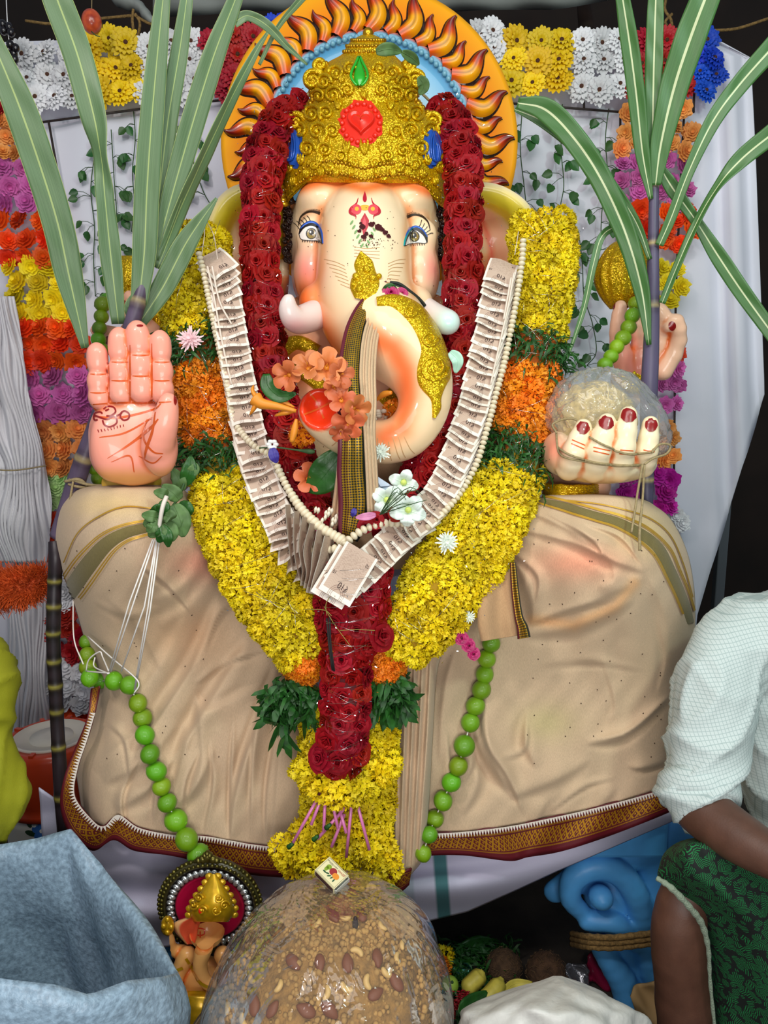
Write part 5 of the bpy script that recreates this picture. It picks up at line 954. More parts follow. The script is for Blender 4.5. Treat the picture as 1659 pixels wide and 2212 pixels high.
MR = [(1172, 485, 1.80, 62), (1172, 540, 1.78, 70), (1175, 620, 1.75, 64), (1168, 690, 1.72, 58), (1160, 745, 1.70, 58), (1140, 800, 1.68, 68), (1136, 880, 1.66, 68), (1122, 950, 1.64, 58), (1112, 1010, 1.60, 62), (1076, 1080, 1.55, 76), (1025, 1170, 1.51, 86), (950, 1280, 1.465, 86), (905, 1350, 1.445, 72), (872, 1400, 1.43, 54)]
TAIL = [(752, 1530, 1.455, 96), (754, 1600, 1.46, 104), (752, 1700, 1.465, 100), (746, 1790, 1.47, 92)]
for P, bands in ((ML, (715, 1015)), (MR, (730, 1000))):
    R_ = tube_core(P, 50)[5]; ys_ = [proj(r_.mean(0))[1] for r_ in R_]; k0 = [i for i, y in enumerate(ys_) if y < bands[0]][-1]; k1 = [i for i, y in enumerate(ys_) if y < bands[1]][-1]
    
    for RR_, m_ in ((R_[:k0 + 1], m_myc), (R_[k0:k1 + 1], m_moc), (R_[k1:], m_myc)): b = MB(); b.loft(RR_); b.build('garland_core', m_, mg)
b = MB(); b.loft(tube_core(TAIL, 20, .45)[5]); b.build('garland_core', m_myc, mg)
def bloom(st, meshes, nm, r, par, up=(0, 0, 1)):
    for i, (p, n_v, T) in enumerate(st): inst(nm, meshes[i % len(meshes)], par, p - n_v * r * .35, look(unit(n_v + rng.normal(0, .12, 3)), rng.uniform(0, 6)), r * rng.uniform(.88, 1.12))
green = []; cnt = [0, 0]
for P, sg in ((ML, 0), (MR, 1)):
    Yl, Ol = [], []
    for s_ in sites(P, .0362, .75, 100):
        x, y = proj(s_[0]); yy = y + (.35 if sg == 0 else -.35) * (x - np.interp(y, [q[1] for q in P], [q[0] for q in P])) * .6
        g = (703 < yy < 768 or 945 < yy < 1012) if sg == 0 else (712 < yy < 782 or 940 < yy < 1015)
        if g: green.append(s_)
        elif 740 < yy < 980: Ol.append(s_)
        else: Yl.append(s_)
    bloom(Yl, mh, 'marigold', .0265, mg); bloom(Ol, mo_, 'orange_marigold', .0265, mg); cnt[0] += len(Yl); cnt[1] += len(Ol)
st = [s_ for s_ in sites(TAIL, .034, .45, 92) if abs(proj(s_[0])[0] - 745) > 30 or proj(s_[0])[1] > 1640]; bloom(st, mh, 'marigold', .027, mg); cnt[0] += len(st)
fr = np.array([0, -.9, .45]); ft = np.array([0, 0, 1.])
bl = [(x, y, Y) for x, y, Y in ((652, 1648, 1.41), (668, 1682, 1.40), (700, 1700, 1.39), (730, 1712, 1.385), (762, 1712, 1.385), (795, 1698, 1.39), (822, 1672, 1.40), (838, 1645, 1.41), (680, 1660, 1.42), (812, 1650, 1.42), (748, 1690, 1.40))]
bl += [(x, y, Y) for x, y, Y in ((608, 1832, 1.44), (625, 1858, 1.43), (655, 1806, 1.43), (648, 1838, 1.41), (690, 1832, 1.42), (680, 1862, 1.40), (716, 1856, 1.40), (740, 1836, 1.41), (748, 1870, 1.40), (782, 1846, 1.40), (812, 1838, 1.41), (836, 1850, 1.42), (806, 1872, 1.40), (836, 1876, 1.42), (776, 1884, 1.41), (712, 1880, 1.42), (640, 1868, 1.44), (825, 1820, 1.43), (820, 1790, 1.45), (680, 1795, 1.45))]
bloom([(at(*q), unit(fr + rng.normal(0, .3, 3)), ft) for q in bl], mh, 'marigold', .031, mg)
og = []
for cx, cy, rx, ry in ((652, 1432, 40, 46), (834, 1440, 38, 50)):
    for k in range(26):
        a, q = k * 2.4, math.sqrt((k + .5) / 26); x, y = cx + rx * q * math.cos(a), cy + ry * q * math.sin(a); og.append((at(x, y, 1.43 - .035 * (1 - q * q)), unit(np.array([math.cos(a) * q, -.9, .2 - math.sin(a) * q])), ft))
bloom(og, mo_, 'orange_marigold', .021, mg)
b = MB(); blade_ = [(0, .2), (.3, 1), (.7, .8), (1, .05)]
def tuft(b, p, n_v, L, W):
    d = unit(n_v * .5 + rng.normal(0, .7, 3) + (0, 0, -.15)); s = unit(np.cross(d, n_v + rng.normal(0, .3, 3))); V = []
    for f, w_ in blade_: c = p + d * L * f + n_v * .012 * math.sin(f * 3) + np.array([0, 0, -.012]) * f * f; V += [c - s * W * w_, c + s * W * w_]
    b.add(V, [(i * 2, i * 2 + 1, i * 2 + 3, i * 2 + 2) for i in range(3)])
for p, n_v, T in green:
    for _ in range(44): tuft(b, p + rng.normal(0, .014, 3) - n_v * .012, n_v, rng.uniform(.018, .042), rng.uniform(.0014, .0036))
for cx, cy, rx, ry in ((632, 1508, 55, 40), (836, 1496, 40, 40)):
    for _ in range(420): a = rng.uniform(0, 6.28); q = math.sqrt(rng.uniform()); tuft(b, at(cx + rx * q * math.cos(a), cy + ry * q * math.sin(a), 1.435 + rng.uniform(-.02, .03)), np.array([math.cos(a) * .5, -.8, -.3 * math.sin(a)]), rng.uniform(.025, .045), rng.uniform(.003, .008))
for x, y in ((592, 1532), (605, 1560), (860, 1520), (870, 1505), (615, 1580)):
    for _ in range(5): tuft(b, at(x, y, 1.42), np.array([0, -1, -.2]), .05, .009)
b.build('leaf_band', m_grn, mg, kind='stuff')
b = MB()
for P in (ML, MR):
    S = spline(P, 100)
    for _ in range(60):
        i = rng.integers(2, 96); x, y, Y, hw = S[i]; a = at(x + rng.uniform(-.9, .9) * hw, y + rng.uniform(-20, 20), Y - hw * .00078 - .012); e = at(x + rng.uniform(-.9, .9) * hw, y + rng.uniform(-60, 60), Y - hw * .00078 - .012); b.tube([a, (a + e) / 2 + (0, -.012, 0), e], .00045, 3)
    for p, n_v, T in sites(P, .022, .75, 85):
        if rng.uniform() < .8:
            c = p + n_v * .016 + rng.normal(0, .012, 3); u_ = unit(rng.normal(0, 1, 3)); v_ = unit(np.cross(u_, rng.normal(0, 1, 3))); L = rng.uniform(.0012, .005); b.add([c, c + u_ * L, c + u_ * L + v_ * .0013, c + v_ * .0013], [(0, 1, 2, 3)])
b.build('tinsel', m_tin, mg, kind='stuff')
m_str = mat('pink straw', (214, 120, 176), .3, coat=.3)
for k, ((x0, y0), (x1, y1)) in enumerate((((694, 1710), (632, 1822)), ((699, 1712), (672, 1782)), ((703, 1716), (699, 1796)), ((748, 1742), (686, 1812)), ((744, 1758), (716, 1830)), ((733, 1745), (748, 1800)), ((762, 1712), (748, 1852)), ((766, 1715), (798, 1836)), ((715, 1720), (730, 1790)))):
    b = MB(); p, r = pxpath([(x0, y0, 1.405, 3.6), (x1, y1, 1.385, 3.6)], 3); b.tube(p, r, 8); b.build('straw', m_str, mg, label='pink plastic straw')
for x, y in ((627, 1826), (681, 1810), (708, 1785)): b = MB(); p, r = pxpath([(x - 4, y + 4, 1.385, 6), (x + 6, y - 4, 1.382, 4)], 4); b.tube(p, r, 8); b.build('calyx', m_grn, mg)
# ---- roses
def petal_ring(b, n, R0, hgt, open_, wf, ph, z0, jit=.06):
    for k in range(n):
        a = 2 * math.pi * k / n + ph + rng.uniform(-.15, .15); P = np.zeros((5, 6, 3)); l = rng.uniform(.92, 1.08)
        for i in range(5):
            u = i / 4
            for j in range(6):
                q = (j / 5 - .5) * 2; an = a + q * wf * (.55 + .45 * math.sin(min(1, u * 1.2) * 1.57)); rad = R0 * (.25 + .75 * u) * (1 + open_ * u * u) * l * (1 + .08 * q * q * u); z = z0 + hgt * math.sin(u * 1.75) * (1 - .25 * q * q * u) + rng.uniform(-jit, jit) * .4 * u
                P[i, j] = (rad * math.cos(an), rad * math.sin(an), z)
        b.grid(P)
def rose_mesh(m):
    b = MB(); petal_ring(b, 5, .62, .30, .65, .75, 0, .0); petal_ring(b, 5, .50, .44, .45, .72, .6, .04); petal_ring(b, 4, .36, .52, .30, .85, .2, .10); petal_ring(b, 3, .24, .58, .15, 1.1, .9, .14)
    t = np.linspace(0, 1, 26); G = np.array([[(r_ * math.cos(8 * a_), r_ * math.sin(8 * a_), z) for a_ in t] for r_, z in ((.05, .2), (.06, .5), (.08, .74))]); G[..., :2] *= (1 + 1.2 * t)[None, :, None]; b.grid(G); return b.mesh('rose', m)
m_rose = mat('crimson rose', (166, 8, 18), .62, hue=.006, vary=.4, vscale=40, spec=.25); m_rosed = mat('dark rose', (84, 4, 12), .8)
rm = [rose_mesh(m_rose) for _ in range(4)]
rg = thing('rose_garland', 'long crimson rose garland framing the face and hanging in a tail', 'garland', (0, 1.6, 1.0))
RL = [(642, 232, 1.89, 26), (606, 262, 1.84, 33), (577, 330, 1.79, 38), (566, 400, 1.755, 36), (562, 480, 1.73, 35), (563, 560, 1.71, 36), (567, 640, 1.69, 35), (573, 720, 1.67, 37), (583, 800, 1.65, 39), (602, 870, 1.61, 40), (630, 950, 1.57, 38), (656, 1030, 1.54, 34), (688, 1095, 1.51, 30), (718, 1160, 1.47, 30)]
RR = [(955, 236, 1.89, 28), (985, 290, 1.84, 37), (1000, 370, 1.79, 37), (1001, 460, 1.755, 35), (1000, 540, 1.73, 35), (1000, 620, 1.71, 35), (998, 700, 1.69, 36), (994, 790, 1.67, 38), (980, 860, 1.645, 38), (950, 940, 1.61, 36), (916, 1010, 1.57, 35), (884, 1080, 1.53, 32), (850, 1150, 1.485, 32)]
RT = [(762, 1235, 1.425, 78), (760, 1290, 1.415, 78), (758, 1350, 1.405, 68), (750, 1410, 1.40, 52), (748, 1480, 1.395, 48), (744, 1560, 1.39, 46), (740, 1620, 1.39, 46), (738, 1655, 1.40, 36)]
nr = 0
for P in (RL, RR, RT): b = MB(); b.loft(tube_core(P, 40, .7, 18, .8)[5]); b.build('garland_core', m_rosed, rg)
for P, fl in ((RL, .75), (RR, .75), (RT, .55)):
    s_ = sites(P, .033, fl, 88, 1.05); nr += len(s_); bloom(s_, rm, 'rose', .0255, rg)
bloom([(at(x, y, 1.38), unit((dx, -.8, .1)), ft) for x, y, dx in ((826, 1375, .8), (795, 1392, .5), (690, 1640, -.7), (780, 1630, .6))], rm, 'rose', .027, rg)
b = MB()
for P in (RL, RR, RT):
    for p, n_v, T in sites(P, .012, .75, 80):
        if rng.uniform() < .8:
            c = p + n_v * .017 + rng.normal(0, .008, 3); u_ = unit(rng.normal(0, 1, 3)); v_ = unit(np.cross(u_, rng.normal(0, 1, 3))); L = rng.uniform(.0015, .005); b.add([c, c + u_ * L, c + u_ * L + v_ * .0014, c + v_ * .0014], [(0, 1, 2, 3)])
    S = spline(P, 60)
    for _ in range(26): i = rng.integers(1, 57); x, y, Y, hw = S[i]; a = at(x - hw * .8, y + rng.uniform(-12, 12), Y - hw * .0007 - .008); e = at(x + hw * .8, y + rng.uniform(-30, 30), Y - hw * .0007 - .008); b.tube([a, (a + e) / 2 + (0, -.012, 0), e], .0003, 3)
b.build('tinsel', m_tin, rg, kind='stuff')
b = MB()
for P in ([(712, 1332, 1.36, 2.5), (714, 1390, 1.345, 2.5), (722, 1450, 1.345, 2.5)], [(706, 1335, 1.36, 2.3), (711, 1395, 1.342, 2.3), (718, 1448, 1.342, 2.3)]): p, r = pxpath(P, 6); b = MB(); b.tube(p, r, 6); tag(b.build('incense_stick', mat('charcoal stick', (26, 22, 22), .8)), 'thin black incense stick stuck ' + ('upright in the rose tail' if P[0][0] == 712 else 'in the rose tail, left one of the pair'), 'incense stick')
print('COUNTS', cnt, nr)
# ---- banknote garland
n_ = NT('banknote print', .75); u, v = n_.uv(); pap = n_.mix(n_.noise(40), (242, 234, 222), (230, 220, 206)); du = n_.op('SUBTRACT', u, .5); dv = n_.op('SUBTRACT', v, .05)
rad = n_.op('SQRT', n_.op('ADD', n_.op('POWER', du, 2), n_.op('POWER', n_.op('MULTIPLY', dv, 1.15), 2))); ring = n_.op('MULTIPLY', n_.op('LESS_THAN', n_.op('PINGPONG', n_.op('MULTIPLY', rad, 22), .5), .26), n_.band(rad, .10, .26)); fld = n_.op('MULTIPLY', n_.band(u, .07, .93), n_.op('GREATER_THAN', v, .10)); blob_ = n_.op('MULTIPLY', n_.op('GREATER_THAN', n_.noise(14, True, 1, 2), .52), n_.op('MULTIPLY', n_.band(u, .1, .9), n_.band(v, .38, .92)))
lines = n_.op('MULTIPLY', n_.op('GREATER_THAN', n_.op('SINE', n_.op('MULTIPLY', n_.op('ADD', v, n_.op('MULTIPLY', n_.op('SINE', n_.op('MULTIPLY', u, 25)), .02)), 150)), .1), fld)
c1 = n_.mix(n_.op('MULTIPLY', fld, .80), pap, (186, 156, 134)); c2 = n_.mix(n_.op('MULTIPLY', lines, .12), c1, (150, 112, 92)); c3 = n_.mix(n_.op('MULTIPLY', ring, .55), c2, (130, 96, 84)); c4 = n_.mix(n_.op('MULTIPLY', blob_, .22), c3, (136, 104, 88)); m_note = n_.done(c4)
def text_mesh(txt, h, name='numeral'):
    cu = bpy.data.curves.new('t', 'FONT'); cu.body = txt; cu.size = h; cu.align_x = 'CENTER'; cu.align_y = 'CENTER'; o = bpy.data.objects.new('t', cu); COL.objects.link(o); dg = bpy.context.evaluated_depsgraph_get(); me = bpy.data.meshes.new_from_object(o.evaluated_get(dg)); v = np.array([q.co[:] for q in me.vertices]); f = [tuple(p.vertices) for p in me.polygons]
    bpy.data.objects.remove(o); bpy.data.meshes.remove(me); return v, f
m_ink = mat('dark ink', (52, 34, 34), .8); tv, tf = text_mesh('₹10', .0125); sv, sf = text_mesh('10', .007)
def note_mesh(k):
    b = MB(); n, m = 9, 7; G = np.zeros((n, m, 3)); W, H = .063, .074
    for i in range(n):
        for j in range(m): x = (j / (m - 1) - .5) * W; y = (.5 - i / (n - 1)) * H; G[i, j] = (x, y, .003 * math.sin(j * .9 + k) + .004 * math.sin(i * .5 + k * 2))
    uv = [(j / (m - 1), 1 - i / (n - 1)) for i in range(n) for j in range(m)]; b.grid(G, 0, None, uv); z = lambda x, y: .003 * np.sin((x / W + .5) * 6 * .9 + k) + .004 * np.sin((.5 - y / H) * 8 * .5 + k * 2) + .0006
    for V, F_, cx, cy, mi, fl in ((tv, tf, .004, -.0185, 1, -1), (sv, sf, -.022, -.006, 1, -1), (sv, sf, .022, .022, 1, -1)): x = V[:, 0] * fl + cx; y = V[:, 1] * fl + cy; b.add(np.stack([x, y, z(x, y)], 1), F_, mi)
    return b.mesh('banknote', [m_note, m_ink])
nm_ = [note_mesh(k) for k in range(4)]
ng = thing('banknote_garland', 'garland of folded ten rupee banknotes edged with cream beads across the chest', 'garland', (0, 1.5, 1.1))
NL = [(470, 572, 1.69, 0), (482, 620, 1.672, 0), (494, 690, 1.645, 0), (505, 760, 1.62, 0), (520, 840, 1.595, 0), (534, 920, 1.565, 0), (546, 980, 1.54, 0), (562, 1030, 1.515, 0), (582, 1080, 1.49, 0), (606, 1130, 1.46, 0), (632, 1180, 1.43, 0), (655, 1215, 1.415, 0)]
NR = [(1082, 590, 1.69, 0), (1074, 640, 1.672, 0), (1060, 720, 1.645, 0), (1042, 800, 1.62, 0), (1024, 880, 1.595, 0), (1002, 950, 1.57, 0), (976, 1020, 1.54, 0), (944, 1080, 1.51, 0), (905, 1122, 1.475, 0), (862, 1160, 1.445, 0), (818, 1200, 1.41, 0), (778, 1235, 1.39, 0), (748, 1252, 1.38, 0)]
def notes(P, sg, step=.0205):
    S = spline(P, 120); q = resample(at(S[:, 0], S[:, 1], S[:, 2]), step); T = tangents(q); n = len(q)
    for i in range(n):
        f = i / (n - 1); N0 = unit(CAM - q[i]); N0 = unit(N0 - T[i] * (N0 @ T[i])); wv = unit(np.cross(T[i], N0)) ; tv_ = unit(np.cross(N0, wv)); ang = rng.normal(0, .05)
        if sg < 0: ang += .35 * (1 - sstep(0, .15, f)) + .06 - .5 * sstep(.80, 1, f); yaw = 1.15 * sstep(.86, 1, f); pit = .42
        else: ang += -.15 + .3 * sstep(.75, 1, f); yaw = 0; pit = .40
        ydir = -tv_; xdir = np.cross(ydir, N0); zdir = N0   # note's top points back up the strand
        M3 = Matrix((tuple(xdir), tuple(ydir), tuple(zdir))).transposed(); Q = M3.to_quaternion() @ Quaternion((0, 0, 1), ang) @ Quaternion((0, 1, 0), yaw * sg) @ Quaternion((1, 0, 0), -pit + rng.normal(0, .04))
        inst('banknote', nm_[i % 4], ng, q[i] + N0 * (.006 + .003 * rng.uniform()), Q)
    return n
k1 = notes(NL, -1); k2 = notes(NR, 1); print('NOTES', k1, k2)
for x, y, a, Y in ((752, 1240, .55, 1.352), (735, 1246, .52, 1.36)):
    Q = look(CAM - at(x, y, Y), a + .0); inst('banknote', nm_[1], ng, at(x, y, Y), look(CAM - at(x, y, Y), -.55), (1.05, 1.35, 1))
def edge_note(P, wd):
    S = spline(P, 16); D = unit(np.gradient(S[:, :2], axis=0)); G = np.array([[at(x + dy * wd * f, y - dx * wd * f, Y + .03 * f + .004 * math.sin(i * .6)) for f in np.linspace(-1, 1, 6)] for i, ((x, y, Y), (dx, dy)) in enumerate(zip(S, D))]); b = MB(); b.grid(G[::-1]); return b.build('banknote', m_note, ng)
for P, wd in (([(622, 1090, 1.425), (626, 1150, 1.405), (632, 1200, 1.40), (638, 1232, 1.40)], 6), ([(642, 1104, 1.42), (640, 1165, 1.40), (646, 1220, 1.395), (658, 1262, 1.395)], 7), ([(660, 1118, 1.415), (652, 1180, 1.395), (660, 1230, 1.39), (656, 1266, 1.39)], 8), ([(678, 1132, 1.41), (664, 1190, 1.39), (670, 1235, 1.385), (664, 1272, 1.385)], 9), ([(694, 1146, 1.405), (684, 1200, 1.385), (680, 1240, 1.38), (670, 1282, 1.38)], 10), ([(712, 1160, 1.40), (700, 1210, 1.38), (688, 1250, 1.375), (680, 1284, 1.375)], 12)): edge_note(P, wd)
m_bead = mat('cream bead', (232, 220, 190), .45, vary=.15, vscale=200, coat=.2)
b = MB(); b.ball((0, 0, 0), (1.12, 1.12, .74), 12, 8); bm_ = b.mesh('bead', m_bead)
BL = [(430, 548, 1.685), (440, 590, 1.675), (452, 650, 1.655), (466, 720, 1.63), (482, 790, 1.605), (494, 850, 1.585), (506, 910, 1.565), (545, 960, 1.52), (586, 985, 1.505), (604, 1020, 1.495), (622, 1055, 1.48), (650, 1098, 1.46), (690, 1138, 1.435), (728, 1160, 1.42), (744, 1172, 1.41)]
BR = [(1130, 520, 1.70), (1128, 560, 1.69), (1120, 620, 1.672), (1106, 700, 1.648), (1090, 780, 1.625), (1072, 850, 1.60), (1054, 920, 1.575), (1030, 1000, 1.545), (996, 1062, 1.52), (960, 1105, 1.495), (925, 1138, 1.47)]
BM = [(742, 1188, 1.395), (752, 1168, 1.40), (790, 1142, 1.415), (835, 1130, 1.43), (870, 1130, 1.44)]; BX = [(660, 1190, 1.44), (700, 1190, 1.425), (728, 1186, 1.41), (735, 1200, 1.40), (726, 1222, 1.39)]
for P, rr_ in ((BL, .0062), (BR, .0066), (BM, .0075), (BX, .0075)):
    S = spline([p for p in P], 80); q = resample(at(S[:, 0], S[:, 1], S[:, 2]), rr_ * 1.5); T = tangents(q)
    for i, (p, t) in enumerate(zip(q, T)): inst('bead', bm_, ng, p + unit(CAM - p) * .012, look(t), rr_ * rng.uniform(.92, 1.08) * (1 + (.55 * sstep(.6, .95, i / len(q)) if P is BL else 0)))
b = MB()
for P in (BL, BR): S = spline(P, 50); b.tube(at(S[:, 0], S[:, 1], S[:, 2] - .004), .0016, 5)
for P in ([(448, 575, 1.65), (462, 640, 1.635), (480, 740, 1.60), (500, 830, 1.575)], [(458, 575, 1.648), (474, 650, 1.63), (500, 700, 1.61)], [(1110, 590, 1.65), (1098, 660, 1.63), (1080, 740, 1.61), (1060, 830, 1.58)], [(1104, 600, 1.648), (1088, 690, 1.62)]): S = spline(P, 30); b.tube(at(S[:, 0], S[:, 1], S[:, 2]), .0022, 5)
for P in ([(436, 548, 1.685), (442, 500, 1.74), (438, 470, 1.79)], [(470, 560, 1.68), (462, 510, 1.74), (448, 480, 1.79)], [(1112, 550, 1.69), (1120, 500, 1.75)]): S = spline(P, 20); b.tube(at(S[:, 0], S[:, 1], S[:, 2] - .035), .0009, 4)
b.build('garland_thread', mat('cream ribbon', (228, 212, 196), .7), ng, kind='stuff')
# ---- limes on strings
lb_ = MB(); lb_.ball((0, 0, 0), (1, 1, 1.06), 20, 14); lb_.ball((0, 0, 1.04), (.16, .16, .07), 8, 5); limes = []
m_lime = mat('lime peel', (118, 168, 18), .32, hue=.035, bump=.25, bscale=260, coat=.25); lme = lb_.mesh('lime', m_lime)
def limegarland(label, pts, threads):
    t = thing('lime_garland', label, 'garland', pts[len(pts) // 2][0]); 
    for p, r in pts: inst('lime', lme, t, p, Quaternion((rng.normal(), rng.normal(), rng.normal(), rng.normal())).normalized(), r)
    b = MB()
    for P in threads: b.tube(P, .0016, 5)
    b.build('thread', mat('white thread cord', (236, 232, 226), .7), t, kind='stuff'); return t
def onb(bv, L, Y0=1.6):
    out = []
    for x, y, r in L:
        h = cast(bv, x, y); p = h[0] if h else at(x, y, Y0); R0 = r * mpp(y, p[1]); p = p + unit(CAM - p) * R0 * 1.12; out.append((p, r * mpp(y, p[1])))
    return out
free = lambda L: [(at(x, y, Y), r * mpp(y, Y)) for x, y, Y, r in L]
LA = free([(232, 648, 1.80, 15), (222, 657, 1.77, 17), (219, 684, 1.765, 15.5), (215, 709, 1.76, 15.5), (213, 734, 1.755, 16), (222, 757, 1.75, 15), (205, 1012, 1.66, 15), (213, 1034, 1.66, 16), (186, 1386, 1.64, 15), (188, 1415, 1.62, 17), (190, 1442, 1.60, 18), (194, 1464, 1.56, 19)])
LB = onb(kbl, [(216, 1471, 17), (247, 1471, 20), (280, 1480, 20.5), (298, 1519, 19.5), (308, 1551, 20.5), (313, 1588, 20.5), (324, 1629, 20.5), (338, 1666, 21), (349, 1699, 19.5), (361, 1734, 20), (380, 1772, 24), (403, 1813, 24), (428, 1846, 23)], 1.50)
th = [[at(x, y, Y) for x, y, Y in P] for P in ([(330, 1165, 1.42), (280, 1300, 1.40), (236, 1450, 1.44)], [(334, 1165, 1.42), (286, 1310, 1.40), (240, 1450, 1.44)], [(338, 1165, 1.42), (312, 1310, 1.40), (262, 1450, 1.44)], [(340, 1165, 1.42), (320, 1310, 1.40), (290, 1490, 1.45)], [(345, 1165, 1.42), (324, 1320, 1.40), (292, 1490, 1.45)])]
th += [spline(np.array([at(x, y, Y) for x, y, Y in P]), 24) for P in ([(158, 1295, 1.62), (160, 1380, 1.60), (180, 1435, 1.56)], [(190, 1375, 1.58), (240, 1420, 1.50), (290, 1462, 1.43), (300, 1480, 1.42), (290, 1497, 1.42)], [(186, 1450, 1.55), (192, 1425, 1.54), (215, 1408, 1.52), (222, 1420, 1.51), (235, 1450, 1.45)], [(188, 1450, 1.54), (210, 1452, 1.48), (236, 1454, 1.44)], [(205, 1420, 1.53), (204, 1440, 1.52), (234, 1455, 1.44)])]
limegarland('string of green limes looped over the left knee and behind the raised palm', LA + LB, th + [[p for p, r in LB]])
LC = free([(1372, 655, 1.80, 15), (1366, 682, 1.77, 16.5), (1358, 707, 1.765, 16.5), (1346, 730, 1.76, 17), (1332, 749, 1.755, 16), (1320, 770, 1.75, 15.5), (1307, 788, 1.745, 16)])
LD = onb(kbr, [(1061, 1390, 19.5), (1051, 1423, 19.5), (1047, 1457, 19.5), (1040, 1490, 20.5), (1027, 1525, 20.5), (1016, 1561, 20.5), (1003, 1611, 23.5), (990, 1655, 20.5), (975, 1690, 20.5), (957, 1730, 20.5), (939, 1769, 19.5), (927, 1803, 18), (914, 1843, 18)], 1.5)
limegarland('string of green limes falling from the right rear hand down the right knee', LC + LD, [[p for p, r in LD], [p for p, r in LC]])
# ================================================================ sugarcane
n_ = NT('cane leaf', .45); u, v = n_.uv(); q = n_.op('ABSOLUTE', n_.op('SUBTRACT', u, .5)); st_ = n_.noise(1, True, 55, 1.2); c1 = n_.mix(st_, (52, 82, 48), (110, 140, 96)); c2 = n_.mix(n_.op('LESS_THAN', q, .028), c1, (150, 170, 104)); c3 = n_.mix(n_.op('GREATER_THAN', q, .485), c2, (160, 176, 110)); m_blade = n_.done(c3)
n_ = NT('fresh cane leaf', .4); u, v = n_.uv(); q = n_.op('ABSOLUTE', n_.op('SUBTRACT', u, .5)); st_ = n_.noise(1, True, 55, 1.2); c1 = n_.mix(st_, (30, 72, 30), (82, 130, 62)); c2 = n_.mix(n_.op('LESS_THAN', q, .045), c1, (196, 204, 160)); m_blade2 = n_.done(c2)
m_cane = mat('purple cane skin', (255, 255, 255), .42, attr=True, vary=.35, vscale=45, stretch=(1, 1, .15))
def blade(par, P, m, n=60, k=9, fold=.16):
    P = [tuple(p) + ((0,) if len(p) == 4 else ()) for p in P]; S = spline(P, n); pts = at(S[:, 0], S[:, 1], S[:, 2]); T = tangents(pts); G = []
    for i in range(n):
        N0 = unit(CAM - pts[i]); s = unit(np.cross(T[i], N0)); N1 = np.cross(s, T[i]); t = R(S[i, 4]); s2 = s * math.cos(t) + N1 * math.sin(t); N2 = -s * math.sin(t) + N1 * math.cos(t); w_ = max(S[i, 3], 1.5) / 2 * mpp(S[i, 1], S[i, 2])
        G.append([pts[i] + s2 * w_ * q + N2 * w_ * (fold * (abs(q) - .3) + .04 * math.sin(i * .5 + q * 3)) for q in np.linspace(-1, 1, k)])
    b = MB(); b.grid(np.array(G)); return b.build('leaf', m, par, solid=.0008)
def stalk(par, P, nodes, cols, n=90, nm='stalk'):
    S = spline(P, n); pts = at(S[:, 0], S[:, 1], S[:, 2]); r = np.array([q[3] * mpp(q[1], q[2]) for q in S]); C = np.zeros((n, 3)); base, pale, dark = [np.array(c, float) for c in cols]
    for i in range(n):
        d = min([abs(S[i, 1] - y) for y in nodes] + [99]); C[i] = lin(base + (pale - base) * math.exp(-(d / 5.0) ** 2) + (dark - base) * .7 * math.exp(-((d - 12) / 7.0) ** 2)); r[i] *= 1 + .09 * math.exp(-(d / 6.0) ** 2)
    b = MB(); b.tube(pts, r, 16, 0, C); return b.build(nm, m_cane, par)
sc_ = thing('sugarcane', 'leafy sugarcane leaning behind the raised palm with long green blades', 'sugarcane', at(150, 1080, 1.62))
stalk(sc_, [(330, 520, 1.63, 8), (300, 648, 1.60, 16), (262, 770, 1.60, 17), (215, 900, 1.61, 18), (178, 1000, 1.61, 19), (158, 1062, 1.62, 20), (128, 1160, 1.63, 20)], [652, 735, 990], ((98, 84, 108), (190, 172, 110), (70, 56, 74)))
b = MB(); p, r = pxpath([(332, 575, 1.66, 6), (331, 545, 1.66, 5)], 3)
for P in ([(184, 752, 1.63, 16), (150, 600, 1.62, 56), (124, 480, 1.60, 64), (84, 350, 1.58, 68), (38, 220, 1.56, 66), (-20, 80, 1.54, 40)],
          [(256, 700, 1.60, 28, 10), (240, 560, 1.58, 44, 5), (228, 440, 1.57, 38, -10), (218, 340, 1.56, 40, 45), (202, 250, 1.55, 56, 15), (168, 120, 1.54, 62, 0), (124, 0, 1.52, 62, 0), (95, -80, 1.51, 50, 0)],
          [(300, 655, 1.595, 34), (312, 540, 1.585, 50), (317, 420, 1.575, 52), (326, 280, 1.565, 50), (338, 140, 1.555, 44), (352, 0, 1.545, 30), (360, -60, 1.54, 20)],
          [(326, 570, 1.605, 20), (343, 430, 1.60, 38), (363, 260, 1.59, 40), (388, 110, 1.58, 36), (403, 0, 1.57, 26), (410, -60, 1.57, 18)],
          [(334, 560, 1.61, 18), (372, 420, 1.60, 42), (418, 260, 1.585, 50), (462, 120, 1.57, 46), (508, 0, 1.56, 30), (530, -60, 1.55, 20)],
          [(340, 580, 1.615, 20), (395, 440, 1.61, 36, -40), (450, 320, 1.60, 34, -40), (504, 205, 1.59, 26, -30), (548, 120, 1.58, 16), (578, 70, 1.57, 6)],
          [(300, 700, 1.62, 26), (352, 620, 1.62, 46), (405, 520, 1.615, 44), (468, 428, 1.61, 6)],
          [(506, 48, 1.57, 24, 30), (536, 34, 1.57, 20), (578, 56, 1.58, 22), (618, 98, 1.60, 14), (664, 140, 1.62, 4)],
          [(560, 140, 1.62, 8, 30), (600, 60, 1.60, 10), (650, 0, 1.58, 14), (680, -30, 1.57, 10)],
          [(282, 690, 1.61, 12), (278, 662, 1.60, 18), (292, 630, 1.60, 6)]): blade(sc_, P, m_blade)
b = MB()
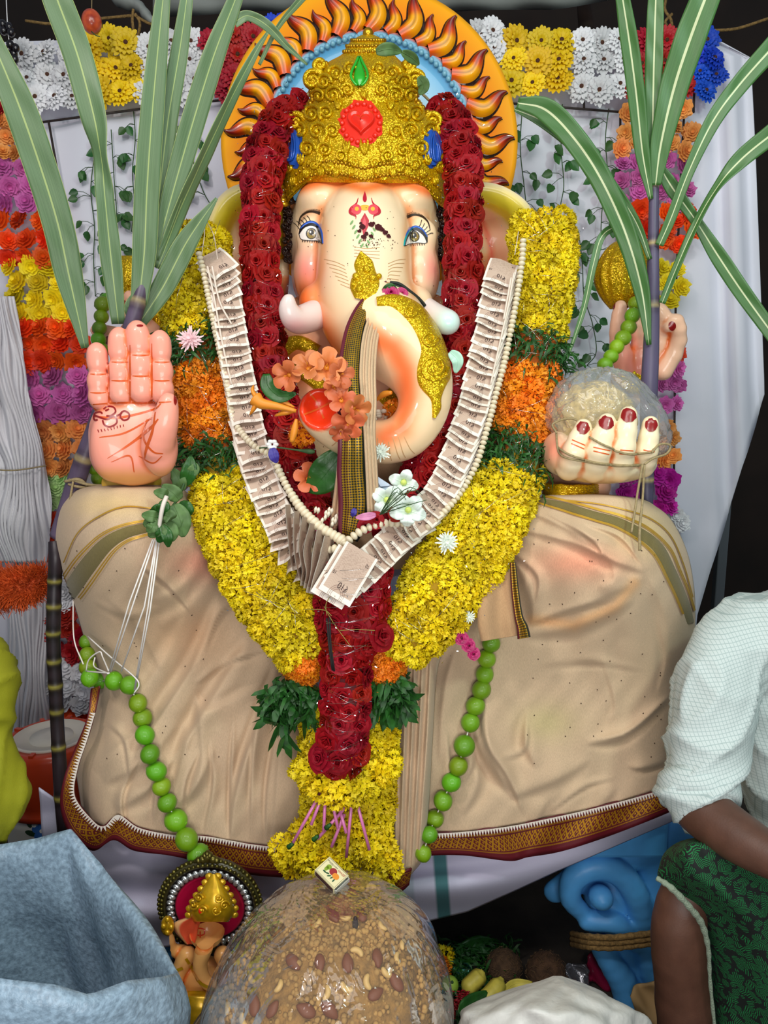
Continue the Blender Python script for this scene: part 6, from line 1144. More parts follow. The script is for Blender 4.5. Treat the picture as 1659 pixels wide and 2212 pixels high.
for P in ([(150, 1035, 1.60, 3), (200, 1048, 1.58, 3), (280, 1046, 1.60, 3), (330, 1040, 1.62, 3)], [(148, 1046, 1.60, 3), (175, 1052, 1.59, 3), (240, 1052, 1.60, 3)], [(158, 1040, 1.59, 2.5), (152, 1080, 1.58, 2.5), (158, 1100, 1.58, 2)], [(140, 1040, 1.60, 3), (170, 1036, 1.59, 4), (190, 1050, 1.59, 3)]): p, r = pxpath(P, 18); b.tube(p, r, 6)
tag(b.build('jute_twine', m_twine, kind='stuff'), 'jute twine tying the leaning cane to the raised palm', 'twine')
sb_ = thing('sugarcane', 'dark jointed bare sugarcane standing beside the water jug', 'sugarcane', at(140, 1800, 1.62))
stalk(sb_, [(118, 1170, 1.61, 13), (120, 1205, 1.60, 14.5), (118, 1255, 1.60, 14.5), (116, 1320, 1.595, 15), (115, 1370, 1.595, 14.5), (117, 1430, 1.595, 14.5), (121, 1500, 1.595, 14.5), (124, 1570, 1.595, 14), (128, 1640, 1.59, 14.5), (133, 1720, 1.59, 15), (140, 1800, 1.59, 15), (150, 1900, 1.58, 15), (160, 2040, 1.57, 15)], [1254, 1309, 1366, 1427, 1480, 1535, 1613, 1720, 1800], ((44, 34, 40), (148, 140, 60), (20, 14, 16)), 220)
sr = thing('sugarcane', 'sugarcane with fresh green crown standing behind the cupped hand', 'sugarcane', at(1395, 1095, 1.70))
stalk(sr, [(1413, 396, 1.70, 10), (1412, 470, 1.70, 11), (1411, 540, 1.70, 12), (1410, 640, 1.70, 14), (1406, 760, 1.70, 17), (1401, 870, 1.70, 18), (1398, 980, 1.70, 15), (1396, 1100, 1.70, 14)], [400, 525, 658, 1035], ((96, 88, 116), (196, 176, 120), (76, 66, 88)), 120)
for P in ([(1406, 430, 1.69, 10), (1388, 330, 1.68, 30), (1374, 200, 1.66, 36), (1358, 80, 1.64, 36), (1344, -10, 1.62, 28), (1338, -60, 1.61, 20)], [(1416, 400, 1.685, 22), (1428, 310, 1.675, 44), (1456, 190, 1.66, 60), (1492, 80, 1.64, 66), (1530, -20, 1.62, 60), (1550, -70, 1.61, 50)], [(1408, 396, 1.69, 12), (1411, 210, 1.68, 34), (1414, 80, 1.67, 36), (1418, -40, 1.66, 30)], [(1430, 380, 1.69, 8, 50), (1450, 260, 1.68, 24, 55), (1490, 150, 1.67, 24, 55), (1520, 40, 1.66, 16, 50)],
          [(1402, 745, 1.68, 10), (1385, 620, 1.665, 34), (1350, 500, 1.65, 44), (1300, 390, 1.64, 46), (1245, 305, 1.63, 48), (1180, 238, 1.63, 46), (1118, 222, 1.64, 20)], [(1404, 560, 1.69, 10), (1374, 480, 1.68, 18), (1325, 405, 1.67, 22), (1260, 330, 1.67, 28), (1180, 266, 1.67, 26), (1112, 236, 1.67, 8)], [(1424, 530, 1.68, 18), (1450, 470, 1.67, 22), (1488, 370, 1.66, 24), (1540, 262, 1.65, 34), (1600, 180, 1.64, 40), (1680, 90, 1.62, 46)],
          [(1420, 350, 1.70, 12), (1452, 405, 1.70, 30), (1500, 472, 1.69, 22), (1556, 560, 1.68, 34), (1610, 640, 1.66, 34), (1690, 750, 1.64, 30)], [(1430, 655, 1.68, 14), (1456, 590, 1.67, 18, 20), (1500, 490, 1.66, 20, 30), (1545, 410, 1.65, 22, 40), (1600, 345, 1.64, 38, 10), (1680, 280, 1.62, 44)], [(1380, 472, 1.69, 10), (1345, 484, 1.685, 16), (1302, 508, 1.68, 16), (1282, 570, 1.675, 16), (1260, 670, 1.67, 12), (1225, 775, 1.665, 5)]): blade(sr, P, m_blade2)
# ================================================================ wrapped sweet in the cupped hand
m_crumb = mat('semolina sweet', (206, 178, 104), .8, vary=.4, vscale=90, bump=.6, bscale=160, sub=0)
ws = thing('wrapped_sweet', 'crumbly sweet in clear plastic held in the cupped hand', 'sweet', at(1290, 900, 1.6)); A = np.arange(40) * 2 * math.pi / 40
c0 = at(1282, 905, 1.615)
def lump(c, r, amp, n=34, sq=(1, 1, 1), f=1):
    th, ph = np.meshgrid(np.linspace(.02, math.pi - .02, n), np.linspace(0, 2 * math.pi, 2 * n, endpoint=False), indexing='ij'); d = np.stack([np.sin(th) * np.cos(ph), np.sin(th) * np.sin(ph), np.cos(th)], -1)
    k = 1 + amp * (np.sin(d[..., 0] * 9 * f + 2 * np.sin(d[..., 2] * 7 * f)) * .5 + np.sin(d[..., 1] * 13 * f + d[..., 2] * 11 * f) * .3 + .2 * rng.normal(0, 1, th.shape)); return c + d * k[..., None] * r * np.array(sq)
b = MB(); b.grid(lump(c0, .082, .05, sq=(1.08, .75, .95)), closeu=True); b.build('sweet', m_crumb, ws)
b = MB()
for _ in range(260): d = unit(rng.normal(0, 1, 3)); b.ball(c0 + d * .077 * np.array((1.08, .75, .95)), rng.uniform(.003, .007), 6, 5)
b.build('crumbs', m_crumb, ws, kind='stuff')
m_film = film('clear plastic wrap', base=.03, gloss=.6, rough=.08, bump=.7, bscale=14, milk=.16)
th, ph = np.meshgrid(np.linspace(.02, math.pi - .02, 50), np.linspace(0, 2 * math.pi, 90, endpoint=False), indexing='ij'); d = np.stack([np.sin(th) * np.cos(ph), np.sin(th) * np.sin(ph), np.cos(th)], -1)
wr = 1 + .05 * np.abs(np.sin(ph * 4 + 3 * th)) + .05 * np.abs(np.sin(ph * 7 - 5 * th + 1)) + .03 * rng.normal(0, .5, th.shape)
G = at(1298, 895, 1.61) + d * wr[..., None] * np.array((.108, .075, .088)); G[..., 0] += .03 * sstep(.3, 1, d[..., 0]) ; G[..., 2] -= .045 * sstep(.4, 1, d[..., 0]); b = MB(); b.grid(G, closeu=True); b.build('plastic_wrap', m_film, ws)
tw = thing('jute_twine', 'jute twine wound round the cupped hand and knotted to the cane', 'twine', at(1400, 980, 1.5)); b = MB()
def onto(bv, P, off=.003, Y=1.5):
    S = spline(P, 40); return np.array([seat(bv, x, y, off, Y)[0] for x, y in S])
for P in ([(1202, 935), (1212, 980), (1260, 995), (1330, 1005), (1390, 1003)], [(1275, 945), (1310, 965), (1360, 980), (1410, 976)], [(1208, 968), (1240, 985), (1300, 1000), (1380, 1006)]): b.tube(onto(ub_, P), .0022, 6)
for P in ([(1202, 935, 1.50, 2.4), (1195, 915, 1.53, 2.4), (1240, 905, 1.515, 2.4), (1280, 940, 1.49, 2.4)], [(1408, 978, 1.47, 2.6), (1425, 960, 1.48, 2.6), (1448, 962, 1.49, 2.6), (1440, 980, 1.49, 2.6), (1412, 990, 1.475, 2.6), (1392, 1003, 1.465, 2.6)], [(1388, 1003, 1.465, 2.6), (1378, 1060, 1.46, 2.6), (1372, 1100, 1.45, 2.6), (1364, 1150, 1.43, 2.6)], [(1392, 1004, 1.465, 2.6), (1388, 1080, 1.46, 2.6), (1382, 1140, 1.435, 3), (1382, 1190, 1.425, 3.4)], [(1410, 975, 1.47, 2.4), (1424, 920, 1.56, 2.4), (1418, 880, 1.66, 2.4), (1396, 872, 1.69, 2.4)]): p, r = pxpath(P, 20); b.tube(p, r, 6)
b.build('twine', m_twine, tw, kind='stuff')
# ================================================================ loose flowers on the chest
m_tr = mat('orange trumpet petal', (226, 118, 66), .5, hue=.01, vary=.25, vscale=60); m_tub = mat('ochre trumpet tube', (226, 140, 36), .5)
def trumpet_mesh():
    b = MB(); n, m = 41, 8; G = np.zeros((m, n, 3))
    for i in range(m):
        u = i / (m - 1)
        for j in range(n): a = 2 * math.pi * j / (n - 1); lob = abs(math.cos(a * 2.5)) ** .38; r = .16 + (.30 * u * 1.4 if u < .4 else .17 + (u - .4) * (.62 + .80 * lob)); G[i, j] = (r * math.cos(a), r * math.sin(a), -.5 + .75 * u - .35 * max(0, u - .55) ** 2 * 3 + .05 * math.sin(a * 5))
    b.grid(G); T_ = np.array([(0, 0, -.45), (0, .05, -.9), (0, .15, -1.4), (0, .3, -1.8)]); b.tube(spline(T_, 12), np.linspace(.17, .07, 12), 10, 1)
    for k in range(4): a = k * 1.57; b.tube([(0, 0, -.3), (.06 * math.cos(a), .06 * math.sin(a), .3)], .02, 4, 1)
    return b.mesh('trumpet_flower', [m_tr, m_tub])
tm = trumpet_mesh(); FL_ = [(618, 812, 30, (-.3, -.9, -.1), 'leftmost of the cluster above the trunk tip'), (664, 788, 32, (-.1, -.8, .5), 'topmost in the cluster above the trunk tip'), (706, 790, 36, (.1, -.9, .2), 'widest one, above the trunk tip'), (738, 808, 28, (.5, -.8, .1), 'touching the brocade band'), (722, 838, 22, (.2, -.9, -.3), 'below the widest one'), (738, 862, 28, (.1, -.9, .3), 'upper one right of the red trunk tip'), (772, 886, 30, (.5, -.8, -.2), 'on the brocade band right of the trunk tip'), (752, 915, 32, (-.1, -.9, -.3), 'drooping one below the right cluster'), (736, 936, 22, (0, -.8, -.6), 'lowest of cluster beside the brocade band'), (668, 1032, 30, (.2, -.9, .3), 'single one beside the broad green leaf')]
for k, (x, y, r, f, lab) in enumerate(FL_):
    Y = 1.385 if k < 9 else 1.475; inst_ = inst('trumpet_flower', tm, None, at(x, y, Y), look(f, k * 1.3), r * mpp(y, Y)); tag(inst_, 'orange trumpet flower, ' + lab, 'flower', 'orange trumpet flowers on the trunk')
b = MB(); p, r = pxpath([(640, 888, 1.40, 4), (600, 878, 1.40, 8), (566, 872, 1.405, 12), (552, 862, 1.41, 17)], 16); b.tube(p, r, 12)
for P in ([(556, 862, 1.41, 13), (546, 845, 1.41, 9), (548, 832, 1.415, 2)], [(554, 872, 1.41, 13), (545, 888, 1.41, 8), (540, 896, 1.415, 2)]): p, r = pxpath(P, 8); b.tube(p, r, 8, flat=.5)
tag(b.build('trumpet_flower', m_tub, kind='thing'), 'long ochre trumpet flower pointing left from the trunk tip', 'flower')
for k, (P, lab) in enumerate((([(640, 905, 1.41, 3), (636, 930, 1.41, 8), (630, 955, 1.41, 5)], 'ochre flower bud hanging below the red trunk tip'), ([(636, 880, 1.41, 2), (612, 868, 1.41, 6), (590, 856, 1.41, 2)], 'slim ochre bud above the pointing trumpet flower'), ([(640, 888, 1.41, 2), (618, 890, 1.405, 7), (594, 898, 1.41, 2)], 'slim ochre bud below the pointing trumpet flower'), ([(812, 866, 1.56, 2), (828, 852, 1.55, 7), (846, 848, 1.54, 4)], 'ochre bud seen inside the trunk loop'))):
    p, r = pxpath(P, 10); b = MB(); b.tube(p, r, 8); tag(b.build('flower_bud', m_tub), lab, 'flower bud', 'trumpet flower buds')
m_jl = mat('glossy green leaf', (40, 96, 30), .4, vary=.4, vscale=30, bump=.3, bscale=60); m_gl = mat('dusty green leaf', (92, 128, 70), .6, vary=.4, vscale=40)
def leaf(name, label, P, w_, m, fold=.25, Y=None, solo=True, par=None):
    """P from base to tip (px, py, Y)"""
    n = 20; S = spline(P, n); pts = at(S[:, 0], S[:, 1], S[:, 2]); T = tangents(pts); G = []
    for i in range(n):
        t = i / (n - 1); wd = w_ * mpp(S[i, 1], S[i, 2]) / 2 * (math.sin(math.pi * min(1, t * .92 + .06)) ** .7) * (1.1 - .3 * t) + .0006; N0 = unit(CAM - pts[i]); s = unit(np.cross(T[i], N0)); N1 = np.cross(s, T[i])
        G.append([pts[i] + s * wd * q + N1 * wd * (fold * abs(q) + .05 * math.sin(t * 22) * abs(q)) for q in np.linspace(-1, 1, 7)])
    b = MB(); b.grid(np.array(G)); b.tube(pts - unit(CAM - pts) * .0002, np.linspace(.0014, .0006, n), 4); o = b.build(name, m, par, solid=.0006)
    if solo: tag(o, label, 'leaf')
    return o
leaf('green_leaf', 'broad glossy green leaf tucked behind the brocade band', [(745, 975, 1.47), (715, 1010, 1.465), (690, 1040, 1.47), (664, 1060, 1.48)], 74, m_jl)
leaf('green_leaf', 'jagged dark leaf left of the red trunk tip', [(575, 808, 1.42), (580, 835, 1.41), (605, 856, 1.405), (640, 850, 1.40)], 34, m_jl)
leaf('green_leaf', 'single leaf stuck on the crown top right', [(812, 112, 1.70), (840, 106, 1.70), (868, 112, 1.72)], 26, m_gl); leaf('green_leaf', 'drooping leaf hanging beside the crown shoulder', [(905, 165, 1.74), (915, 185, 1.75), (906, 205, 1.76)], 26, m_gl); leaf('green_leaf', 'leaf lying over the crown peak edge', [(868, 112, 1.72), (890, 125, 1.74), (905, 140, 1.76)], 22, m_gl)
def mum_mesh(m):
    b = MB()
    for n, L, z, e in ((14, 1, .05, .2), (14, .85, .2, .4), (11, .65, .35, .6), (8, .42, .45, .75), (5, .22, .55, .8)):
        for k in range(n):
            a = 2 * math.pi * k / n + rng.uniform(-.2, .2); c, s = math.cos(a), math.sin(a); l = L * rng.uniform(.8, 1.1); V = []
            for f, w_ in ((.1, .5), (.6, 1), (1, .35)):
                for q in (-1, 1): x, y = l * f, q * .10 * w_; V.append((x * c - y * s, x * s + y * c, z + (e - z) * f * f))
            b.add(V, [(0, 1, 3, 2), (2, 3, 5, 4)])
    return b.mesh('chrysanthemum', m)
mw = mum_mesh(mat('white mum petal', (226, 234, 222), .6)); mp_ = mum_mesh(mat('blush mum petal', (244, 208, 212), .6))
for x, y, Y, r, me, lab in ((822, 978, 1.46, 22, mw, 'small white chrysanthemum under the trunk curve'), (965, 1172, 1.425, 26, mw, 'white chrysanthemum stuck on the yellow marigolds'), (412, 735, 1.635, 29, mp_, 'blush white chrysanthemum on the left green band'), (1013, 1332, 1.42, 15, mw, 'little white chrysanthemum at the lower edge of the right marigolds'), (812, 612 + 1000, 1.4, 1, mw, '')):
    if lab: tag(inst('chrysanthemum', me, None, at(x, y, Y), look((0, -.9, .3), x), r * mpp(y, Y)), lab, 'flower')
b = MB(); p, r = pxpath([(590, 965, 1.455, 2), (640, 972, 1.45, 2), (668, 975, 1.45, 6), (680, 976, 1.45, 3)], 12); b.tube(p, r, 6); p, r = pxpath([(560, 968, 1.46, 1.5), (585, 966, 1.455, 1.5)], 3); b.tube(p, r, 5); st = thing('pea_flower', 'white and violet pea flower lying across the notes', 'flower', at(592, 975, 1.45)); b.build('stem', m_stem, st); b = MB()
for a in range(6): c = at(588 + 8 * math.cos(a * 1.05), 960 + 7 * math.sin(a * 1.05), 1.448); b.ball(c, (.006, .003, .004), 7, 5)
b.build('white_petals', mat('white petal', (240, 240, 236), .5), st, kind='stuff'); leaf('violet_petal', '', [(588, 968, 1.445), (592, 985, 1.44), (598, 1000, 1.445)], 22, mat('violet petal', (56, 46, 140), .5), solo=False, par=st)
m_lily = mat('white lily petal', (226, 240, 230), .4, sub=0)
def lily(label, cx, cy, Y, r, tilt, n=5, a0=0):
    t = thing('white_lily', label, 'flower', at(cx, cy, Y)); 
    for k in range(n): a = a0 + k * 2 * math.pi / n; leaf('petal', '', [(cx, cy, Y + .004), (cx + r * .55 * math.cos(a), cy + r * .5 * math.sin(a), Y - .014), (cx + r * math.cos(a), cy + r * .85 * math.sin(a), Y - .006)], r * .78, m_lily, .18, solo=False, par=t)
    b = MB(); b.ball(at(cx, cy, Y - .006), .006, 8, 6); b.build('flower_centre', mat('lily eye', (206, 222, 110), .5), t)
lily('large white lily lying on banknotes below the shawl', 882, 1102, 1.395, 42, 0, 5, .4); lily('white lily behind the large one beside the brocade band', 836, 1080, 1.43, 40, 0, 4, 2.2); lily('small white lily against the right rose strand', 872, 1042, 1.46, 34, 0, 4, 3.5)
b = MB(); V = [at(x, y, Y) for x, y, Y in ((803, 1022, 1.47), (846, 1050, 1.455), (836, 1085, 1.44), (806, 1072, 1.45))]; b.slab(V[::-1], np.cross(V[1] - V[0], V[2] - V[0]), .003); V2 = [at(x, y, Y) for x, y, Y in ((804, 1024, 1.466), (845, 1050, 1.451), (822, 1052, 1.448))]; b.slab(V2[::-1], np.cross(V2[1] - V2[0], V2[2] - V2[0]), .002); tag(b.build('paper_envelope', mat('pale blue paper', (206, 220, 240), .7), smooth=False), 'folded pale blue paper tucked beside the brocade band', 'envelope')
for x, y, r, lab in ((788, 1136, 15, 'dull pink rosebud left of its pair under the lily'), (812, 1124, 17, 'dull pink rosebud right of its pair under the lily'), (853, 1112, 15, 'pink rosebud half under the large white lily')): tag(inst('rosebud', rm[0], None, at(x, y, 1.415), look((.2, -.9, .3), x), r * mpp(y, 1.415) * 1.1), lab, 'flower')
leaf('pink_petal', 'pink petal lying across the brocade end', [(812, 1112, 1.40), (790, 1116, 1.39), (768, 1118, 1.395)], 16, mat('pink petal', (206, 130, 170), .5)); leaf('blue_petal', 'tiny blue petal on the brocade band', [(766, 1098, 1.41), (764, 1108, 1.405), (760, 1116, 1.41)], 12, bpy.data.materials['violet petal'])
b = MB()
for k in range(9): p, r = pxpath([(820, 1112, 1.39, 1), (838 + k * 6, 1090 - 12 * (k % 4), 1.37, 1), (850 + k * 9, 1050 + 10 * (k % 5), 1.38, .6)], 8); b.tube(p, r, 4)
tag(b.build('grass_blades', m_stem, kind='stuff'), 'thin green grass blades among the lilies', 'grass')
mg_ = mat('magenta petal', (176, 24, 96), .5); mrb = bpy.data.meshes.new_from_object(bpy.data.objects['rose']) if False else None
mr2 = rose_mesh(mg_)
for x, y, Y, r, lab in ((844, 634, 1.575, 18, 'magenta rose under the shawl fold on top of the trunk'), (868, 636, 1.59, 14, 'smaller magenta rose right of its twin on the trunk'), (996, 1378, 1.42, 15, 'magenta rosebud uppermost beside the right marigolds'), (1012, 1394, 1.42, 15, 'magenta rosebud in the middle beside the right marigolds'), (1022, 1412, 1.42, 14, 'magenta rosebud lowest beside the right marigolds'), (690, 1142, 1.43, 10, 'tiny magenta bloom by the cream beads')): tag(inst('magenta_rose', mr2, None, at(x, y, Y), look((.1, -.9, .2), x), r * mpp(y, Y)), lab, 'flower')
leaf('green_leaf', 'small green leaf under the shawl fold on the trunk', [(826, 632, 1.575), (842, 620, 1.57), (858, 626, 1.575)], 16, m_jl)
tt = thing('tuberose_cluster', 'small cream tuberose cluster by the beads below left rose strand', 'flower', at(700, 1115, 1.44))
for k in range(16): b = MB(); x, y = 680 + (k * 37 % 52), 1100 + (k * 23 % 38); p, r = pxpath([(x, y + 8, 1.44, 1.5), (x + 2, y, 1.43, 4), (x + 3, y - 6, 1.43, 1)], 6); b.tube(p, r, 6); b.build('floret', mat('cream floret', (236, 226, 204), .5) if k == 0 else bpy.data.materials['cream floret'], tt)
jb = thing('jasmine_cluster', 'cluster of dry white jasmine buds inside the trunk loop', 'flower', at(828, 905, 1.60))
for k in range(24): x, y = 806 + (k * 29 % 48), 885 + (k * 17 % 40); b = MB(); b.ball(at(x, y, 1.60 - .002 * (k % 5)), (.0065, .005, .005), 8, 5); b.build('bud', bpy.data.materials['cream floret'], jb)
tag(inst('orange_marigold', mo_[0], None, at(852, 886, 1.60), look((0, -1, .1)), .024), 'orange marigold inside the trunk loop', 'flower'); tag(inst('orange_marigold', mo_[1], None, at(652, 938, 1.50), look((0, -1, .1)), .026), 'orange marigold on the rose strand below the trunk tip', 'flower')
# ---- leafy sprig on the left knee
sp = thing('leaf_sprig', 'leafy green sprig with white threads lying on the left knee cloth', 'leaves', at(370, 1100, 1.42))
for k, (x0, y0, x1, y1, w_, Y) in enumerate(((398, 1048, 412, 985, 34, 1.50), (392, 1060, 372, 1012, 30, 1.50), (388, 1080, 350, 1048, 34, 1.45), (384, 1090, 404, 1118, 44, 1.44), (380, 1100, 360, 1152, 40, 1.42), (376, 1090, 396, 1160, 46, 1.42), (352, 1098, 322, 1110, 30, 1.41), (348, 1112, 310, 1135, 36, 1.405), (346, 1125, 322, 1160, 34, 1.40), (352, 1130, 342, 1172, 30, 1.40), (358, 1128, 372, 1170, 34, 1.40), (356, 1112, 372, 1122, 30, 1.395), (346, 1108, 352, 1080, 28, 1.40), (340, 1118, 306, 1112, 26, 1.40), (330, 1130, 318, 1150, 24, 1.395), (350, 1135, 364, 1182, 24, 1.395), (362, 1070, 332, 1062, 24, 1.43), (405, 1030, 424, 1000, 24, 1.50))): leaf('leaf', '', [(x0, y0, Y), ((x0 + x1) / 2 + 4, (y0 + y1) / 2, Y - .008), (x1, y1, Y - .002)], w_, m_gl if k % 3 else m_jl, solo=False, par=sp)
b = MB(); p, r = pxpath([(412, 990, 1.51, 2.5), (394, 1055, 1.49, 3), (372, 1095, 1.43, 3), (345, 1120, 1.40, 2)], 20); b.tube(p, r, 6); b.build('stem', m_stem, sp)
b = MB(); p, r = pxpath([(360, 1072, 1.40, 5), (350, 1100, 1.39, 5), (340, 1165, 1.40, 4)], 8); b.tube(p, r, 6); b.build('thread', m_tooth, sp)

leaf('mint_petal', 'pale mint petal stuck at the right edge of the trunk', [(972, 760, 1.50), (988, 778, 1.49), (984, 806, 1.50)], 26, mat('mint petal', (176, 220, 196), .4))
for lab, P in (('jute rope end showing on the halo left of the crown', [(636, 238, 1.95, 4), (652, 216, 1.96, 5), (672, 200, 1.98, 5)]), ('jute rope end showing on the halo right of the crown', [(905, 196, 1.98, 3), (925, 215, 1.96, 3), (948, 240, 1.93, 3)])):
    p, r = pxpath(P, 10); b = MB(); b.tube(p, r, 6); tag(b.build('jute_rope', m_twine), lab, 'rope')
b = MB()
for P in ([(700, 1310, 1.36), (720, 1345, 1.35), (760, 1400, 1.345)], [(655, 1316, 1.38), (700, 1318, 1.36), (716, 1330, 1.35)], [(735, 1362, 1.345), (770, 1360, 1.34), (810, 1362, 1.34)], [(706, 1330, 1.35), (704, 1306, 1.35), (712, 1290, 1.35)]): S = spline(P, 14); b.tube(at(S[:, 0], S[:, 1], S[:, 2]), .0007, 4)
tag(b.build('grass_sprig', mat('dry grass', (150, 140, 66), .8), kind='stuff'), 'thin dry grass sprig lying on the rose tail', 'grass')
# ================================================================ foreground: table, wrapped sweet mound, matchbox, small idol
m_wood = mat('worn table wood', (84, 58, 38), .7, vary=.5, vscale=8, stretch=(1, 8, 1))
tb = thing('round_stool', 'low dark wooden stool under the plastic-wrapped sweet mound', 'stool', (-.10, 1.12, 0)); b = MB(); b.loft([[(-.10 + q * math.cos(a), 1.12 + q * math.sin(a), z) for a in np.arange(48) * 2 * math.pi / 48] for q, z in ((.02, .35), (.17, .35), (.175, .365), (.17, .38), (.02, .38))]); b.build('seat', m_wood, tb)
for k in range(4): a = k * 1.5708 + .785; b = MB(); b.tube([(-.10 + .15 * math.cos(a), 1.12 + .15 * math.sin(a), 0), (-.10 + .12 * math.cos(a), 1.12 + .12 * math.sin(a), .355)], .018, 10); b.build('leg', m_wood, tb)
m_steel = mat('steel', (150, 146, 140), .3, .9); c0 = np.array([-.108, 1.12, .385])
pm = thing('sweet_mound', 'big mound of crumbly nut sweet on a plate inside a clear plastic bag', 'sweet', c0)
A = np.arange(90) * 2 * math.pi / 90
b = MB(); b.loft([[c0 + (r * math.cos(a), r * math.sin(a), z) for a in A] for r, z in ((.02, 0), (.19, 0), (.232, .035), (.238, .037), (.234, .030), (.19, .006), (.02, .006))]); b.build('plate', m_steel, pm)
def dome(Rr, H, wr=None, n=46, m=110, p=2.2, sx=1.0):
    t = np.linspace(0, 1, n)[:, None]; ph = np.linspace(0, 2 * math.pi, m, endpoint=False)[None]; z = H * t ** .9; r = Rr * np.sqrt(np.maximum(0, 1 - t ** p)) + .002
    k = wr(t, ph) if wr else 1 + .0 * ph; r = r * k
    return np.stack([c0[0] + r * np.cos(ph) * sx + .035 * t * 1.0, c0[1] + r * np.sin(ph) + .05 * t, c0[2] + .008 + z + 0 * ph], -1)
mnd = lambda t, ph: 1 + .025 * np.sin(ph * 5 + t * 9) + .02 * np.sin(ph * 11 - t * 14) + rng.normal(0, .012, (t.shape[0], ph.shape[1]))
G = dome(.198, .278, mnd, p=2.6); b = MB(); b.grid(G[::-1], closeu=True); m_ser = mat('crumbly semolina', (158, 116, 54), .85, vary=.45, vscale=70, bump=1.0, bscale=140); b.build('sweet', m_ser, pm); mb_ = bvh_of(*b.raw())
b = MB(); m_ser2 = mat('pale crumbs', (180, 138, 72), .8, vary=.4, vscale=30)
for _ in range(2600):
    t = rng.uniform(.05, .97); ph = rng.uniform(math.pi * .95, math.pi * 2.05); r = .198 * math.sqrt(1 - t ** 2.6); p = np.array([c0[0] + r * math.cos(ph) + .035 * t, c0[1] + r * math.sin(ph) + .05 * t, c0[2] + .008 + .278 * t ** .9]); b.ball(p + rng.normal(0, .002, 3), rng.uniform(.0022, .0062), 5, 4)
for _ in range(500): a = rng.uniform(0, 6.28); q = rng.uniform(0, .10); h = mb_.ray_cast(Vector((c0[0] + .035 + q * math.cos(a), c0[1] + .05 + q * math.sin(a), 2)), Vector((0, 0, -1))); b.ball(np.array(h[0]) if h[0] else c0, rng.uniform(.0025, .006), 5, 4)
b.build('crumbs', m_ser2, pm, kind='stuff')
b = MB(); t = np.linspace(-1.15, 1.15, 16); b.tube(np.stack([.62 * np.sin(t), .62 * np.cos(t) - .3, 0 * t], 1), .30 * (1 - .55 * np.abs(t / 1.15) ** 3), 10); ca = b.mesh('cashew', mat('cashew', (216, 176, 104), .5, vary=.2, vscale=60))
b = MB(); b.ball((0, 0, 0), (1, .62, .42), 16, 10); V = b.v[0]; V[:, 0] += .12 * V[:, 0] ** 2 * np.sign(V[:, 0]) * 0; V[:, 1] *= 1 - .35 * np.clip(V[:, 0], 0, 1); al = b.mesh('almond', mat('almond skin', (128, 66, 26), .6, vary=.45, vscale=200, stretch=(.1, 1, 1)))
NUT = [('cashew', ca, .0155, 'cashew', [(769, 2063, 'beside the pair of almonds mid-mound'), (832, 2100, 'above the right hand almond'), (797, 2122, 'broad one low on the right slope'), (703, 2145, 'arched one low in the middle'), (750, 2130, 'between the arched and the broad cashew'), (551, 2114, 'large curled one on left slope'), (826, 2003, 'high on the right slope'), (683, 1997, 'pale one high on the left of centre'), (746, 1985, 'between two almonds near top'), (533, 2200, 'at the bottom left rim'), (603, 2132, 'small rounded one left of centre'), (869, 2046, 'half sunk at the right flank'), (801, 1923, 'near the top behind the matchbox'), (496, 2180, 'at the far left foot'), (859, 2073, 'small one at right flank under the half sunk one')]),
       ('almond', al, .0150, 'almond', [(693, 2083, 'left of the mid-mound pair'), (750, 2083, 'right of the mid-mound pair'), (812, 2073, 'upright one right of the pair'), (853, 2124, 'tilted one low on the right'), (810, 2149, 'under the broad cashew'), (713, 2180, 'flat one at bottom centre'), (660, 2184, 'left of the flat bottom one'), (592, 2182, 'dark one at bottom left'), (553, 2173, 'leftmost of the bottom row'), (720, 1983, 'upper left one near the top'), (781, 1981, 'upper right one near the top'), (488, 2116, 'half hidden on the far left slope'), (635, 2081, 'blurred one under a film crease'), (763, 1913, 'peeking out behind the matchbox')])]
for nm, me, s, cat, L in NUT:
    for x, y, lab in L:
        h = cast(mb_, x, y)
        if h: tag(inst(nm, me, None, h[0] + h[1] * .005, look(h[1], rng.uniform(0, 6)), s * rng.uniform(.9, 1.1)), f'{nm} in the sweet mound, {lab}', cat, f'{nm}s in the sweet mound')
h = cast(mb_, 767, 2001); b = MB(); b.ball(h[0] + h[1] * .004, (.005, .004, .016), 8, 6); tag(b.build('raisin', mat('dark raisin', (40, 22, 22), .6, bump=.6, bscale=200)), 'dark wrinkled raisin high on the sweet mound', 'raisin')
m_bag = film('clear plastic bag', base=.015, gloss=.55, rough=.06, bump=.6, bscale=9, milk=.04)
wrb = lambda t, ph: 1 + .045 * np.abs(np.sin(ph * 3.5 + 4 * t)) ** .6 + .03 * np.abs(np.sin(ph * 8 - 3 * t + 1)) ** .5 + .03 * t * np.abs(np.sin(ph * 14))
G = dome(.203, .292, wrb, 60, 160, 2.6); b = MB(); b.grid(G[::-1], closeu=True); bag = b.build('plastic_bag', m_bag, pm); bgb = bvh_of(*b.raw())
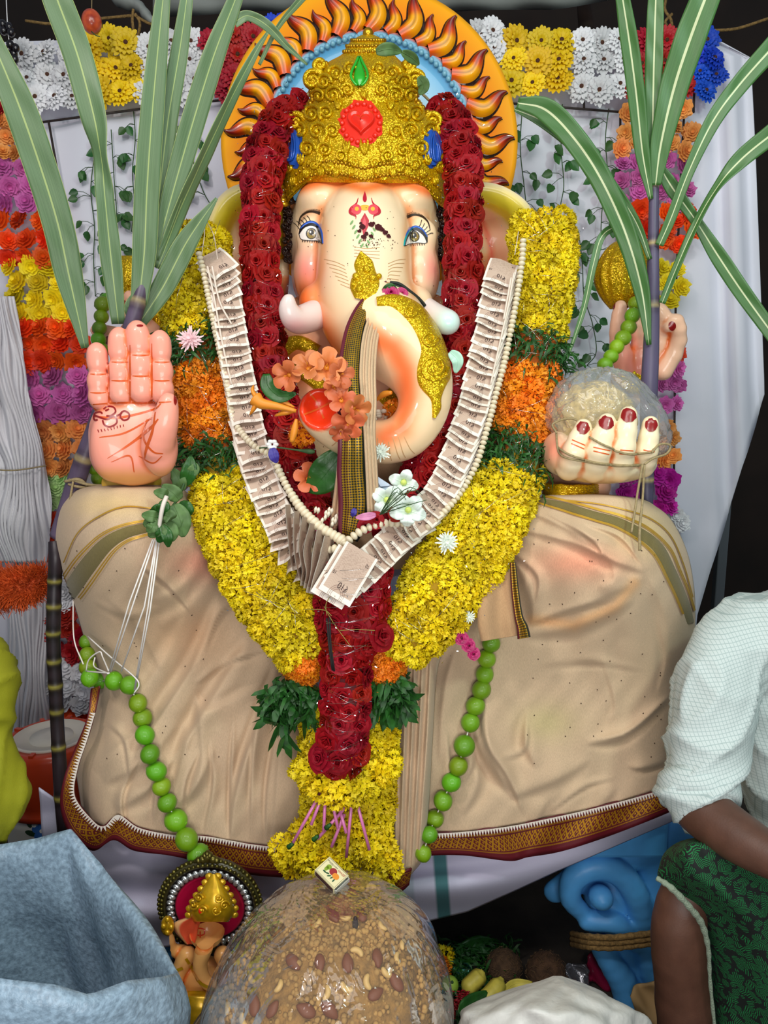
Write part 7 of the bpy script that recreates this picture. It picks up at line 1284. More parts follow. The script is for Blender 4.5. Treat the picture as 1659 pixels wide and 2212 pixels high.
# matchbox lying on the bag
nrm = unit(np.array([.05, -.42, .90])); p0 = cast(bgb, 718, 1906)[0] + nrm * .019
def onplane(x, y): d = unit(at(x, y, 1.) - CAM); return CAM + d * (((p0 - CAM) @ nrm) / (d @ nrm))
q0, q1, q2, q3 = [onplane(*p) for p in ((675, 1872), (718, 1915.5), (760, 1900), (717, 1857))]
e1 = unit(q1 - q0); e2 = unit(np.cross(nrm, e1)); L1 = (np.linalg.norm(q1 - q0) + np.linalg.norm(q2 - q3)) / 2; L2 = (np.linalg.norm(q3 - q0) + np.linalg.norm(q2 - q1)) / 2; H_ = .015; mc = (q0 + q1 + q2 + q3) / 4
M3 = np.stack([e1, e2, nrm], 1); mbx = thing('matchbox', 'cream matchbox printed with fruit lying on the plastic bag', 'matchbox', mc); W_ = lambda x, y, z: mc + M3 @ np.array([x, y, z])
m_card = mat('cream card', (226, 218, 170), .6); m_strk = mat('brown striker', (62, 26, 20), .85, bump=.5, bscale=900); m_gcard = mat('grey card', (176, 176, 166), .7); m_dk = mat('dark gap', (20, 18, 16), .9)
b = MB(); b.box(W_(-.001, 0, -.0006), (L1 - .002, L2, .0012), 0, M3); b.box(W_(-.001, 0, -H_), (L1 - .002, L2, .0012), 0, M3)
for s in (-1, 1): b.box(W_(-.001, s * (L2 / 2 - .0006), -H_ / 2), (L1 - .002, .0012, H_), 0, M3)
b.build('sleeve', m_card, mbx, smooth=False)
b = MB()
for s in (-1, 1): b.box(W_(-.001, s * (L2 / 2 + .0003), -H_ / 2), (L1 * .88, .0006, H_ * .72), 0, M3)
b.build('striker', m_strk, mbx, smooth=False)
b = MB(); b.box(W_(.001, 0, -H_ + .0025), (L1, L2 - .003, .0012), 0, M3)
for s in (-1, 1): b.box(W_(.001, s * (L2 / 2 - .002), -H_ / 2 - .001), (L1, .001, H_ - .005), 0, M3); b.box(W_(s * L1 / 2 + .001, 0, -H_ / 2 - .0012), (.0012, L2 - .003, H_ - .005), 0, M3)
b.build('tray', m_gcard, mbx, smooth=False)
b = MB(); zt = .0003
def disc(cx, cy, rx, ry, mi, z=zt, rot=0): O = circ(cx, cy, rx, ry, 24, rot); b.slab([W_(x, y, z) for x, y in O], nrm, .0002, mi)
S1 = L1 / .053
disc(-.012 * S1, .004 * S1, .0052 * S1, .0048 * S1, 2); disc(-.0135 * S1, -.001 * S1, .0035 * S1, .005 * S1, 2); disc(.000, .003 * S1, .0075 * S1, .0068 * S1, 0, zt + .0001); disc(.0095 * S1, .000, .0070 * S1, .0055 * S1, 1, zt + .0002)
for k in range(5): disc((-.012 + k * .006) * S1, (-.0075 + .0012 * (k % 2)) * S1, .004 * S1, .0014 * S1, 3, zt, .4 * k)
for a, c in (((-.5, .5), (-.5, -.5)), ((.46, .5), (.46, -.5))): x = a[0] * L1 * .92; b.slab([W_(x, L2 * .44, zt), W_(x, -L2 * .44, zt), W_(x + .0004, -L2 * .44, zt), W_(x + .0004, L2 * .44, zt)], nrm, .0002, 4)
for s in (-1, 1): y = s * L2 * .44; b.slab([W_(-L1 * .46, y, zt), W_(L1 * .42, y, zt), W_(L1 * .42, y + .0004, zt), W_(-L1 * .46, y + .0004, zt)], nrm, .0002, 4)
def print_on(txt, h, cx, cy, mi, wd=None):
    v, f = text_mesh(txt, h); 
    if wd: v[:, 0] *= wd / (v[:, 0].max() - v[:, 0].min())
    b.add(np.array([W_(cx - q[0], cy - q[1], zt + .0002) for q in v]), f, mi)
print_on('JEEVAN', .0062 * S1, .0125 * S1, .0115 * S1, 5, .017 * S1); print_on('SAFETY MATCHES', .0034 * S1, -.011 * S1, .0125 * S1, 4, .026 * S1); print_on('CONTENTS 40', .0018 * S1, -.013 * S1, .0105 * S1, 4, .010 * S1)
b.build('label_print', [mat('printed red fruit', (150, 36, 40), .5), mat('printed orange fruit', (226, 140, 36), .5), mat('printed green fruit', (130, 160, 40), .5), mat('printed leaf', (34, 84, 50), .5), m_ink, mat('red print', (170, 50, 40), .6)], mbx, smooth=False)
# small idol with round backplate
Ys = 1.40; mm = mpp(1960, Ys); si = thing('small_idol', 'small golden elephant-headed idol with round black and silver backplate', 'idol', at(430, 2210, Ys)); dc = at(455, 1955, Ys + .05); rd = 112 * mm
b = MB(); rr_ = (0, .3, .62, .66, .7, .86, .9, 1.0, 1.0, .9); yy = (-.004, -.004, -.004, -.008, -.006, -.006, -.010, -.008, .010, .012); Cc = [(176, 12, 60)] * 4 + [(30, 26, 26)] * 2 + [(60, 56, 30)] * 4
b.grid(np.array([[dc + (q * rd * math.cos(a), y, q * rd * math.sin(a)) for a in A] for q, y in zip(rr_, yy)]), 0, lin(np.repeat(np.array(Cc, float)[:, None], 90, 1)), closeu=True); bp = b.build('backplate', m_skin, si)
m_abrass = mat('antique brass', (120, 112, 52), .35, .8, vary=.6, vscale=90); m_silver = mat('silver paint', (200, 204, 206), .3, .8); b = MB()
for k in range(64): a = k * 2 * math.pi / 64; b.ball(dc + (.95 * rd * math.cos(a), -.012, .95 * rd * math.sin(a)), .0042, 8, 5); b.ball(dc + (1.02 * rd * math.cos(a + .05), -.004, 1.02 * rd * math.sin(a + .05)), .0048, 7, 5)
for x, z, r in ((0, 1.10, .012), (-.10, 1.06, .009), (.10, 1.06, .009), (0, 1.19, .006), (-.18, 1.04, .007), (.18, 1.04, .007), (-.05, 1.15, .006), (.05, 1.15, .006)): b.ball(dc + (x * rd, -.008, z * rd), (r, .008, r), 10, 6)
b.build('bead_rim', m_abrass, bp, kind='stuff')
b = MB(); b.ball((0, 0, 0), (.007, .004, .0085), 8, 5); b.ball((0, -.003, .002), (.003, .003, .0045), 6, 4)
lm_ = b.mesh('silver_leaf', m_silver)
for k in range(40): a = k * 2 * math.pi / 40; inst('silver_leaf', lm_, bp, dc + (.78 * rd * math.cos(a), -.010, .78 * rd * math.sin(a)), Quaternion((0, 1, 0), math.pi / 2 - a))
S = SDF(at(335, 2260, Ys - .12), at(560, 1960, Ys + .10) + (.01, .03, .02), .0034)
P3 = lambda x, y, d=0: at(x, y, Ys + d)
S.ell(P3(447, 2010), (.036, .034, .036), 0); p, r = pxpath([(447, 2012, Ys - .03, 22), (440, 2050, Ys - .045, 17), (432, 2085, Ys - .05, 14), (444, 2120, Ys - .05, 12), (465, 2130, Ys - .05, 10)], 12); S.chain(p, r, .010)
S.ell(P3(440, 2120, .01), (.05, .045, .05), .012)
for P in ([(405, 2062, Ys, 18), (386, 2098, Ys - .01, 15), (378, 2130, Ys - .03, 13), (395, 2150, Ys - .06, 12)], [(480, 2062, Ys, 18), (505, 2100, Ys - .01, 15), (515, 2130, Ys - .03, 13)], [(402, 2058, Ys + .02, 14), (372, 2050, Ys + .01, 11), (364, 2022, Ys, 10)]): p, r = pxpath(P, 8); S.chain(p, r, .008)
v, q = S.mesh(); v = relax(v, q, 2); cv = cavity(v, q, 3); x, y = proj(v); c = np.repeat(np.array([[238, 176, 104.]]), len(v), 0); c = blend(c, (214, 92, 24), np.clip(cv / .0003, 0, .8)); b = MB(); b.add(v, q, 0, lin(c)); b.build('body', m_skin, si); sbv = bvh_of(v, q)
ear_n = 20; G = np.zeros((ear_n, 10, 3)); Kc = np.zeros((ear_n, 10, 3)); At_ = spline([(428, 1985), (424, 2005), (420, 2025), (414, 2040)], ear_n); Rm = spline([(412, 1978), (378, 1992), (376, 2010), (402, 2040)], ear_n)
for j, u_ in enumerate(np.linspace(0, 1, 10)): xx = At_ + (Rm - At_) * u_; G[:, j] = at(xx[:, 0], xx[:, 1], Ys - .01 + .02 * u_ + .006 * math.sin(u_ * 6)); Kc[:, j] = lin((232, 90, 56) if u_ < .7 else (244, 190, 130))
b = MB(); b.grid(G, 0, Kc); b.build('ear', m_skin, si, solid=.006)
m_gy = mat('yellow gold paint', (226, 178, 26), .3, .45, vary=.25, vscale=80, coat=.3); A2 = np.arange(40) * 2 * math.pi / 40; rings = []
for y_, a_, c_ in spline([(1888, 456, 466), (1900, 450, 474), (1916, 440, 484), (1936, 426, 496), (1958, 414, 504), (1976, 412, 502), (1992, 420, 492)], 30): hw = (c_ - a_) / 2 * (1 + .05 * np.abs(np.sin(A2 * 9))); rings.append(at((a_ + c_) / 2 + hw * np.cos(A2), np.full(40, y_), Ys - .005 - hw * mm * .8 * np.sin(A2)))
b = MB(); b.loft(rings); scv = bvh_of(*b.raw())
for y_, a_, c_ in ((1893, 452, 470), (1906, 444, 479), (1920, 435, 487), (1934, 425, 496), (1948, 417, 502), (1962, 410, 507), (1976, 408, 506)):
    for x_ in (a_, c_): b.ball(at(x_, y_, Ys), (.009, .006, .007), 8, 6)
for dx, y_, r_, d_ in ((14, 1965, 10, 1), (32, 1955, 10, -1), (20, 1940, 9, 1)):
    for s_ in (-1, 1): spiral(b, scv, 452 + s_ * dx, y_, r_, d_ * s_, 1.4, 2.4)
b.build('crown', m_gy, si, kind='stuff'); b = MB(); p, nn = seat(scv, 435, 1966, .004, Ys); b.ball(p, (.004, .002, .006), 8, 6); b.build('red_jewel', m_redj, si)
b = MB()
for s_ in (-1, 1): stroke(b, sbv, [(432, 2005), (432 + s_ * 9, 2008), (432 + s_ * 9, 2018), (432 + s_ * 2, 2021)], 2.4, .001, 0, 12, Y=Ys - .03)
stroke(b, sbv, [(432, 2012), (432, 2026)], 2.6, .001, 0, 5, Y=Ys - .03); b.build('forehead_mark', m_redj, si)
for nm, rows in (('folded_leg', [(2140, 380, 470), (2160, 350, 500), (2200, 338, 520), (2240, 345, 520), (2275, 370, 505)]), ):
    rings = []
    for y_, a_, c_ in spline(rows, 16): hw = (c_ - a_) / 2; rings.append(at((a_ + c_) / 2 + hw * np.cos(A2), np.full(40, y_), Ys - .02 - hw * mm * .75 * np.sin(A2) * (1 + .05 * np.sin(y_ / 3))))
    b = MB(); b.loft(rings); b.build(nm, m_gy, si)
b = MB(); b.ball(at(362, 2000, Ys), (.014, .012, .022), 12, 8); [b.ball(at(362 + dx, 2000 + dy, Ys - .01), .006, 8, 5) for dx, dy in ((0, -14), (-8, 0), (8, 2), (0, 14))]; b.build('held_ornament', m_gy, si, kind='stuff')
b = MB()
for P in ([(402, 2070), (432, 2120), (470, 2140)], [(395, 2090), (382, 2096)], [(385, 2125), (372, 2128)]): stroke(b, sbv, P, 6, .002, 0, 12, Y=Ys)
b.build('gold_trim', m_gy, si, kind='stuff'); b = MB(); b.box(at(440, 2290, Ys) * (1, 1, 0) + np.array([0, .02, .105]), (.22, .16, .09)); b.build('pedestal', m_gy, si, smooth=False, bevel=.008)
# ================================================================ sacks
m_sack = mat('blue grey woven plastic', (154, 180, 200), .40, vary=.45, vscale=120, bump=.8, bscale=75, second=(122, 144, 162)); m_wsack = mat('white woven plastic', (206, 206, 200), .45, vary=.12, vscale=40, bump=.9, bscale=26)
rim = np.array([at(x, y, Y) for x, y, Y in ((150, 1795, 1.40), (215, 1870, 1.36), (300, 1990, 1.24), (380, 2104, 1.12), (345, 2112, 1.06), (270, 2120, 1.01), (190, 2150, .975), (120, 2128, .965), (20, 2116, .96), (-80, 2100, .96), (-190, 2040, 1.0), (-220, 1920, 1.2), (-150, 1840, 1.34), (0, 1828, 1.40), (80, 1815, 1.41))]); rim = np.vstack([rim, rim[:1]])
L_ = resample(rim, .012); L_ = L_[:-1]; nL = len(L_); cx_ = L_.mean(0); lev = []
out = unit((L_ - cx_) * (1, 1, 0)); ang = np.arange(nL)
for k, (o, dz) in enumerate(((.014, -.10), (.018, -.06), (.016, -.03), (.010, -.006), (.003, .0), (-.004, -.008))): lev.append(L_ + out * (o + .005 * np.sin(ang * .21 + k)[:, None] * (k < 4)) + np.array([0, 0, dz]))
for f in np.linspace(.04, 1, 34): w_ = L_ * (1 - f) + np.c_[cx_[0] + (L_[:, 0] - cx_[0]) * .78, cx_[1] + (L_[:, 1] - cx_[1]) * .78, np.full(nL, .03)] * f; lev.append(w_ - out * (.006 + .012 * np.abs(np.sin(ang * .13 + 5 * f))[:, None] * (f * 4 < 1 or .6) + .006 * np.sin(ang * .33 - 14 * f)[:, None]))
lev.append(np.repeat((cx_ * (1, 1, 0) + (0, 0, .02))[None], nL, 0) + (lev[-1] - lev[-1].mean(0)) * .05)
b = MB(); b.grid(np.array(lev), closeu=True); o = b.build('woven_sack', m_sack, solid=.0025); tag(o, 'open blue grey woven plastic sack standing before the white sheet', 'sack')
b = MB(); rings = []; A3 = np.arange(80) * 2 * math.pi / 80
for i, (y_, a_, c_) in enumerate(spline([(2108, 1196, 1212), (2118, 1168, 1240), (2132, 1120, 1275), (2150, 1070, 1312), (2175, 1018, 1352), (2200, 996, 1382), (2260, 985, 1396), (2400, 990, 1390), (2700, 1010, 1370)], 40)): hw = (c_ - a_) / 2 * (1 + .05 * np.sin(A3 * 5 + i * .3) + .05 * np.abs(np.sin(A3 * 7 - i * .22)) + .02 * np.sin(A3 * 13 + i * .5)); rings.append(at((a_ + c_) / 2 + hw * np.cos(A3), np.full(80, y_), 1.16 - hw * mpp(y_, 1.16) * .8 * np.sin(A3)))
rings = [r_ for r_ in rings if r_[:, 2].min() > 0.0]; b.loft(rings); tag(b.build('white_sack', m_wsack), 'full white woven sack at the bottom beside bananas', 'sack')
# ================================================================ offerings on the floor under the plinth
def onfloor(x, y, z=0.0): d = unit(at(x, y, 1.) - CAM); return CAM + d * ((z - CZ) / d[2])
m_ban = mat('banana peel', (226, 206, 84), .5, vary=.25, vscale=40)
for P, lab in (([(1002, 2142), (1018, 2126), (1036, 2108), (1044, 2098)], 'ripe banana left of the pair beside the white sack'), ([(1040, 2165), (1058, 2150), (1076, 2128), (1084, 2112)], 'ripe banana right of the pair beside the white sack')):
    p = spline([onfloor(x, y, .06 + .01 * i) for i, (x, y) in enumerate(P)], 16); b = MB(); b.tube(p, .021 * np.array([.35, .7, .9, 1, 1, 1, 1, 1, 1, 1, .95, .9, .8, .6, .4, .3]), 6); tag(b.build('banana', m_ban), lab, 'banana', 'bananas by the white sack')
for x, y, r, lab in ((1088, 2090, .045, 'brown husked coconut nearer the bananas'), (1180, 2102, .05, 'darker coconut behind the white sack')):
    c = onfloor(x, y, r); t = thing('coconut', lab, 'coconut', c); b = MB(); b.grid(lump(c, r, .03, 26), closeu=True); b.build('shell', mat('coconut husk', (92, 66, 46), .95, vary=.5, vscale=60, bump=1, bscale=120), t); b = MB()
    for _ in range(240): d_ = unit(rng.normal(0, 1, 3)); e_ = unit(np.cross(d_, rng.normal(0, 1, 3))); b.tube([c + d_ * r, c + d_ * (r * 1.06) + e_ * .012], .0005, 3)
    b.build('husk_fibres', mat('husk fibre', (120, 92, 62), .9), t, kind='stuff')
c = onfloor(972, 2128, .05); b = MB(); b.ball(c, .022, 18, 12); t = thing('guava', 'pale green guava beside the plastic bag', 'fruit', c); b.build('fruit', mat('guava skin', (156, 190, 70), .4), t); b = MB(); b.ball(c + (.004, -.012, .019), .004, 8, 5); b.build('stalk', m_stem, t)
def fleaf(lab, pts, w_, m, z=.09): leaf('green_leaf', lab, [(x, y, onfloor(x, y, z)[1]) for x, y in pts], w_, m)
fleaf('glossy leaf lying on the white sack edge', [(992, 2190), (1016, 2170), (1052, 2142)], 36, m_jl, .14); fleaf('broad dark banana leaf behind the bananas', [(985, 2062), (1030, 2046), (1065, 2032)], 44, m_jl, .03); fleaf('yellowing dry leaf right of bananas', [(1082, 2150), (1110, 2126), (1150, 2122)], 18, m_ban, .07)
for x, y, m_, lab in ((957, 2070, mh, 'yellow marigold lying beside plastic bag on the floor'), (948, 2094, mo_, 'orange marigold lying beside plastic bag on the floor')): tag(inst('loose_marigold', m_[0], None, onfloor(x, y, .05), look((0, -.8, .6)), .032), lab, 'flower')
for (x, y, w_, h_, an, m_, nm, lab) in ((998, 2100, .055, .04, .6, mat('turquoise foil', (110, 200, 180), .25, .6, bump=.8, bscale=90), 'foil_packet', 'turquoise foil packet behind the bananas'), (1302, 2096, .085, .09, -.1, mat('magenta packet', (140, 18, 60), .3, coat=.5, bump=.4, bscale=30), 'plastic_packet', 'dark magenta plastic packet leaning on the blue plinth'), (1245, 2112, .07, .06, .5, mat('silver film packet', (150, 150, 156), .15, .8, bump=1, bscale=60), 'film_packet', 'crumpled silver film packet between coconut and magenta packet'), (1402, 2172, .10, .10, .9, mat('brown paper', (176, 144, 96), .85), 'brown_paper', 'torn brown paper piece beside the seated man\'s shin')):
    c = onfloor(x, y, h_ / 2); G = np.array([[c + np.array([(u_ - .5) * w_ * math.cos(an) - (v_ - .5) * h_ * math.sin(an) * .4, .012 * math.sin(u_ * 7 + v_ * 5) + (v_ - .5) * .02, (v_ - .5) * h_ * .9 + (u_ - .5) * w_ * math.sin(an) * .5 + .006 * math.sin(u_ * 9)]) for u_ in np.linspace(0, 1, 14)] for v_ in np.linspace(0, 1, 12)]); b = MB(); b.grid(G); tag(b.build(nm, m_, solid=.006), lab, 'packet' if 'packet' in nm else 'paper')
ix = thing('ixora_cluster', 'cluster of small dark red ixora flowers beside the bananas', 'flower', onfloor(988, 2172, .1)); m_ix = mat('ixora red', (150, 16, 30), .5)
for k in range(26):
    c = onfloor(972 + (k * 31 % 46), 2140 + (k * 19 % 62), .09 + .004 * (k % 5)); b = MB()
    for a in range(4): d_ = np.array([math.cos(a * 1.57 + k), -.3, math.sin(a * 1.57 + k)]); b.tube([c, c + d_ * .006, c + d_ * .012], [.0016, .0028, .0006], 4)
    b.build('floret', m_ix, ix)
b = MB()
for _ in range(900): tuft(b, onfloor(rng.uniform(930, 1110), rng.uniform(2030, 2200), rng.uniform(.0, .05)), np.array([rng.normal(0, .4), -.4, .7]), rng.uniform(.02, .05), rng.uniform(.001, .004))
tag(b.build('leaf_litter', m_grn), 'green grass and leaf litter under the offerings', 'leaves', kind='stuff')
# ================================================================ water jug
jc = at(112, 1600, 2.06); jz = at(112, 1590, 2.06)[2]; J = thing('water_jug', 'orange and white water jug printed with flowers behind the dark cane', 'jug', (jc[0], jc[1], 0)); m_jo = mat('orange plastic', (206, 66, 28), .35, coat=.2); m_jw = mat('cream plastic', (226, 220, 206), .4)
def lathe(prof, m, nm, par, seg=72): b = MB(); a = np.arange(seg) * 2 * math.pi / seg; b.loft([[(jc[0] + r * math.cos(t), jc[1] + r * math.sin(t), z) for t in a] for r, z in prof]); return b.build(nm, m, par), b
lathe([(.10, .02), (.128, .02), (.132, .04), (.136, jz - .22), (.134, jz - .19)], m_jw, 'body', J); bj = MB(); bj.loft([[(jc[0] + r * math.cos(t), jc[1] + r * math.sin(t), z) for t in np.arange(72) * 2 * math.pi / 72] for r, z in ((.132, .04), (.136, jz - .22), (.134, jz - .19))]); jb_ = bvh_of(*bj.raw())
lathe([(.13, jz - .192), (.142, jz - .188), (.142, jz - .172), (.136, jz - .166), (.140, jz - .15), (.136, jz - .02), (.130, jz - .004), (.122, jz), (.104, jz - .001), (.103, jz - .03), (.02, jz - .03)], m_jo, 'collar', J); lathe([(.104, jz - .004), (.104, jz + .004), (.098, jz + .006), (.094, jz - .012), (.06, jz - .014), (.058, jz + .002), (.02, jz + .003)], m_jw, 'lid', J)
for k in range(10): b = MB(); a = k * .628 + .3; b.box((jc[0] + .119 * math.cos(a), jc[1] + .119 * math.sin(a), jz + .001), (.020, .012, .008), 0, rotm(Quaternion((0, 0, 1), a))); b.build('rib', m_jo, J, smooth=False)
b = MB()
for cx, cy, r_, mi in ((80, 1746, 22, 0), (90, 1795, 20, 1)):
    for k in range(5): a = k * 1.257 - 1.57; patch(b, jb_, circ(cx + r_ * .6 * math.cos(a), cy + r_ * .6 * math.sin(a), r_ * .48, r_ * .42, 14, a), .0012, mi, 3, Y=1.92)
    patch(b, jb_, circ(cx, cy, r_ * .22), .0018, 2, 2, Y=1.92)
for x, y, a in ((70, 1715, .6), (105, 1712, -.6), (112, 1732, .9), (62, 1775, 1.2), (68, 1800, .3)): patch(b, jb_, circ(x, y, 14, 6, 14, a), .0010, 3, 3, Y=1.92)
for x, y in ((86, 1720), (94, 1716), (112, 1722), (118, 1734), (74, 1782), (120, 1744)): patch(b, jb_, circ(x, y, 5), .0016, 2, 2, Y=1.92)
for P in ([(108, 1756), (108, 1776)], [(108, 1757), (116, 1757), (119, 1762), (116, 1767), (108, 1767)]): stroke(b, jb_, P, 3.2, .0016, 4, 14, Y=1.92)
b.build('flower_print', [mat('pink print', (196, 74, 150), .5), mat('blue print', (60, 120, 200), .5), mat('white print', (236, 236, 226), .5), mat('green print', (40, 70, 40), .5), mat('navy print', (30, 36, 90), .5)], J, kind='stuff')
# ================================================================ fluffy orange garland at left
fg = thing('fringe_garland', 'fluffy orange fringe garland end at the left edge', 'garland', at(40, 1265, 1.80)); p, r = pxpath([(-120, 1285, 1.82, 50), (-40, 1276, 1.80, 50), (30, 1268, 1.78, 46), (70, 1262, 1.78, 40), (98, 1244, 1.79, 28)], 40); b = MB(); b.tube(p, r * .8, 16); m_fz = mat('orange fringe', (222, 92, 26), .7, hue=0, vary=.3, vscale=40); b.build('core', m_fz, fg); b = MB()
for _ in range(6000): i = rng.integers(0, 39); d_ = unit(rng.normal(0, 1, 3)); d_[1] = -abs(d_[1]); c = p[i] + (p[i + 1] - p[i]) * rng.uniform() + d_ * r[i] * .72; e_ = c + (d_ + rng.normal(0, .3, 3)) * r[i] * .42; s_ = unit(np.cross(d_, rng.normal(0, 1, 3))) * .0011; b.add([c - s_, c + s_, e_ + s_ * .6, e_ - s_ * .6], [(0, 1, 2, 3)])
b.build('fringe', m_fz, fg, kind='stuff')
# ================================================================ people
m_brown = mat('brown skin', (92, 60, 46), .5, vary=.2, vscale=30, bump=.08, bscale=300); m_hair = mat('black hair', (16, 13, 12), .6)
n_ = NT('checked shirt cotton', .85); t_ = n_.N.new('ShaderNodeTexCoord'); x_ = n_.N.new('ShaderNodeSeparateXYZ'); n_.L.new(t_.outputs['Object'], x_.inputs[0]); g1 = n_.op('LESS_THAN', n_.op('FRACT', n_.op('MULTIPLY', n_.op('ADD', x_.outputs[0], n_.op('MULTIPLY', x_.outputs[2], .25)), 150)), .16); g2_ = n_.op('LESS_THAN', n_.op('FRACT', n_.op('MULTIPLY', n_.op('SUBTRACT', x_.outputs[2], n_.op('MULTIPLY', x_.outputs[0], .25)), 150)), .16); m_shirt = n_.done(n_.mix(n_.op('MULTIPLY', n_.op('MAXIMUM', g1, g2_), .5), (198, 210, 208), (120, 146, 146)))
n_ = NT('green printed lungi', .8); t_ = n_.N.new('ShaderNodeTexCoord'); wv_ = n_.N.new('ShaderNodeTexWave'); wv_.wave_type = 'RINGS'; wv_.inputs['Scale'].default_value = 1.6; wv_.inputs['Distortion'].default_value = 0
vo = n_.N.new('ShaderNodeTexVoronoi'); vo.inputs['Scale'].default_value = 80; n_.L.new(t_.outputs['Object'], vo.inputs['Vector']); sepc = n_.N.new('ShaderNodeSeparateColor'); n_.L.new(vo.outputs['Color'], sepc.inputs[0]); x_ = n_.N.new('ShaderNodeSeparateXYZ'); n_.L.new(t_.outputs['Object'], x_.inputs[0]); an_ = n_.op('MULTIPLY', sepc.outputs[0], 6.28)
ph_ = n_.op('ADD', n_.op('MULTIPLY', x_.outputs[0], n_.op('COSINE', an_)), n_.op('MULTIPLY', x_.outputs[2], n_.op('SINE', an_))); ln = n_.op('GREATER_THAN', n_.op('SINE', n_.op('MULTIPLY', ph_, 2300)), .35); m_lungi = n_.done(n_.mix(n_.op('MULTIPLY', ln, n_.op('LESS_THAN', vo.outputs['Distance'], .62)), (6, 16, 12), (16, 116, 58)))
def person_head(par, c, face, hm=m_hair):
    """head about 0.22 m tall centred at c, facing along face"""
    f = unit(np.array(face) * (1, 1, 0)); sd = np.array([-f[1], f[0], 0]); up_ = np.array([0, 0, 1.]); S = SDF(c - .17, c + .17, .006); S.ell(c, (.078, .078, .105), 0); S.ell(c + f * .03 - up_ * .05, (.058, .058, .06), .02); S.capsule(c + f * .085 + up_ * .01, c + f * .105 - up_ * .025, .009, .014, .01)
    for s in (-1, 1): S.ell(c + sd * s * .080 - up_ * .01, (.014, .014, .028), .006); S.ell(c + f * .082 + sd * s * .032 + up_ * .012, (.014, .014, .012), .006, sub=True)
    S.ell(c + f * .088 - up_ * .052, (.02, .02, .008), .008); v, q = S.mesh(); b = MB(); b.add(relax(v, q, 2), q); h = b.build('head', m_brown, par); bh = MB(); bh.ball(c - f * .012 + up_ * .022, (.088, .088, .096), 22, 14); V = bh.v[0]; keep = ((V - c) @ f < .055) | ((V - c)[:, 2] > .06); bh.v[0] = np.where(keep[:, None], V, c + (V - c) * .85); bh.build('hair', hm, h)
    b = MB()
    for s in (-1, 1): b.ball(c + f * .076 + sd * s * .032 + up_ * .012, .010, 10, 8)
    b.build('eyes', m_black, h, kind='stuff')
def cloth_body(par, nm, S, m, amp=.006, fr=40, it=3):
    v, q = S.mesh(); v = relax(v, q, it); N_ = vnormals(v, q); w1 = np.sin(v[:, 2] * fr + 22 * v[:, 0] + 12 * v[:, 1] + 2.6 * np.sin(v[:, 0] * 17 - v[:, 2] * 9)); w2 = np.sin(v[:, 2] * fr * 1.5 - v[:, 0] * 35 + 2.0 * np.sin(v[:, 1] * 21 + v[:, 2] * 6)); w_ = .9 * (1 - np.abs(w1)) ** 2.2 * (.6 + .4 * np.sin(v[:, 0] * 14 + v[:, 2] * 8)) + .6 * (1 - np.abs(w2)) ** 2.5 - .35; v = v + N_ * (amp * w_)[:, None]; b = MB(); b.add(v, q); return b.build(nm, m, par)
pr = thing('person', 'seated man in white checked shirt and green lungi at the right edge', 'person', at(1560, 1900, 1.35) * (1, 1, 0)); Ya = 1.36
S = SDF((.42, 1.02, .60), (1.16, 1.62, 1.28), .0085); p, r = pxpath([(1640, 1370, 1.45, 92), (1570, 1415, 1.42, 84), (1545, 1500, 1.39, 88), (1535, 1590, 1.36, 84), (1518, 1680, 1.33, 76), (1508, 1716, 1.32, 80)], 16); S.chain(p, r, .02); tc_ = np.array([.88, 1.44, .86]); S.ell(tc_, (.17, .13, .30), .03); S.ell(tc_ + (0, 0, .18), (.21, .11, .10), .04); p, r = pxpath([(1506, 1748, 1.305, 56), (1510, 1780, 1.29, 60)], 3); cfc, cfd = at(1509, 1708, 1.325), unit(at(1520, 1752, 1.29) - at(1512, 1680, 1.335))
cloth_body(pr, 'shirt', S, m_shirt, .016, 22)
b = MB(); cu_ = unit(np.cross(cfd, (1, 0, 0))); cw_ = np.cross(cfd, cu_); b.loft([[cfc + cfd * o_ + q_ * (math.cos(a) * cu_ + math.sin(a) * cw_) for a in np.arange(40) * 2 * math.pi / 40] for o_, q_ in ((-.022, .060), (-.024, .071), (-.010, .0745), (.010, .074), (.022, .071), (.024, .060))], cap=False); b.build('cuff', m_shirt, pr)
b = MB(); p, r = pxpath([(1590, 1372, 1.325, 1.6), (1605, 1440, 1.315, 1.6), (1622, 1500, 1.31, 1.6)], 10)
S = SDF((.40, .72, -.01), (1.20, 1.62, 1.50), .0105); p, r = pxpath([(1600, 1420, 1.43, 50), (1540, 1560, 1.37, 48), (1506, 1715, 1.32, 52), (1520, 1752, 1.29, 56), (1600, 1812, 1.22, 54), (1700, 1870, 1.15, 42)], 16); S.chain(p, r, .012)
hnd = at(1745, 1895, 1.12); S.ell(hnd, (.042, .032, .022), .012)
for k in range(5): S.capsule(hnd + (.01, -.02 + .012 * k - .01, 0), hnd + ((.075, .082, .086, .08, .03)[k], -.035 + .016 * k, -.02), .0085, .007, .004)
p, r = pxpath([(1500, 1880, 1.33, 46), (1470, 1970, 1.31, 54), (1467, 2050, 1.31, 58), (1478, 2170, 1.32, 56)], 8); S.chain(p, r, .02); ank = np.array([p[-1][0] + .01, 1.35, .10]); S.capsule(p[-1], ank, r[-1], .038, .02); S.capsule(ank - (0, 0, .06), ank + (-.02, -.14, -.07), .036, .026, .02)
S.capsule(tc_ + (0, 0, .26), tc_ + (0, -.01, .40), .055, .052, .03); S.ell(tc_ + (0, 0, .05), (.13, .09, .24), .03); p2 = np.array([.86, 1.22, .50]); S.capsule(tc_ + (.05, 0, -.28), p2 + (.1, -.05, .05), .08, .06, .02); S.capsule(p2 + (.1, -.05, .05), p2 + (.1, .02, -.42), .05, .036, .02)
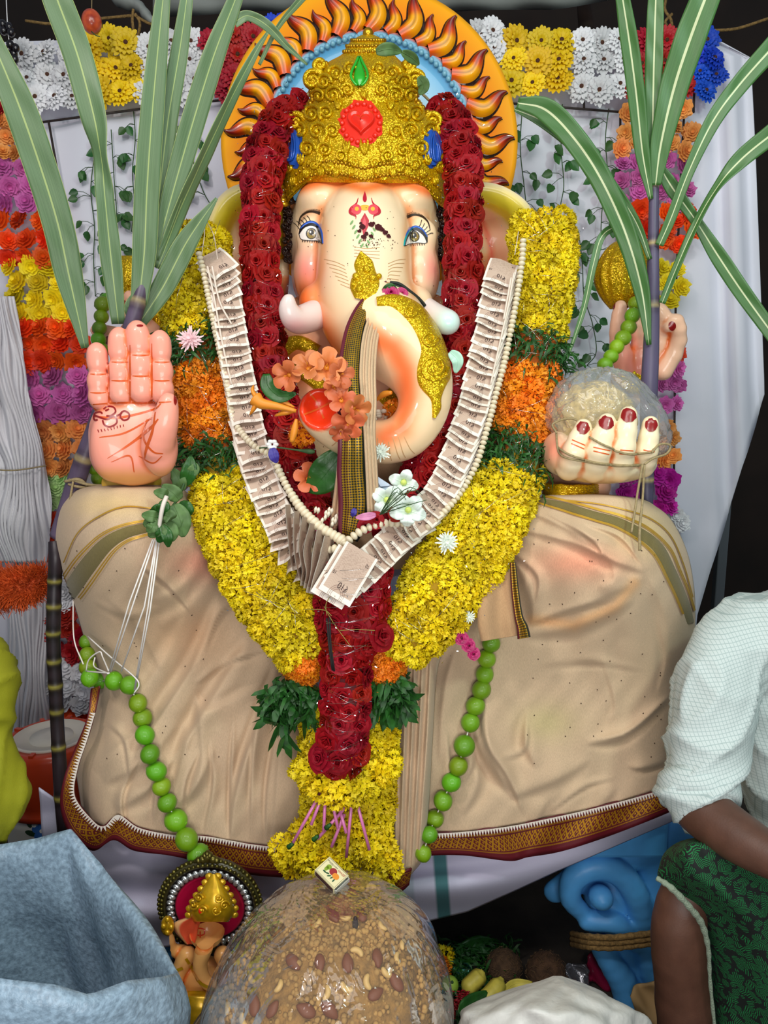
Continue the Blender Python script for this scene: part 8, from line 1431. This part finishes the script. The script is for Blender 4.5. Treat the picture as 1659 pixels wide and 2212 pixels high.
v, q = S.mesh(); b = MB(); b.add(relax(v, q, 2), q); b.build('body', m_brown, pr)
rings = []
for i, (y_, a_, c_, Y_) in enumerate(spline([(1806, 1515, 1560, 1.30), (1818, 1468, 1600, 1.30), (1840, 1438, 1640, 1.29), (1870, 1424, 1690, 1.285), (1898, 1420, 1740, 1.285), (1930, 1452, 1790, 1.285), (1985, 1508, 1830, 1.285), (2060, 1532, 1850, 1.29), (2160, 1540, 1860, 1.30), (2260, 1545, 1870, 1.31)], 44)): hw = (c_ - a_) / 2 * (1 + .015 * np.sin(A3 * 8 + i * .25)); rings.append(at((a_ + c_) / 2 + hw * np.cos(A3), np.full(80, y_), Y_ + .06 - (.135 + .012 * np.sin(A3 * 6 + i * .1)) * np.sin(A3) * sstep(-1, 6, i)))
b = MB(); b.loft(rings); lg = b.build('lungi', m_lungi, pr); lbv = bvh_of(*b.raw()); b = MB(); p, r = pxpath([(1418, 1896, 1.215, 5), (1450, 1918, 1.20, 7), (1490, 1960, 1.20, 7), (1516, 1996, 1.21, 7), (1530, 2050, 1.22, 5), (1534, 2120, 1.23, 4), (1545, 2230, 1.24, 4)], 50); b.tube(p, r * (1 + .15 * np.sin(np.arange(50) * 1.7)), 8); b.build('selvage', mat('pale frayed selvage', (132, 146, 126), .9, bump=.8, bscale=300), lg)
person_head(pr, tc_ + np.array([0, -.02, .50]), (-.6, -.4, 0))
b = MB(); b.box((.98, 1.46, .22), (.40, .36, .44)); tag(b.build('wooden_stool', m_wood, smooth=False, bevel=.01), 'wooden stool under the man in the white shirt', 'stool')
pl_ = thing('person', 'person in lime yellow kurta at the left edge, only sleeve showing', 'person', (-1.1, 1.5, 0)); m_kur = mat('lime yellow kurta', (150, 152, 14), .8, vary=.15, vscale=10, bump=.15, bscale=500)
S = SDF((-1.42, 1.22, .36), (-.66, 1.80, 1.26), .0095); p, r = pxpath([(-95, 1400, 1.52, 74), (-40, 1450, 1.50, 70), (-26, 1500, 1.48, 62), (-40, 1575, 1.47, 56), (-20, 1640, 1.46, 58), (-4, 1730, 1.45, 62), (-40, 1790, 1.45, 50)], 16); S.chain(p, r, .012); tl = np.array([-1.08, 1.52, .82]); S.ell(tl, (.18, .14, .32), .03); S.ell(tl + (0, 0, .2), (.20, .11, .10), .04); cloth_body(pl_, 'kurta', S, m_kur, .012, 20)
S = SDF((-1.40, 1.02, -.01), (-.66, 1.70, 1.40), .0115); S.capsule(tl + (0, 0, .26), tl + (0, 0, .40), .055, .052, .03); S.ell(tl, (.12, .09, .28), .03)
for s in (-1, 1): S.capsule(tl + (s * .09, 0, -.30), tl + (s * .12, -.30, -.34), .075, .055, .02); S.capsule(tl + (s * .12, -.30, -.34), tl + (s * .12, -.26, -.74), .052, .034, .02); S.capsule(tl + (s * .12, -.26, -.74), tl + (s * .12, -.40, -.785), .034, .024, .02)
p, r = pxpath([(-40, 1790, 1.45, 36), (-110, 1800, 1.36, 30), (-160, 1800, 1.30, 24)], 6); S.chain(p, r, .01); v, q = S.mesh(); b = MB(); b.add(relax(v, q, 2), q); b.build('body', m_brown, pl_); person_head(pl_, tl + np.array([0, 0, .50]), (.7, -.5, 0)); b = MB(); b.box((-1.08, 1.52, .21), (.40, .34, .42)); tag(b.build('wooden_stool', m_wood, smooth=False, bevel=.01), 'wooden stool under the person in the lime kurta', 'stool')
b = MB(); q = at(440, 2290, 1.40); b.loft([[(q[0] + r_ * math.cos(a), 1.42 + r_ * math.sin(a), z) for a in np.arange(40) * 2 * math.pi / 40] for r_, z in ((.13, 0), (.14, .02), (.14, .05), (.13, .06))]); tag(b.build('low_stool', m_wood), 'low round wooden stool under the small golden idol', 'stool')
